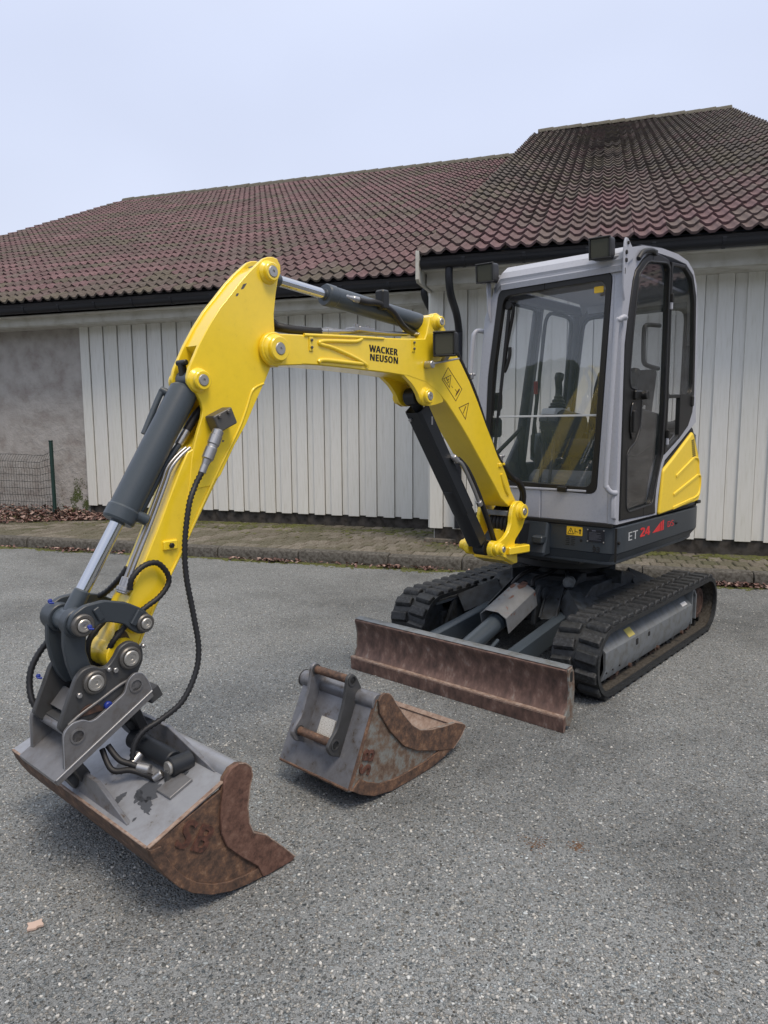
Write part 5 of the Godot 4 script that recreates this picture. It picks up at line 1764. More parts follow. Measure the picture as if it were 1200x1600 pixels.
	obj("knob_arm", MB.new().bar(V(0.10, 1.615, 0.61), V(0.035, 1.615, 0.625), V(0, 1, 0), 0.05, 0.03, 0.006), M.black, cab)
	b = MB.new()
	b.tube(smooth([V(-0.335, 2.035, 0.575), V(-0.22, 2.03, 0.562), V(-0.172, 2.02, 0.556), V(-0.155, 1.99, 0.555), V(-0.155, 1.86, 0.555), V(-0.170, 1.81, 0.556), V(-0.22, 1.795, 0.562), V(-0.335, 1.785, 0.575)], 5), 0.013, 10)
	obj("inner_grip", b, M.plastic, cab)
	b = MB.new()
	b.tube(smooth([V(0.10, 2.34, 0.610), V(0.05, 2.385, 0.617), V(-0.05, 2.41, 0.618), V(-0.11, 2.413, 0.614)], 6), 0.014, 10)
	b.box(V(-0.13, 2.412, 0.612), Vector3(0.03, 0.03, 0.02))
	obj("door_stay", b, M.plastic, cab)
	for q in [[-0.415, 2.20], [-0.440, 1.395]]:
		obj("hinge", MB.new().box(V(q[0], q[1], 0.612), Vector3(0.022, 0.05, 0.022), 0.004), M.black_seal, cab)
		obj("hinge_tab", MB.new().box(V(q[0], q[1] - 0.045, 0.611), Vector3(0.020, 0.042, 0.014), 0.003), M.silver, cab)
	obj("window_catch", MB.new().box(V(-0.875, 1.605, 0.605), Vector3(0.03, 0.07, 0.02), 0.006), M.black_seal, cab)
	# ---- grab rails and lifting brackets
	b = MB.new()
	b.tube(smooth([V(0.250, 2.012, 0.612), V(0.272, 2.014, 0.612), V(0.294, 2.0, 0.600), V(0.298, 1.96, 0.585), V(0.300, 1.6, 0.571), V(0.302, 1.17, 0.556), V(0.300, 1.115, 0.562), V(0.285, 1.088, 0.580), V(0.250, 1.083, 0.592)], 6), 0.0145, 12)
	obj("grab_rail", b, M.silver, cab)
	b = MB.new()
	b.tube(smooth([V(0.215, 2.025, -0.288), V(0.260, 2.03, -0.305), V(0.290, 2.015, -0.315), V(0.300, 1.96, -0.322), V(0.302, 1.75, -0.338), V(0.300, 1.55, -0.352), V(0.285, 1.47, -0.350), V(0.22, 1.45, -0.335)], 6), 0.0135, 12)
	obj("grab_rail", b, M.silver, cab)
	b = MB.new()
	slab_b(P([0.280, 2.400, 0.268, 2.420, 0.245, 2.420, 0.170, 2.375, 0.155, 2.34, 0.242, 2.29, 0.262, 2.10, 0.286, 2.165, 0.288, 2.33]), 0.600, 0.612, 0.003, b)
	var br := obj("lamp_bracket", b, M.silver, cab)
	b = MB.new()
	for q in [[0.250, 2.395, 0.009], [0.268, 2.345, 0.011], [0.268, 2.305, 0.011]]:
		b.lathe(V(q[0], q[1], 0.612), V(q[0], q[1], 0.62), [[q[2], 0.0], [q[2], 0.006], [0.0, 0.007]], 10)
	b.box(V(0.274, 2.25, 0.612), Vector3(0.005, 0.03, 0.003), 0.0)
	obj("bracket_bolt", b, M.black_seal, br)
	b = MB.new()
	slab_b(P([0.285, 2.42, 0.25, 2.42, 0.20, 2.37, 0.255, 2.30, 0.255, 2.07, 0.285, 2.13, 0.300, 2.30]), -0.232, -0.222, 0.003, b)
	obj("lamp_bracket", b, M.silver, cab)
	b = MB.new()
	slab_b(P([0.250, 0.935, 0.268, 0.945, 0.272, 1.04, 0.255, 1.075, 0.245, 1.04]), 0.575, 0.598, 0.003, b)
	obj("corner_bracket", b, M.silver, cab)
	for q in [[V(0.318, 2.372, 0.500), 0.500], [V(0.302, 2.352, -0.222), -0.222]]:
		work_lamp(cab, "roof_lamp", q[0], V(1.0, -0.10, 0.12), 0.115, 0.112)
		obj("lamp_foot", MB.new().bar(V(0.295, 2.328, q[1]), V(0.22, 2.335, q[1] + (0.06 if q[1] > 0 else 0.04)), V(0, 1, 0), 0.014, 0.06, 0.003), M.steel, cab)
	# ---- right side and rear: black posts with glass
	b = MB.new()
	var post := func(p0: Vector3, p1: Vector3, w: float, t: float) -> void: b.bar(p0, p1, Vector3(1, 0, 0), w, t, 0.01)
	post.call(V(0.20, 0.92, -0.315), V(0.215, 2.26, -0.19), 0.06, 0.04)
	post.call(V(-0.30, 1.10, -0.335), V(-0.36, 2.28, -0.235), 0.075, 0.04)
	post.call(V(-0.90, 1.10, -0.335), V(-0.88, 2.28, -0.235), 0.11, 0.04)
	b.bar(V(0.20, 1.05, -0.33), V(-0.92, 1.05, -0.33), V(0, 1, 0), 0.30, 0.03, 0.01)
	b.bar(V(0.20, 2.255, -0.215), V(-0.90, 2.265, -0.215), V(0, 1, 0), 0.07, 0.04, 0.01)
	b.bar(V(-0.13, 1.16, -0.325), V(-0.33, 1.42, -0.310), V(1, 0, 0), 0.10, 0.03, 0.01)
	obj("right_posts", b, M.inside_post, cab)
	b = MB.new()
	b.face(V(0.20, 1.18, -0.320), V(-0.88, 1.18, -0.320), V(-0.87, 2.24, -0.225), V(0.21, 2.24, -0.225), V(0, 0, -1))
	obj("right_window", b, M.glass_tint, cab)
	# rear wall: frame with a window of rounded corners
	b = MB.new()
	b.xf = Transform3D(Basis(Vector3(0, 0, -1), Vector3(0, 1, 0), Vector3(1, 0, 0)), Vector3.ZERO)
	var rear := P([-0.34, 0.92, 0.56, 0.92, 0.585, 2.26, 0.54, 2.36, -0.15, 2.34, -0.245, 2.20])
	var rw := rounded(P([-0.262, 1.46, 0.525, 1.46, 0.535, 2.215, -0.185, 2.215]), 0.08)
	for p in _keyed(rear, rw):
		b.prism(p, -0.945, -0.905, 0.006)
	obj("rear_wall", b, M.inside_post, cab)
	b = MB.new()
	b.xf = Transform3D(Basis(Vector3(0, 0, -1), Vector3(0, 1, 0), Vector3(1, 0, 0)), Vector3.ZERO)
	_pane(b, Geometry2D.offset_polygon(rw, 0.01)[0], -0.925)
	obj("rear_window", b, M.glass_tint, cab)
	var loop := PackedVector3Array()
	for q in rw:
		loop.append(V(-0.903, q.y, q.x))
	loop.append(loop[0])
	obj("window_seal", MB.new().tube(loop, 0.013, 6), M.black_seal, cab)
	loop = PackedVector3Array()
	for q in rounded(P([0.165, 1.20, -0.255, 1.44, -0.305, 2.215, 0.175, 2.215]), 0.06):
		loop.append(V(q.x, q.y, -0.315 + (q.y - 1.20) * 0.088))
	loop.append(loop[0])
	obj("window_seal", MB.new().tube(loop, 0.014, 6), M.black_seal, cab)
	loop = PackedVector3Array()
	for q in rounded(P([-0.41, 1.22, -0.83, 1.22, -0.81, 2.215, -0.43, 2.215]), 0.10):
		loop.append(V(q.x, q.y, -0.315 + (q.y - 1.20) * 0.088))
	loop.append(loop[0])
	obj("window_seal", MB.new().tube(loop, 0.014, 6), M.black_seal, cab)
	# dark cover of the right-hand console and cab wall below the glass
	var cw := MB.new()
	slab_b(rounded(P([-0.16, 0.95, -0.13, 1.28, -0.20, 1.42, -0.55, 1.44, -0.70, 1.40, -0.72, 0.95]), 0.04), -0.14, -0.02, 0.02, cw)
	obj("console_base", cw, M.seat, cab)
	cw = MB.new()
	cw.tube(smooth([V(-0.30, 1.12, -0.300), V(-0.25, 1.30, -0.305), V(-0.275, 1.60, -0.285), V(-0.305, 1.95, -0.255), V(-0.325, 2.20, -0.235)], 6), 0.030, 10)
	obj("post_cover", cw, M.inside, cab)
	build_cab_inside(cab)


# a polygon with a hole, cut into two simple pieces by a horizontal line through the hole's middle
func _keyed(out: PackedVector2Array, hole: PackedVector2Array) -> Array:
	var lo := 1e9
	var hi := -1e9
	for q in hole:
		lo = minf(lo, q.x); hi = maxf(hi, q.x)
	var m := (lo + hi) / 2
	var o := []
	for half in [P([-9, -9, m, -9, m, 9, -9, 9]), P([m, -9, 9, -9, 9, 9, m, 9])]:
		for piece in Geometry2D.intersect_polygons(out, half):
			for q in Geometry2D.clip_polygons(piece, hole):
				if not Geometry2D.is_polygon_clockwise(q):
					o.append(q)
	return o


func _pane(b: MB, p: PackedVector2Array, z0: float, lean := 0.0) -> void:
	var ix := Geometry2D.triangulate_polygon(p)
	for t in range(0, ix.size(), 3):
		var nn := Vector3(0, lean, 1).normalized()
		var q := []
		for e in 3:
			q.append(Vector3(p[ix[t + e]].x, p[ix[t + e]].y, z0 - lean * (p[ix[t + e]].y - 1.10)))
		b.tri(q[0], q[1], q[2], nn, nn, nn)


func _pane_left(b: MB, p: PackedVector2Array, at_b: float) -> void:
	var ix := Geometry2D.triangulate_polygon(p)
	for t in range(0, ix.size(), 3):
		var nn := V(0, 0, 1)
		b.tri(V(p[ix[t]].x, p[ix[t]].y, at_b), V(p[ix[t + 1]].x, p[ix[t + 1]].y, at_b), V(p[ix[t + 2]].x, p[ix[t + 2]].y, at_b), nn, nn, nn)


func build_cab_inside(cab: Node3D) -> void:
	var b := MB.new()
	b.box(V(-0.35, 0.925, 0.13), Vector3(1.10, 0.03, 0.86))
	obj("floor", b, M.inside, cab)
	# seat
	b = MB.new()
	b.box(V(-0.52, 1.10, 0.22), Vector3(0.44, 0.30, 0.38), 0.02)
	obj("seat_box", b, M.inside, cab)
	b = MB.new()
	b.prism(rounded(P([-0.20, 1.28, -0.19, 1.34, -0.26, 1.37, -0.50, 1.35, -0.66, 1.36, -0.66, 1.25, -0.24, 1.25]), 0.03), -0.40, -0.04, 0.03)
	var seat := obj("seat_cushion", b, M.seat, cab)
	b = MB.new()
	slab_b(rounded(P([-0.54, 1.34, -0.62, 1.34, -0.69, 1.50, -0.74, 1.70, -0.765, 1.80, -0.71, 1.82, -0.65, 1.72, -0.59, 1.53]), 0.03), 0.03, 0.41, 0.05, b)
	obj("seat_backrest", b, M.seat, cab)
	for s in [[-0.03, 1.0], [0.465, -1.0]]:
		# arm console with joystick and bellows
		b = MB.new()
		slab_b(rounded(P([-0.12, 1.47, -0.14, 1.53, -0.22, 1.555, -0.55, 1.52, -0.57, 1.45, -0.45, 1.33, -0.22, 1.27, -0.14, 1.37]), 0.025), s[0] - 0.065, s[0] + 0.065, 0.015, b)
		obj("arm_console", b, M.plastic, cab)
		b = MB.new()
		slab_b(rounded(P([-0.115, 1.52, -0.14, 1.56, -0.32, 1.57, -0.32, 1.54]), 0.01), s[0] - 0.05, s[0] + 0.05, 0.01, b)
		obj("console_top", b, M.letter_grey, cab)
		b = MB.new()
		b.lathe(V(-0.25, 1.56, s[0]), V(-0.26, 1.67, s[0]), [[0.0, 0.0], [0.058, 0.0], [0.062, 0.010], [0.048, 0.018], [0.052, 0.030], [0.038, 0.040], [0.041, 0.052], [0.028, 0.064], [0.030, 0.076], [0.018, 0.09], [0.0, 0.09]], 16)
		b.tube(smooth([V(-0.255, 1.63, s[0]), V(-0.26, 1.68, s[0]), V(-0.25, 1.74, s[0]), V(-0.26, 1.765, s[0])], 5), 0.023, 10)
		b.lathe(V(-0.25, 1.735, s[0]), V(-0.27, 1.79, s[0]), [[0.024, 0.0], [0.030, 0.02], [0.028, 0.05], [0.0, 0.062]], 12)
		obj("joystick", b, M.black, cab)
		b = MB.new()
		b.box(V(-0.14, 1.49, s[0] + 0.03), Vector3(0.05, 0.03, 0.06), 0.006)
		b.box(V(-0.14, 1.49, s[0] - 0.035), Vector3(0.05, 0.03, 0.06), 0.006)
		obj("console_switch", b, M.inside_light, cab)
	b = MB.new()
	b.tube(smooth([V(-0.10, 1.40, -0.10), V(-0.085, 1.52, -0.105), V(-0.09, 1.61, -0.10), V(-0.075, 1.66, -0.095)], 5), 0.007, 8)
	var lever := obj("blade_lever", b, M.black, cab)
	obj("lever_grip", MB.new().cyl(V(-0.077, 1.65, -0.095), V(-0.068, 1.73, -0.092), 0.013), M.red_dark, lever)
	for q in [0.02, 0.085]:
		b = MB.new()
		b.tube(smooth([V(0.02, 0.95, q), V(0.06, 1.08, q), V(0.02, 1.30, q), V(0.03, 1.42, q)], 5), 0.010, 8)
		b.box(V(0.03, 1.02, q), Vector3(0.10, 0.02, 0.07), 0.006)
		obj("travel_lever", b, M.black, cab)
	b = MB.new()
	slab_b(rounded(P([0.08, 0.945, 0.05, 1.14, -0.02, 1.18, -0.22, 1.16, -0.24, 0.945]), 0.03), -0.06, 0.34, 0.02, b)
	obj("foot_box", b, M.inside_light, cab)
	# display and sun roller by the right post, wiper
	b = MB.new()
	b.box(V(0.17, 1.60, -0.225), Vector3(0.05, 0.11, 0.06), 0.012)
	b.box(V(0.16, 1.44, -0.235), Vector3(0.06, 0.12, 0.06), 0.012)
	obj("key_console", b, M.black, cab)
	b = MB.new()
	b.tube(smooth([V(0.19, 2.155, -0.155), V(0.215, 2.175, -0.120), V(0.215, 2.16, -0.095), V(0.21, 2.10, -0.10), V(0.205, 1.95, -0.135), V(0.205, 1.85, -0.150), V(0.215, 1.78, -0.145), V(0.215, 1.86, -0.115), V(0.215, 1.92, -0.112)], 6), 0.011, 8)
	b.bar(V(0.223, 2.14, -0.115), V(0.223, 1.30, -0.205), V(1, 0, 0), 0.012, 0.020, 0.003)
	b.cyl(V(0.19, 2.165, -0.118), V(0.235, 2.165, -0.118), 0.026)
	obj("wiper", b, M.black, cab)
	b = MB.new()
	b.xf = Transform3D(Basis(Vector3(0, 0, -1), Vector3(0, 1, 0), Vector3(1, 0, 0)), Vector3.ZERO)
	b.prism(rrect(0.42, 2.165, 0.475, 2.20, 0.006), 0.222, 0.226, 0.001)
	obj("yellow_sticker", b, M.sticker, cab)
	obj("door_catch", MB.new().box(V(0.21, 1.37, 0.425), Vector3(0.02, 0.11, 0.035), 0.008), M.black, cab)
	# manual net behind the seat and the mirror on the right post
	b = MB.new()
	b.tube(smooth([V(-0.92, 1.46, -0.02), V(-0.93, 1.70, -0.02), V(-0.93, 1.86, -0.03)], 4), 0.006, 6)
	obj("antenna", b, M.black, cab)


func build_boom(root: Node3D) -> void:
	var boom := obj("boom", slab_b(P(BOOM), -0.080, 0.080, 0.005), M.yellow, root)
	var c := Vector2(2.197, 1.740)
	for s in [1.0, -1.0]:
		# fork cheek at the stick pivot
		var cheek := PackedVector2Array([Vector2(2.06, 1.806), Vector2(2.06, 1.690)])
		cheek.append_array(disc(c, 0.064, 14, -PI * 0.62, PI * 0.62))
		obj("fork_cheek", slab_b(cheek, 0.060 * s, 0.0815 * s, 0.004), M.yellow, boom)
		# lug of the boom cylinder under the bend
		obj("cylinder_lug", slab_b(rounded(P([1.13, 1.570, 1.20, 1.640, 1.33, 1.680, 1.45, 1.690, 1.375, 1.645, 1.332, 1.602, 1.312, 1.562, 1.268, 1.545, 1.21, 1.552]), 0.02), 0.056 * s, 0.0785 * s, 0.003), M.yellow, boom)
		# ears on top for the stick cylinder
		obj("ear", slab_b(disc(Vector2(1.197, 1.945), 0.042, 20), 0.050 * s, 0.0835 * s, 0.004), M.yellow, boom)
	pin_ends(boom, c, 0.0815, 0.046, 0.024, M.yellow)
	pin_ends(boom, Vector2(1.275, 1.592), 0.076, 0.034, 0.021, M.yellow)
	pin_ends(boom, Vector2(1.195, 1.944), 0.0825, 0.027, 0.018, M.yellow)
	# cast ribs on the left face near the fork; strap plates
	var b := MB.new()
	b.tube(smooth([V(1.72, 1.820, 0.079), V(1.76, 1.806, 0.081), V(1.88, 1.797, 0.081), V(1.955, 1.790, 0.081), V(1.965, 1.778, 0.081), V(1.90, 1.770, 0.081), V(1.78, 1.742, 0.081), V(1.70, 1.715, 0.081), V(1.69, 1.700, 0.079)], 6), 0.009, 8)
	b.tube(smooth([V(1.72, 1.715, 0.080), V(1.82, 1.716, 0.081), V(1.95, 1.716, 0.081), V(1.975, 1.705, 0.080)], 5), 0.010, 8)
	b.tube(smooth([V(1.58, 1.833, 0.079), V(1.74, 1.825, 0.080), V(2.05, 1.806, 0.080)], 5), 0.007, 8)
	obj("casting_rib", b, M.yellow, boom)
	for q in [[2.015, 1.775], [1.372, 1.820]]:
		b = MB.new()
		b.box(V(q[0], q[1], 0.0815), Vector3(0.022, 0.058, 0.006), 0.002)
		var p := obj("strap_plate", b, M.yellow, boom)
		b = MB.new()
		bolt(b, V(q[0], q[1] + 0.014, 0.0845), V(0, 0, 1), 0.006)
		bolt(b, V(q[0], q[1] - 0.014, 0.0845), V(0, 0, 1), 0.006)
		obj("hole", b, M.dark_steel, p)
	# small hook low on the back edge and pressed groove
	b = MB.new()
	b.box(V(0.615, 1.235, 0.0835), Vector3(0.03, 0.022, 0.012), 0.004)
	bolt(b, V(0.585, 1.240, 0.0835), V(0, 0, 1), 0.008)
	obj("hose_hook", b, M.yellow, boom)
	b = MB.new()
	b.tube(smooth([V(0.600, 1.185, 0.079), V(0.575, 1.13, 0.081), V(0.545, 1.085, 0.081), V(0.525, 1.065, 0.079)], 5), 0.010, 8)
	obj("pressed_groove", b, M.yellow, boom)
	# lettering and warning signs on the left face
	word_left("lettering", "WACKER", 0.0285, V(1.580, 1.7825, 0.0806), M.print_black, boom, -0.02, 1.18)
	word_left("lettering", "NEUSON", 0.0285, V(1.577, 1.7455, 0.0806), M.print_black, boom, -0.02, 1.18)
	b = MB.new()
	var r := [Vector2(1.100, 1.736), Vector2(1.150, 1.677), Vector2(1.034, 1.575), Vector2(0.982, 1.636)]
	outline_left(b, r, 0.080, 0.0035)
	outline_left(b, [Vector2(1.137, 1.680), Vector2(1.076, 1.701), Vector2(1.089, 1.640)], 0.080, 0.003)
	outline_left(b, [Vector2(1.006, 1.542), Vector2(0.922, 1.567), Vector2(0.949, 1.485)], 0.080, 0.004)
	outline_left(b, [Vector2(0.9475, 1.548), Vector2(0.962, 1.526)], 0.080, 0.0055, false)
	outline_left(b, [Vector2(0.9655, 1.520), Vector2(0.9675, 1.517)], 0.080, 0.0055, false)
	outline_left(b, [Vector2(1.113, 1.684), Vector2(1.105, 1.672), Vector2(1.095, 1.680)], 0.080, 0.004, false)
	outline_left(b, [Vector2(1.103, 1.662), Vector2(1.094, 1.668)], 0.080, 0.004, false)
	outline_left(b, [Vector2(1.028, 1.610), Vector2(1.006, 1.632)], 0.080, 0.009, false)
	outline_left(b, [Vector2(1.036, 1.600), Vector2(1.030, 1.607)], 0.080, 0.004, false)
	outline_left(b, [Vector2(1.040, 1.632), Vector2(1.026, 1.622)], 0.080, 0.003, false)
	outline_left(b, [Vector2(1.072, 1.648), Vector2(1.060, 1.640)], 0.080, 0.002, false)
	obj("warning_sign", b, flat(lin(0.10, 0.035, 0.01), 0.5), boom)
	# swing bracket
	var br := Node3D.new()
	br.name = "swing_bracket"
	root.add_child(br)
	for s in [1.0, -1.0]:
		obj("cheek", slab_b(rounded(P(BRACKET), 0.012, 2), 0.092 * s, 0.118 * s, 0.005), M.yellow, br)
		b = MB.new()
		b.bar(V(0.595, 0.755, 0.118 * s), V(0.425, 0.755, 0.150 * s), V(0, 1, 0), 0.045, 0.05, 0.006)
		obj("stop_block", b, M.yellow, br)
		b = MB.new()
		b.cyl(V(0.665, 0.772, 0.060 * s), V(0.665, 0.772, 0.094 * s), 0.046)
		obj("spacer", b, M.yellow, br)
	obj("bottom_plate", slab_b(P([0.470, 0.690, 0.600, 0.725, 0.600, 0.700, 0.500, 0.660, 0.470, 0.660]), -0.10, 0.10, 0.005), M.yellow, br)
	obj("swing_hub", MB.new().cyl(V(0.445, 0.70, 0), V(0.445, 0.86, 0), 0.068), M.yellow, br)
	pin_ends(br, Vector2(0.452, 0.966), 0.118, 0.042, 0.022, M.yellow)
	pin_ends(br, Vector2(0.660, 0.775), 0.112, 0.028, 0.017, M.yellow)
	b = MB.new()
	for i in 5:
		b.tube(smooth([V(0.36, 0.74, -0.06 + 0.03 * i), V(0.46, 0.80, -0.05 + 0.025 * i), V(0.50, 0.90, -0.05 + 0.025 * i), V(0.42, 1.0, -0.04 + 0.02 * i)], 5), 0.013, 8)
	obj("hose_bundle", b, M.hose, br)
	obj("hose_clamp", MB.new().box(V(0.515, 0.955, 0), Vector3(0.02, 0.03, 0.15), 0.004), M.cover_grey, br)
	# boom cylinder with its guard plate
	var q0 := V(0.665, 0.772, 0)
	var q1 := V(1.275, 1.592, 0)
	var cyl := cylinder(root, "boom_cylinder", q0, q1, 0.042, 0.022, 0.60, M.dark_guard, 0.042)
	var dir := (q1 - q0).normalized()
	var nrm := Vector3(dir.y, -dir.x, 0)
	b = MB.new()
	var sec := P([-0.050, -0.034, -0.050, 0.030, -0.036, 0.046, 0.036, 0.046, 0.050, 0.030, 0.050, -0.034, 0.045, -0.034, 0.045, 0.026, 0.033, 0.040, -0.033, 0.040, -0.045, 0.026, -0.045, -0.034])
	b.beam(q0 + dir * 0.30 + nrm * 0.012, q0 + dir * 0.965 + nrm * 0.012, V(0, 0, 1), _flip_y(sec, dir, nrm), 0.001)
	var guard := obj("rod_guard", b, M.dark_guard, cyl)
	b = MB.new()
	b.beam(q0 + dir * 0.06 + nrm * 0.020, q0 + dir * 0.46 + nrm * 0.020, V(0, 0, 1), _flip_y(P([-0.046, -0.036, -0.046, 0.026, -0.026, 0.042, 0.026, 0.042, 0.046, 0.026, 0.046, -0.036]), dir, nrm), 0.004)
	obj("barrel_cover", b, M.dark_guard, cyl)
	b = MB.new()
	bolt(b, q0 + dir * 0.93 + nrm * 0.058 + V(0, 0, -0.022), nrm, 0.010)
	b.box(q0 + dir * 0.88 + nrm * 0.002 + V(0, 0, 0.0515), Vector3(0.012, 0.04, 0.003), 0.0)
	obj("guard_bolt", b, M.steel, guard)
	b = MB.new()
	b.tube(smooth([q0 + dir * 0.60 + nrm * -0.03 + V(0, 0, 0.064), q0 + dir * 0.56 + nrm * -0.05 + V(0, 0, 0.072), q0 + dir * 0.40 + nrm * -0.055 + V(0, 0, 0.072), q0 + dir * 0.30 + nrm * -0.05 + V(0, 0, 0.072)], 5), 0.010, 8)
	b.cyl(q0 + dir * 0.64 - nrm * 0.02 + V(0, 0, 0.062), q0 + dir * 0.60 - nrm * 0.03 + V(0, 0, 0.068), 0.016)
	b.cyl(q0 + dir * 0.31 - nrm * 0.05 + V(0, 0, 0.072), q0 + dir * 0.28 - nrm * 0.05 + V(0, 0, 0.072), 0.017)
	obj("pipe", b, M.steel, cyl)
	b = MB.new()
	b.tube(smooth([q0 + dir * 0.59 - nrm * 0.06 + V(0, 0, 0.05), q0 + dir * 0.50 - nrm * 0.085 + V(0, 0, 0.055), q0 + dir * 0.36 - nrm * 0.085 + V(0, 0, 0.06), q0 + dir * 0.16 - nrm * 0.07 + V(0, 0, 0.06), q0 - nrm * 0.06 + V(0, 0, 0.05)], 6), 0.015, 8)
	obj("cylinder_hose", b, M.hose, cyl)
	# work lamp on the left face
	var lamp := work_lamp(boom, "boom_lamp", V(1.215, 1.835, 0.150), V(0.96, -0.06, 0.42), 0.106, 0.116)
	b = MB.new()
	b.bar(V(1.275, 1.742, 0.110), V(1.095, 1.776, 0.130), V(0, 0, 1), 0.035, 0.008, 0.002)
	b.bar(V(1.19, 1.758, 0.118), V(1.20, 1.785, 0.148), V(1, 0, 0), 0.03, 0.02, 0.003)
	b.cyl(V(1.280, 1.738, 0.082), V(1.280, 1.738, 0.125), 0.018)
	obj("lamp_mount", b, M.steel, boom)


func _flip_y(sec: PackedVector2Array, dir: Vector3, nrm: Vector3) -> PackedVector2Array:
	# beam()'s up axis is dir x side; turn the section so that +y means nrm
	var up := dir.cross(V(0, 0, 1))
	if up.y < -0.02:
		up = -up
	var s := 1.0 if up.dot(nrm) > 0.0 else -1.0
	var o := PackedVector2Array()
	for q in sec:
		o.append(Vector2(q.x, q.y * s))
	return o


func build_stick(root: Node3D) -> void:
	var stick := obj("stick", slab_b(P(STICK_CORE), -0.0525, 0.0525, 0.004), M.yellow, root)
	for s in [1.0, -1.0]:
		obj("head_plate", slab_b(P(STICK_HEAD), 0.040 * s, 0.056 * s, 0.003), M.yellow, stick)
	pin_ends(stick, Vector2(2.202, 2.022), 0.056, 0.034, 0.022, M.yellow)
	pin_ends(stick, Vector2(2.522, 1.610), 0.056, 0.034, 0.021, M.yellow)
	var b := MB.new()
	b.box(V(2.66, 1.050, 0.055), Vector3(0.055, 0.034, 0.014), 0.005)
	var lug := obj("weld_lug", b, M.yellow, stick)
	lug.name = "weld_lug"
	b = MB.new()
	bolt(b, V(2.66, 1.050, 0.062), V(0, 0, 1), 0.009)
	obj("hole", b, M.print_black, lug)
	# weld bead and doubler edge along the back
	b = MB.new()
	b.tube(smooth([V(2.236, 1.612, 0.054), V(2.290, 1.585, 0.056), V(2.320, 1.520, 0.056), V(2.360, 1.440, 0.056), V(2.450, 1.300, 0.055), V(2.54, 1.150, 0.054), V(2.62, 1.015, 0.054), V(2.72, 0.86, 0.054), V(2.79, 0.735, 0.053)], 6), 0.005, 6)
	obj("weld_seam", b, M.yellow, stick)
	# chipped paint along the front edge and grease round the lowest pin
	for q in [[2.318, 1.957, 0.020, 0.005], [2.348, 1.923, 0.010, 0.004], [2.226, 2.052, 0.012, 0.005], [2.43, 1.40, 0.006, 0.004], [2.76, 0.80, 0.008, 0.005]]:
		b = MB.new()
		b.xf = Transform3D(Basis(Vector3(0, 0, 1), -0.9), V(q[0], q[1], 0))
		b.prism(rounded(P([-q[2], -q[3], q[2] * 0.4, -q[3] * 1.2, q[2], q[3] * 0.3, -q[2] * 0.2, q[3]]), q[3] * 0.6, 2), -0.0562, -0.0555, 0.0)
		obj("paint_chip", b, M.dark_steel, stick)
	b = MB.new()
	slab_b(rounded(P([2.872, 0.800, 2.835, 0.790, 2.815, 0.740, 2.825, 0.705, 2.87, 0.68, 2.89, 0.72]), 0.02), 0.0528, 0.0536, 0.0, b)
	obj("grease_stain", b, flat(lin(0.10, 0.060, 0.012), 0.35), stick)
	# end boss
	pin_ends(stick, Vector2(2.795, 0.812), 0.053, 0.034, 0.018, M.yellow)
	b = MB.new()
	b.cyl(V(2.853, 0.712, -0.060), V(2.853, 0.712, 0.060), 0.056)
	obj("end_boss", b, M.yellow, stick)
	# bucket cylinder on the front of the stick
	var cyl := cylinder(root, "bucket_cylinder", V(2.523, 1.613, 0), V(2.998, 0.850, 0), 0.050, 0.0225, 0.555, M.cylinder, 0.036)
	b = MB.new()
	var p0 := V(2.523, 1.613, 0)
	var dir := (V(2.998, 0.850, 0) - p0).normalized()
	var nrm := Vector3(dir.y, -dir.x, 0)      # towards the stick
	if nrm.x > 0:
		nrm = -nrm
	b.tube(smooth([p0 + dir * 0.215 + nrm * 0.075, p0 + dir * 0.25 + nrm * 0.068, p0 + dir * 0.30 + nrm * 0.063, p0 + dir * 0.42 + nrm * 0.060, p0 + dir * 0.505 + nrm * 0.058, p0 + dir * 0.525 + nrm * 0.05], 5), 0.0115, 8)
	b.cyl(p0 + dir * 0.510 + nrm * 0.03 + V(0, 0, 0.02), p0 + dir * 0.510 + nrm * 0.078 + V(0, 0, 0.03), 0.019)
	b.cyl(p0 + dir * 0.07 - nrm * 0.02 + V(0, 0, -0.04), p0 + dir * 0.07 - nrm * 0.052 + V(0, 0, -0.06), 0.014)
	b.tube(smooth([p0 + dir * 0.07 - nrm * 0.046 + V(0, 0, -0.055), p0 + dir * 0.13 - nrm * 0.042 + V(0, 0, -0.055), p0 + dir * 0.24 - nrm * 0.034 + V(0, 0, -0.05)], 5), 0.011, 8)
	obj("pipe", b, M.cylinder, cyl)
	b = MB.new()
	b.cyl(p0 + dir * 0.15 + nrm * 0.077, p0 + dir * 0.22 + nrm * 0.072, 0.0145)
	obj("fitting", b, M.steel, cyl)
	b = MB.new()
	b.tube(smooth([p0 + dir * 0.16 + nrm * 0.076, p0 + dir * 0.08 + nrm * 0.085, p0 + dir * 0.02 + nrm * 0.11, p0 + dir * 0.02 + nrm * 0.15], 5), 0.016, 8)
	obj("cylinder_hose", b, M.hose, cyl)
	b = MB.new()
	b.cyl(V(2.552, 1.672, -0.025), V(2.552, 1.672, 0.030), 0.010)
	b.bar(V(2.552, 1.672, 0.0), V(2.545, 1.62, 0.0), V(0, 0, 1), 0.03, 0.02, 0.004)
	obj("nipple", b, M.black, cyl)
	# stick cylinder above the boom
	var sc := cylinder(root, "stick_cylinder", V(1.195, 1.944, 0), V(2.202, 2.022, 0), 0.043, 0.021, 0.665, M.cylinder, 0.036)
	b = MB.new()
	b.lathe(V(1.780, 1.995, 0.03), V(1.68, 1.985, 0.048), [[0.010, 0.0], [0.012, 0.02], [0.010, 0.03], [0.012, 0.05], [0.014, 0.055], [0.014, 0.10], [0.0, 0.10]], 12)
	obj("fitting", b, M.steel, sc)
	b = MB.new()
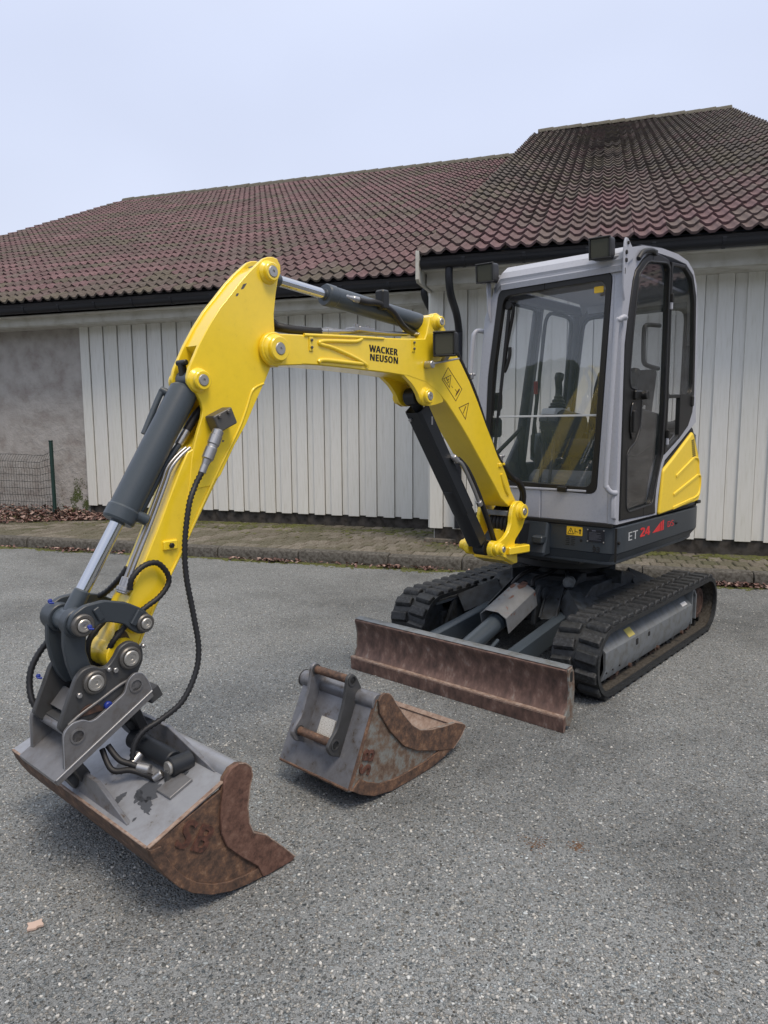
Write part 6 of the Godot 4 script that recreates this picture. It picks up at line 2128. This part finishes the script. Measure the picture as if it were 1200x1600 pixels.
	b.box(V(1.555, 2.005, 0.052), Vector3(0.05, 0.085, 0.05), 0.008)
	obj("hose_clamp", b, M.black, sc)
	# quick coupler block for the extra circuit
	b = MB.new()
	b.xf = Transform3D(Basis(Vector3(0, 0, 1), -0.42), V(2.455, 1.475, 0.085))
	b.box(Vector3(0, 0, 0), Vector3(0.085, 0.062, 0.055), 0.004)
	bolt(b, Vector3(0.02, 0.02, -0.027), Vector3(0, 0, -1), 0.008)
	bolt(b, Vector3(-0.022, 0.02, -0.027), Vector3(0, 0, -1), 0.008)
	obj("valve_block", b, M.dark_steel, stick)
	b = MB.new()
	b.lathe(V(2.478, 1.440, 0.10), V(2.549, 1.301, 0.10), [[0.016, 0.0], [0.020, 0.005], [0.020, 0.022], [0.022, 0.024], [0.022, 0.056], [0.019, 0.06], [0.019, 0.068], [0.021, 0.072], [0.021, 0.112], [0.016, 0.116], [0.013, 0.135], [0.013, 0.165], [0.0, 0.165]], 16)
	obj("quick_coupler", b, M.steel, stick)


func build_hitch(root: Node3D) -> void:
	# links from the cylinder to stick and hitch
	var hl := Vector2(2.998, 0.850)
	for s in [1.0, -1.0]:
		obj("upper_link", slab_b(rounded(P(LINK_A), 0.01, 2), 0.074 * s, 0.096 * s, 0.004), M.anthracite, root)
		obj("lower_link", slab_b(rounded(P(LINK_B), 0.01, 2), 0.046 * s, 0.070 * s, 0.004), M.anthracite, root)
	var pins := Node3D.new()
	pins.name = "link_pins"
	root.add_child(pins)
	pin_ends(pins, Vector2(2.792, 0.813), 0.094, 0.030, 0.019, M.dark_steel)
	pin_ends(pins, hl, 0.094, 0.035, 0.021, M.dark_steel)
	var b := MB.new()
	b.cyl(V(hl.x, hl.y, -0.10), V(hl.x, hl.y, -0.034), 0.046)
	b.cyl(V(hl.x, hl.y, 0.034), V(hl.x, hl.y, 0.075), 0.046)
	obj("bush", b, M.anthracite, pins)
	b = MB.new()
	b.bar(V(2.805, 0.858, 0.097), V(2.835, 0.815, 0.097), V(0, 0, 1), 0.016, 0.022, 0.003)
	b.bar(V(2.955, 0.895, 0.097), V(2.935, 0.855, 0.097), V(0, 0, 1), 0.016, 0.022, 0.003)
	obj("pin_stop", b, M.anthracite, pins)
	b = MB.new()
	for q in [V(2.990, 0.848, 0.126), V(3.025, 0.905, -0.06), V(3.06, 0.66, -0.10)]:
		b.tube(smooth([q, q + Vector3(0.003, -0.004, -0.008), q + Vector3(-0.008, -0.006, -0.012)], 3), 0.0035, 6)
		b.lathe(q, q + V(0.1, 0.3, 1).normalized() * 0.01, [[0.007, 0.0], [0.007, 0.006], [0.0, 0.008]], 8)
	obj("grease_cap", b, M.blue, pins)
	# hitch: two cheeks with cross plates
	var hitch := Node3D.new()
	hitch.name = "quick_hitch"
	root.add_child(hitch)
	for s in [1.0, -1.0]:
		obj("hitch_cheek", slab_b(rounded(P(HITCH), 0.012, 2), 0.078 * s, 0.100 * s, 0.004), M.hitch, hitch)
	pin_ends(hitch, Vector2(2.853, 0.712), 0.098, 0.037, 0.026, M.dark_steel)
	pin_ends(hitch, Vector2(2.973, 0.664), 0.098, 0.037, 0.026, M.dark_steel)
	b = MB.new()
	for q in [[2.853, 0.712], [2.973, 0.664]]:
		for s in [1.0, -1.0]:
			bolt(b, V(q[0] + 0.050, q[1] - 0.028, 0.101 * s), V(0, 0, s), 0.009)
			b.cyl(V(q[0] - 0.045, q[1] + 0.03, 0.101 * s), V(q[0] - 0.045, q[1] + 0.03, 0.118 * s), 0.007)
	obj("keeper_bolt", b, M.steel, hitch)
	b = MB.new()
	b.beam(V(2.985, 0.610, 0), V(3.032, 0.560, 0), V(0, 0, 1), P([-0.078, -0.006, 0.078, -0.006, 0.078, 0.006, -0.078, 0.006]), 0.002)
	b.beam(V(3.000, 0.550, 0), V(3.055, 0.522, 0), V(0, 0, 1), P([-0.078, -0.006, 0.078, -0.006, 0.078, 0.006, -0.078, 0.006]), 0.002)
	obj("step_plate", b, M.tilt_grey, hitch)
	b = MB.new()
	b.beam(V(2.80, 0.615, 0), V(3.05, 0.530, 0), V(0, 0, 1), P([-0.078, -0.01, 0.078, -0.01, 0.078, 0.01, -0.078, 0.01]), 0.002)
	b.box(V(2.90, 0.62, 0), Vector3(0.10, 0.06, 0.15))
	obj("cross_plate", b, M.hitch, hitch)
	b = MB.new()
	b.tube(smooth([V(2.842, 0.640, 0.1015), V(2.885, 0.632, 0.1015), V(2.96, 0.60, 0.1015), V(3.02, 0.575, 0.1015), V(3.06, 0.552, 0.1015)], 5), 0.0055, 6)
	obj("weld_seam", b, M.tilt_grey, hitch)
	b = MB.new()
	b.prism(disc(Vector2(2.990, 0.555), 0.042, 20, 0.25, PI * 0.92), -0.100, -0.104, 0.001)
	obj("hook", b, M.rust_dark, hitch)
	obj("blue_plug", MB.new().cyl(V(2.935, 0.578, 0.100), V(2.935, 0.578, 0.115), 0.013), M.blue, hitch)


func bucket_shell(outline: PackedVector2Array, first: int, last: int, b0: float, b1: float, t: float) -> MB:
	# plate of thickness t along part of the outline (outside), carried from b0 to b1
	var outer := PackedVector2Array()
	var i := first
	while true:
		outer.append(outline[i % outline.size()])
		if i % outline.size() == last % outline.size():
			break
		i += 1
	var cen := Vector2.ZERO
	for q in outline:
		cen += q
	cen /= outline.size()
	var m := MB.new()
	var inner := PackedVector2Array()
	for k in outer.size():
		var d := (outer[min(k + 1, outer.size() - 1)] - outer[max(k - 1, 0)]).normalized()
		var nn := Vector2(-d.y, d.x)
		if nn.dot(cen - outer[k]) < 0.0:
			nn = -nn
		inner.append(outer[k] + nn * t)
	var poly := outer.duplicate()
	inner.reverse()
	poly.append_array(inner)
	return slab_b(poly, b0, b1, 0.001, m)


func build_tilt_bucket(root: Node3D) -> void:
	var k := Node3D.new()
	k.name = "tilt_bucket"
	root.add_child(k)
	var out := P(BUCKET_A)
	var hw := 0.47
	obj("shell", bucket_shell(out, 0, 10, -hw + 0.004, hw - 0.004, 0.014), M.rust, k)
	var b := MB.new()
	slab_b(P([2.515, 0.002, 2.502, 0.010, 2.560, 0.026, 2.640, 0.034, 2.640, 0.006]), -hw + 0.01, hw - 0.01, 0.001, b)
	obj("cutting_lip", b, M.rust_tan, k)
	# top plate, grey paint
	b = MB.new()
	slab_b(P([3.022, 0.288, 2.740, 0.392, 2.736, 0.380, 3.012, 0.276]), -hw + 0.006, hw - 0.006, 0.001, b)
	obj("top_plate", b, M.bucket_grey, k)
	b = MB.new()
	b.cyl(V(2.718, 0.386, -hw + 0.01), V(2.718, 0.386, hw - 0.01), 0.034, 0.002, 22)
	obj("torque_tube", b, M.bucket_grey, k)
	for s in [1.0, -1.0]:
		obj("side_plate", slab_b(out, (hw - 0.014) * s, hw * s, 0.002), M.rust, k)
		obj("wear_plate", slab_b(P(WEAR_A), (hw - 0.001) * s, (hw + 0.011) * s, 0.003), M.rust_wear, k)
		var rim := PackedVector3Array()
		for i in range(3, 14):
			rim.append(V(WEAR_A[i * 2], WEAR_A[i * 2 + 1], (hw + 0.0095) * s))
		obj("worn_rim", MB.new().tube(rim, 0.0026, 6), M.rust_tan, k)
		b = MB.new()
		var strip := PackedVector2Array()
		for i in range(0, 10):
			strip.append(out[i])
		var ins := []
		for i in range(9, -1, -1):
			ins.append(out[i].lerp(Vector2(2.78, 0.24), 0.16))
		strip.append_array(PackedVector2Array(ins))
		slab_b(strip, (hw - 0.001) * s, (hw + 0.006) * s, 0.002, b)
		obj("edge_strip", b, M.rust, k)
	# raised maker's letters on the near side
	word_left_raised("raised_lettering", "SB", 0.078, V(2.872, 0.252, hw), M.letters, k, -0.62, 0.010)
	# tilt frame: plate with two ears per side
	b = MB.new()
	b.beam(V(3.118, 0.395, 0), V(2.792, 0.580, 0), V(0, 0, 1), P([-0.128, -0.010, 0.128, -0.010, 0.128, 0.012, -0.128, 0.012]), 0.003)
	obj("tilt_plate", b, M.tilt_grey, k)
	b = MB.new()
	for s in [1.0, -1.0]:
		b.bar(V(3.118, 0.4055, 0.127 * s), V(2.792, 0.5905, 0.127 * s), V(0, 0, 1), 0.006, 0.005, 0.001)
	obj("worn_edge", b, M.bucket_grey, k)
	for s in [1.0, -1.0]:
		obj("tilt_ear", slab_b(rounded(P(TILT_EAR), 0.008, 2), 0.106 * s, 0.122 * s, 0.003), M.tilt_grey, k)
		var rim := PackedVector3Array()
		for q in rounded(P(TILT_EAR), 0.008, 2):
			rim.append(V(q.x, q.y, 0.1205 * s))
		rim.append(rim[0])
		obj("worn_rim", MB.new().tube(rim, 0.0019, 5), M.bucket_grey, k)
		b = MB.new()
		for q in [[3.043, 0.518], [2.846, 0.622]]:
			b.lathe(V(q[0], q[1], 0.121 * s), V(q[0], q[1], 0.13 * s), [[0.024, 0.0], [0.024, 0.004], [0.018, 0.005], [0.018, 0.001], [0.0, 0.001]], 20)
		obj("pin_ring", b, M.tilt_grey, k)
	b = MB.new()
	for q in [[3.043, 0.518], [2.846, 0.622]]:
		b.cyl(V(q[0], q[1], -0.12), V(q[0], q[1], 0.12), 0.019)
	obj("carry_pin", b, M.bucket_worn, k)
	# pivot stands under the plate
	for q in [[3.035, 0.400], [2.835, 0.515]]:
		b = MB.new()
		b.beam(V(q[0] + 0.012, q[1], 0), V(q[0] - 0.016, q[1] + 0.016, 0), V(0, 0, 1), P([-0.10, 0.015, 0.10, 0.015, 0.045, -0.10, -0.045, -0.10]), 0.003)
		b.cyl(V(q[0] - 0.005, q[1] - 0.075, 0), V(q[0] - 0.06, q[1] - 0.045, 0), 0.034)
		obj("pivot_stand", b, M.hitch, k)
	b = MB.new()
	b.beam(V(2.80, 0.565, 0), V(2.755, 0.585, 0), V(0, 0, 1), P([-0.11, -0.03, 0.11, -0.03, 0.11, 0.012, -0.11, 0.012]), 0.003)
	obj("pivot_stand", b, M.hitch, k)
	# two upright ribs on the top plate
	var rib := MB.new()
	rib.xf = Transform3D(Basis(Vector3(0, 0, 1), Vector3(0, 1, 0), Vector3(-1, 0, 0)), Vector3.ZERO)
	for q in [[3.000, 0.290, 0.33], [2.748, 0.383, 0.41]]:
		rib = MB.new()
		var x: float = q[0]
		var y: float = q[1]
		var w: float = q[2]
		rib.xf = Transform3D(Basis(Vector3(0, 0, -1), Vector3(0, 1, 0), Vector3(1, 0, 0)), Vector3(x, 0, 0))
		rib.prism(P([-w + 0.10, y - 0.01, w, y - 0.01, w, y + 0.006, 0.15, y + 0.075, -0.15, y + 0.075]), -0.008, 0.008, 0.002)
		obj("rib", rib, M.bucket_worn, k)
	# tilt cylinder lying across the plate
	b = MB.new()
	var t0 := V(2.815, 0.405, 0.03)
	var t1 := V(2.805, 0.395, 0.262)
	b.cyl(t0, t1, 0.032, 0.004, 22)
	b.cyl(t1 + V(-0.004, 0, 0.030) - V(0.036, 0.0, 0), t1 + V(0.036, 0, 0.030), 0.030)
	var tc := obj("tilt_cylinder", b, M.dark_guard, k)
	obj("cylinder_pin", MB.new().cyl(t1 + V(0.030, 0, 0.030), t1 + V(0.044, 0, 0.030), 0.022), M.pin, tc)
	obj("cylinder_lug", MB.new().box(t1 + V(0, -0.03, 0.03), Vector3(0.10, 0.05, 0.022), 0.004), M.hitch, tc)
	b = MB.new()
	b.xf = Transform3D(Basis(Vector3(0, 0, 1), -0.355), V(2.850, 0.3545, 0.335))
	b.box(Vector3.ZERO, Vector3(0.085, 0.014, 0.075), 0.002)
	obj("weld_pad", b, M.tilt_grey, k)
	b = MB.new()
	b.tube(smooth([V(2.935, 0.44, 0.09), V(2.92, 0.400, 0.13), V(2.895, 0.385, 0.165), V(2.875, 0.372, 0.20)], 6), 0.0095, 8)
	b.tube(smooth([V(2.950, 0.43, 0.08), V(2.945, 0.375, 0.13), V(2.905, 0.372, 0.17), V(2.875, 0.358, 0.21), V(2.868, 0.355, 0.25)], 6), 0.0095, 8)
	obj("short_hose", b, M.hose, k)
	# bare dark patches in the paint and rusty edges of the top plate
	var ragged := RandomNumberGenerator.new()
	ragged.seed = 3
	for w in [[2.895, 0.262, 0.060, 0.050], [2.935, 0.312, 0.020, 0.045], [2.960, 0.200, 0.026, 0.016], [2.885, 0.070, 0.030, 0.040], [2.925, 0.255, 0.012, 0.034], [2.800, 0.320, 0.010, 0.006], [2.985, 0.330, 0.008, 0.005]]:
		var q := PackedVector2Array()
		for e in 34:
			var t := TAU * e / 34
			var reach := 0.62 + 0.42 * ragged.randf() + 0.16 * sin(t * 3.0 + w[0] * 40.0)
			q.append(Vector2(w[0] + cos(t) * w[2] * reach + 0.25 * sin(t) * w[3], w[1] + sin(t) * w[3] * reach))
		var m := MB.new()
		m.xf = Transform3D(Basis(Vector3(0.282, -0.104, 0).normalized(), Vector3(0, 0, -1), Vector3(0.104, 0.282, 0).normalized()), Vector3(2.74, 0.3926, 0))
		var qq := PackedVector2Array()
		for e in q:
			qq.append(Vector2((e.x - 2.74) * 1.064, e.y))
		m.prism(qq, 0.0, 0.0011, 0.0003)
		obj("bare_patch", m, M.wet, k)
	b = MB.new()
	b.bar(V(3.021, 0.2865, hw - 0.004), V(2.742, 0.3905, hw - 0.004), V(0, 0, 1), 0.014, 0.006, 0.002)
	b.bar(V(3.021, 0.2860, -hw + 0.01), V(3.021, 0.2860, hw - 0.008), V(1, 0, 0), 0.012, 0.006, 0.002)
	obj("rusty_edge", b, M.rust_tan, k)
	b = MB.new()
	b.cyl(V(2.885, 0.378, 0.178), V(2.862, 0.372, 0.215), 0.016)
	b.cyl(V(2.868, 0.352, 0.245), V(2.848, 0.372, 0.262), 0.013)
	b.cyl(V(2.885, 0.374, 0.140), V(2.850, 0.395, 0.135), 0.016)
	obj("fitting", b, M.steel, k)


func word_left_raised(called: String, words: String, h: float, at: Vector3, mat: Material, parent: Node, turn: float, depth: float) -> void:
	var o := obj(called, text_mesh(words, h, true, depth), mat, parent)
	o.transform = Transform3D(Basis(Vector3(0, 1, 0), PI) * Basis(Vector3(0, 0, 1), turn), at)


func build_hoses(root: Node3D) -> void:
	var b := MB.new()
	b.tube(smooth([V(2.540, 1.318, 0.100), V(2.560, 1.285, 0.100), V(2.582, 1.250, 0.100), V(2.616, 1.185, 0.110), V(2.644, 1.058, 0.120), V(2.650, 0.951, 0.130), V(2.641, 0.819, 0.150), V(2.639, 0.711, 0.170), V(2.660, 0.629, 0.180), V(2.715, 0.545, 0.180), V(2.777, 0.500, 0.160), V(2.836, 0.470, 0.140), V(2.868, 0.432, 0.135), V(2.880, 0.385, 0.140)], 46), 0.0098, 10, 0.14, 0.015)
	obj("wrapped_hose", b, M.hose_wrap, root)
	b = MB.new()
	b.tube(smooth([V(2.823, 0.925, 0.070), V(2.815, 0.964, 0.075), V(2.775, 0.997, 0.077), V(2.726, 1.000, 0.077), V(2.692, 0.962, 0.080), V(2.688, 0.925, 0.080), V(2.722, 0.885, 0.078), V(2.770, 0.857, 0.072), V(2.823, 0.826, 0.068), V(2.862, 0.791, 0.068), V(2.888, 0.759, 0.060), V(2.892, 0.709, 0.030)], 30), 0.0095, 8, 0.10, 0.014)
	obj("wrapped_hose", b, M.hose, root)
	b = MB.new()
	b.tube(smooth([V(2.790, 0.985, 0.0), V(2.812, 0.945, -0.02), V(2.838, 0.901, -0.06), V(2.878, 0.869, -0.10), V(2.932, 0.820, -0.125), V(2.992, 0.764, -0.14), V(3.030, 0.721, -0.15), V(3.059, 0.673, -0.15), V(3.072, 0.624, -0.14), V(3.074, 0.575, -0.12), V(3.058, 0.539, -0.10)], 34), 0.0102, 8, 0.10, 0.015)
	obj("wrapped_hose", b, M.hose_wrap, root)
	b = MB.new()
	b.tube(smooth([V(2.850, 0.870, 0.0), V(2.880, 0.822, 0.0), V(2.905, 0.800, 0.0), V(2.932, 0.770, 0.0), V(2.941, 0.734, 0.0), V(2.938, 0.690, 0.0), V(2.930, 0.640, 0.01)], 6), 0.010, 8)
	obj("hose", b, M.hose, root)
	# steel pipes down the front of the stick
	for q in [[0.020, 0.0], [0.045, 1.0]]:
		b = MB.new()
		b.tube(smooth([V(2.561, 1.378, q[0]), V(2.600, 1.350, q[0]), V(2.637, 1.312, q[0]), V(2.660, 1.262, q[0]), V(2.720, 1.135, q[0]), V(2.778, 1.020, q[0]), V(2.803, 0.968, q[0]), V(2.826, 0.920, q[0])], 6), 0.0065, 8)
		b.cyl(V(2.808, 0.958, q[0]), V(2.832, 0.908, q[0]), 0.0125)
		b.cyl(V(2.822, 0.928, q[0]), V(2.828, 0.915, q[0]), 0.017, 0.002, 6)
		obj("steel_pipe", b, M.steel, root)
	# hose bundle behind the boom
	b = MB.new()
	b.tube(smooth([V(1.085, 1.945, -0.02), V(1.052, 1.915, 0.02), V(1.030, 1.850, 0.060), V(0.975, 1.775, 0.066), V(0.905, 1.692, 0.068), V(0.845, 1.612, 0.068), V(0.775, 1.500, 0.068), V(0.700, 1.375, 0.068), V(0.614, 1.270, 0.072), V(0.506, 1.180, 0.075), V(0.399, 1.110, 0.078), V(0.343, 1.031, 0.070), V(0.310, 0.940, 0.030), V(0.30, 0.86, 0.0)], 6), 0.012, 8)
	b.tube(smooth([V(1.085, 1.945, -0.04), V(1.030, 1.900, -0.02), V(0.985, 1.800, 0.04), V(0.900, 1.700, 0.046), V(0.760, 1.500, 0.046), V(0.600, 1.278, 0.046), V(0.490, 1.190, 0.05), V(0.370, 1.110, 0.055), V(0.325, 1.030, 0.05), V(0.30, 0.86, -0.02)], 6), 0.012, 8)
	b.tube(smooth([V(0.620, 1.270, 0.03), V(0.480, 1.170, 0.06), V(0.415, 1.130, 0.085), V(0.365, 1.060, 0.088), V(0.345, 0.98, 0.07), V(0.30, 0.86, 0.02)], 6), 0.014, 8)
	b.tube(smooth([V(0.620, 1.265, 0.00), V(0.455, 1.165, 0.03), V(0.375, 1.120, 0.055), V(0.325, 1.050, 0.065), V(0.31, 0.97, 0.05), V(0.28, 0.86, 0.02)], 6), 0.014, 8)
	var hb := obj("boom_hoses", b, M.hose, root)
	for q in [[0.905, 1.692], [0.610, 1.262]]:
		b = MB.new()
		b.box(V(q[0] - 0.012, q[1] + 0.012, 0.060), Vector3(0.026, 0.03, 0.05), 0.004)
		bolt(b, V(q[0] - 0.03, q[1] + 0.02, 0.075), V(-0.6, 0.5, 0.6).normalized(), 0.010)
		obj("hose_clip", b, M.steel, hb)
	# hoses and steel pipes on top of the boom
	b = MB.new()
	b.tube(smooth([V(2.175, 1.880, 0.0), V(2.130, 1.845, 0.0), V(2.096, 1.833, 0.02), V(2.038, 1.830, 0.03), V(1.969, 1.832, 0.03), V(1.907, 1.838, 0.02)], 6), 0.017, 8)
	b.tube(smooth([V(2.175, 1.860, -0.04), V(2.120, 1.842, -0.03), V(2.04, 1.838, -0.02), V(1.95, 1.842, -0.02)], 6), 0.017, 8)
	var th := obj("boom_top_hose", b, M.hose, root)
	b = MB.new()
	b.lathe(V(1.925, 1.836, 0.022), V(1.80, 1.848, 0.022), [[0.012, 0.0], [0.015, 0.006], [0.015, 0.05], [0.018, 0.052], [0.018, 0.075], [0.013, 0.08], [0.013, 0.12], [0.0, 0.12]], 12)
	b.tube(smooth([V(1.82, 1.848, 0.022), V(1.70, 1.858, 0.025), V(1.62, 1.866, 0.028), V(1.50, 1.870, 0.03), V(1.36, 1.880, 0.03), V(1.25, 1.888, 0.03)], 5), 0.008, 8)
	b.tube(smooth([V(1.94, 1.842, -0.02), V(1.70, 1.858, -0.02), V(1.50, 1.870, -0.02), V(1.30, 1.885, -0.02)], 5), 0.008, 8)
	b.box(V(1.665, 1.866, 0.02), Vector3(0.10, 0.020, 0.09), 0.003)
	bolt(b, V(1.70, 1.876, 0.03), Vector3.UP, 0.012)
	bolt(b, V(1.63, 1.876, 0.03), Vector3.UP, 0.012)
	obj("steel_pipe", b, M.steel, th)
	b = MB.new()
	b.tube(smooth([V(1.700, 1.986, 0.048), V(1.660, 1.982, 0.056), V(1.587, 1.985, 0.062), V(1.496, 1.960, 0.062), V(1.420, 1.912, 0.052), V(1.330, 1.888, 0.03), V(1.27, 1.892, 0.01)], 6), 0.0145, 8)
	obj("cylinder_hose", b, M.hose, root)


# ------------------------------------------------------------------ the spare bucket on the ground
func build_loose_bucket() -> void:
	var at := floor_at(1.95, 0.23)
	var root := thing("digging_bucket", "small rusty digging bucket lying on the asphalt in front of the dozer blade", "bucket", at, machine_turn())
	var o := -V(1.95, 0.0, 0.23)
	var b0 := 0.028
	var b1 := 0.432
	var out := P(BUCKET_B)
	# back plate, curved floor
	obj("floor_plate", bucket_shell(out, 12, 22, b0 + 0.004, b1 - 0.004, 0.012), M.rust, root, o)
	var b := MB.new()
	slab_b(P([2.186, 0.094, 2.030, 0.412, 2.018, 0.406, 2.172, 0.088]), b0 + 0.002, b1 - 0.002, 0.001, b)
	obj("back_plate", b, M.bucket_worn, root, o)
	b = MB.new()
	b.bar(V(2.182, 0.096, b1 - 0.005), V(2.030, 0.408, b1 - 0.005), V(0, 0, 1), 0.015, 0.007, 0.002)
	b.bar(V(2.183, 0.097, b0 + 0.004), V(2.183, 0.097, b1 - 0.012), V(1, 0, 0), 0.010, 0.010, 0.002)
	obj("rusty_edge", b, M.rust, root, o)
	obj("inside_lining", bucket_shell(PackedVector2Array(Array(out).map(func(q): return q.lerp(Vector2(1.90, 0.18), 0.07))), 12, 22, b0 + 0.008, b1 - 0.008, 0.004), M.rust_tan, root, o)
	for e in [[b0, 1.0], [b1, -1.0]]:
		var s: float = e[1]
		obj("side_plate", slab_b(out, e[0], e[0] + 0.012 * s, 0.002), M.bucket_side, root, o)
		obj("wear_plate", slab_b(P(WEAR_B), e[0] + 0.001 * s, e[0] - 0.010 * s, 0.003), M.rust, root, o)
		var rim := PackedVector3Array()
		for i in range(3, 16):
			rim.append(V(WEAR_B[i * 2], WEAR_B[i * 2 + 1], e[0] - 0.0085 * s))
		obj("worn_rim", MB.new().tube(rim, 0.0024, 6), M.rust_tan, root, o)
		obj("inner_face", slab_b(PackedVector2Array(Array(out).map(func(q): return q.lerp(Vector2(1.85, 0.16), 0.03))), e[0] + 0.0115 * s, e[0] + 0.0135 * s, 0.0), M.rust_tan, root, o)
		b = MB.new()
		var strip := PackedVector2Array()
		for i in range(14, 23):
			strip.append(out[i])
		for i in range(22, 13, -1):
			strip.append(out[i].lerp(Vector2(1.86, 0.30), 0.15))
		slab_b(strip, e[0] + 0.001 * s, e[0] - 0.007 * s, 0.002, b)
		obj("edge_strip", b, M.rust, root, o)
	# lip
	b = MB.new()
	slab_b(P([1.446, 0.110, 1.470, 0.132, 1.560, 0.050, 1.545, 0.034, 1.480, 0.072]), b0 - 0.008, b1 + 0.008, 0.002, b)
	obj("cutting_lip", b, M.rust_tan, root, o)
	b = MB.new()
	b.cyl(V(2.020, 0.392, b0 - 0.015), V(2.020, 0.392, b1 - 0.001), 0.034, 0.003, 22)
	obj("torque_tube", b, M.bucket_worn, root, o)
	b = MB.new()
	b.lathe(V(2.020, 0.392, b0 - 0.014), V(2.020, 0.392, b0 - 0.02), [[0.036, 0.0], [0.036, 0.004], [0.028, 0.005], [0.028, -0.01], [0.0, -0.01]], 20)
	obj("tube_end", b, M.dark_steel, root, o)
	# carrying ears with two pins
	var ear := rounded(P([2.012, 0.425, 2.040, 0.478, 2.066, 0.500, 2.092, 0.488, 2.098, 0.455, 2.110, 0.400, 2.150, 0.300, 2.185, 0.268, 2.206, 0.240, 2.186, 0.205, 2.150, 0.190, 2.135, 0.178, 2.120, 0.210, 2.060, 0.330]), 0.012)
	for e in [0.128, 0.330]:
		obj("ear", slab_b(ear, e - 0.008, e + 0.008, 0.003), M.hitch if e > 0.2 else M.bucket_worn, root, o)
		b = MB.new()
		for q in [[2.067, 0.470], [2.165, 0.243]]:
			b.lathe(V(q[0], q[1], e + 0.007), V(q[0], q[1], e + 0.02), [[0.022, 0.0], [0.022, 0.004], [0.016, 0.005], [0.016, 0.001], [0.0, 0.001]], 18)
		obj("pin_ring", b, M.hitch, root, o)
	for q in [[2.067, 0.470], [2.165, 0.243]]:
		b = MB.new()
		b.cyl(V(q[0], q[1], 0.118), V(q[0], q[1], 0.335), 0.0165)
		obj("carry_pin", b, M.rust, root, o)
	# bright plate between the ears
	b = MB.new()
	b.beam(V(2.135, 0.203, 0.23), V(2.090, 0.295, 0.23), V(0, 0, 1), P([-0.040, -0.003, 0.040, -0.003, 0.040, 0.003, -0.040, 0.003]), 0.001)
	var pl := obj("type_plate", b, textured(grain(97, 0.06, [[0.0, lin(0.12, 0.10, 0.08)], [0.25, lin(0.42, 0.40, 0.36)], [0.5, lin(0.62, 0.61, 0.57)], [1.0, lin(0.70, 0.69, 0.66)]]), 5.0, 0.45, Color.WHITE, 0.3), root, o)
	word_left_raised2(root, o)


func word_left_raised2(root: Node3D, o: Vector3) -> void:
	var w := obj("raised_lettering", text_mesh("SB", 0.062, true, 0.009), M.letters, root)
	w.transform = Transform3D(Basis(Vector3(0, 1, 0), PI) * Basis(Vector3(0, 0, 1), 1.14), V(2.090, 0.180, 0.433) + o)
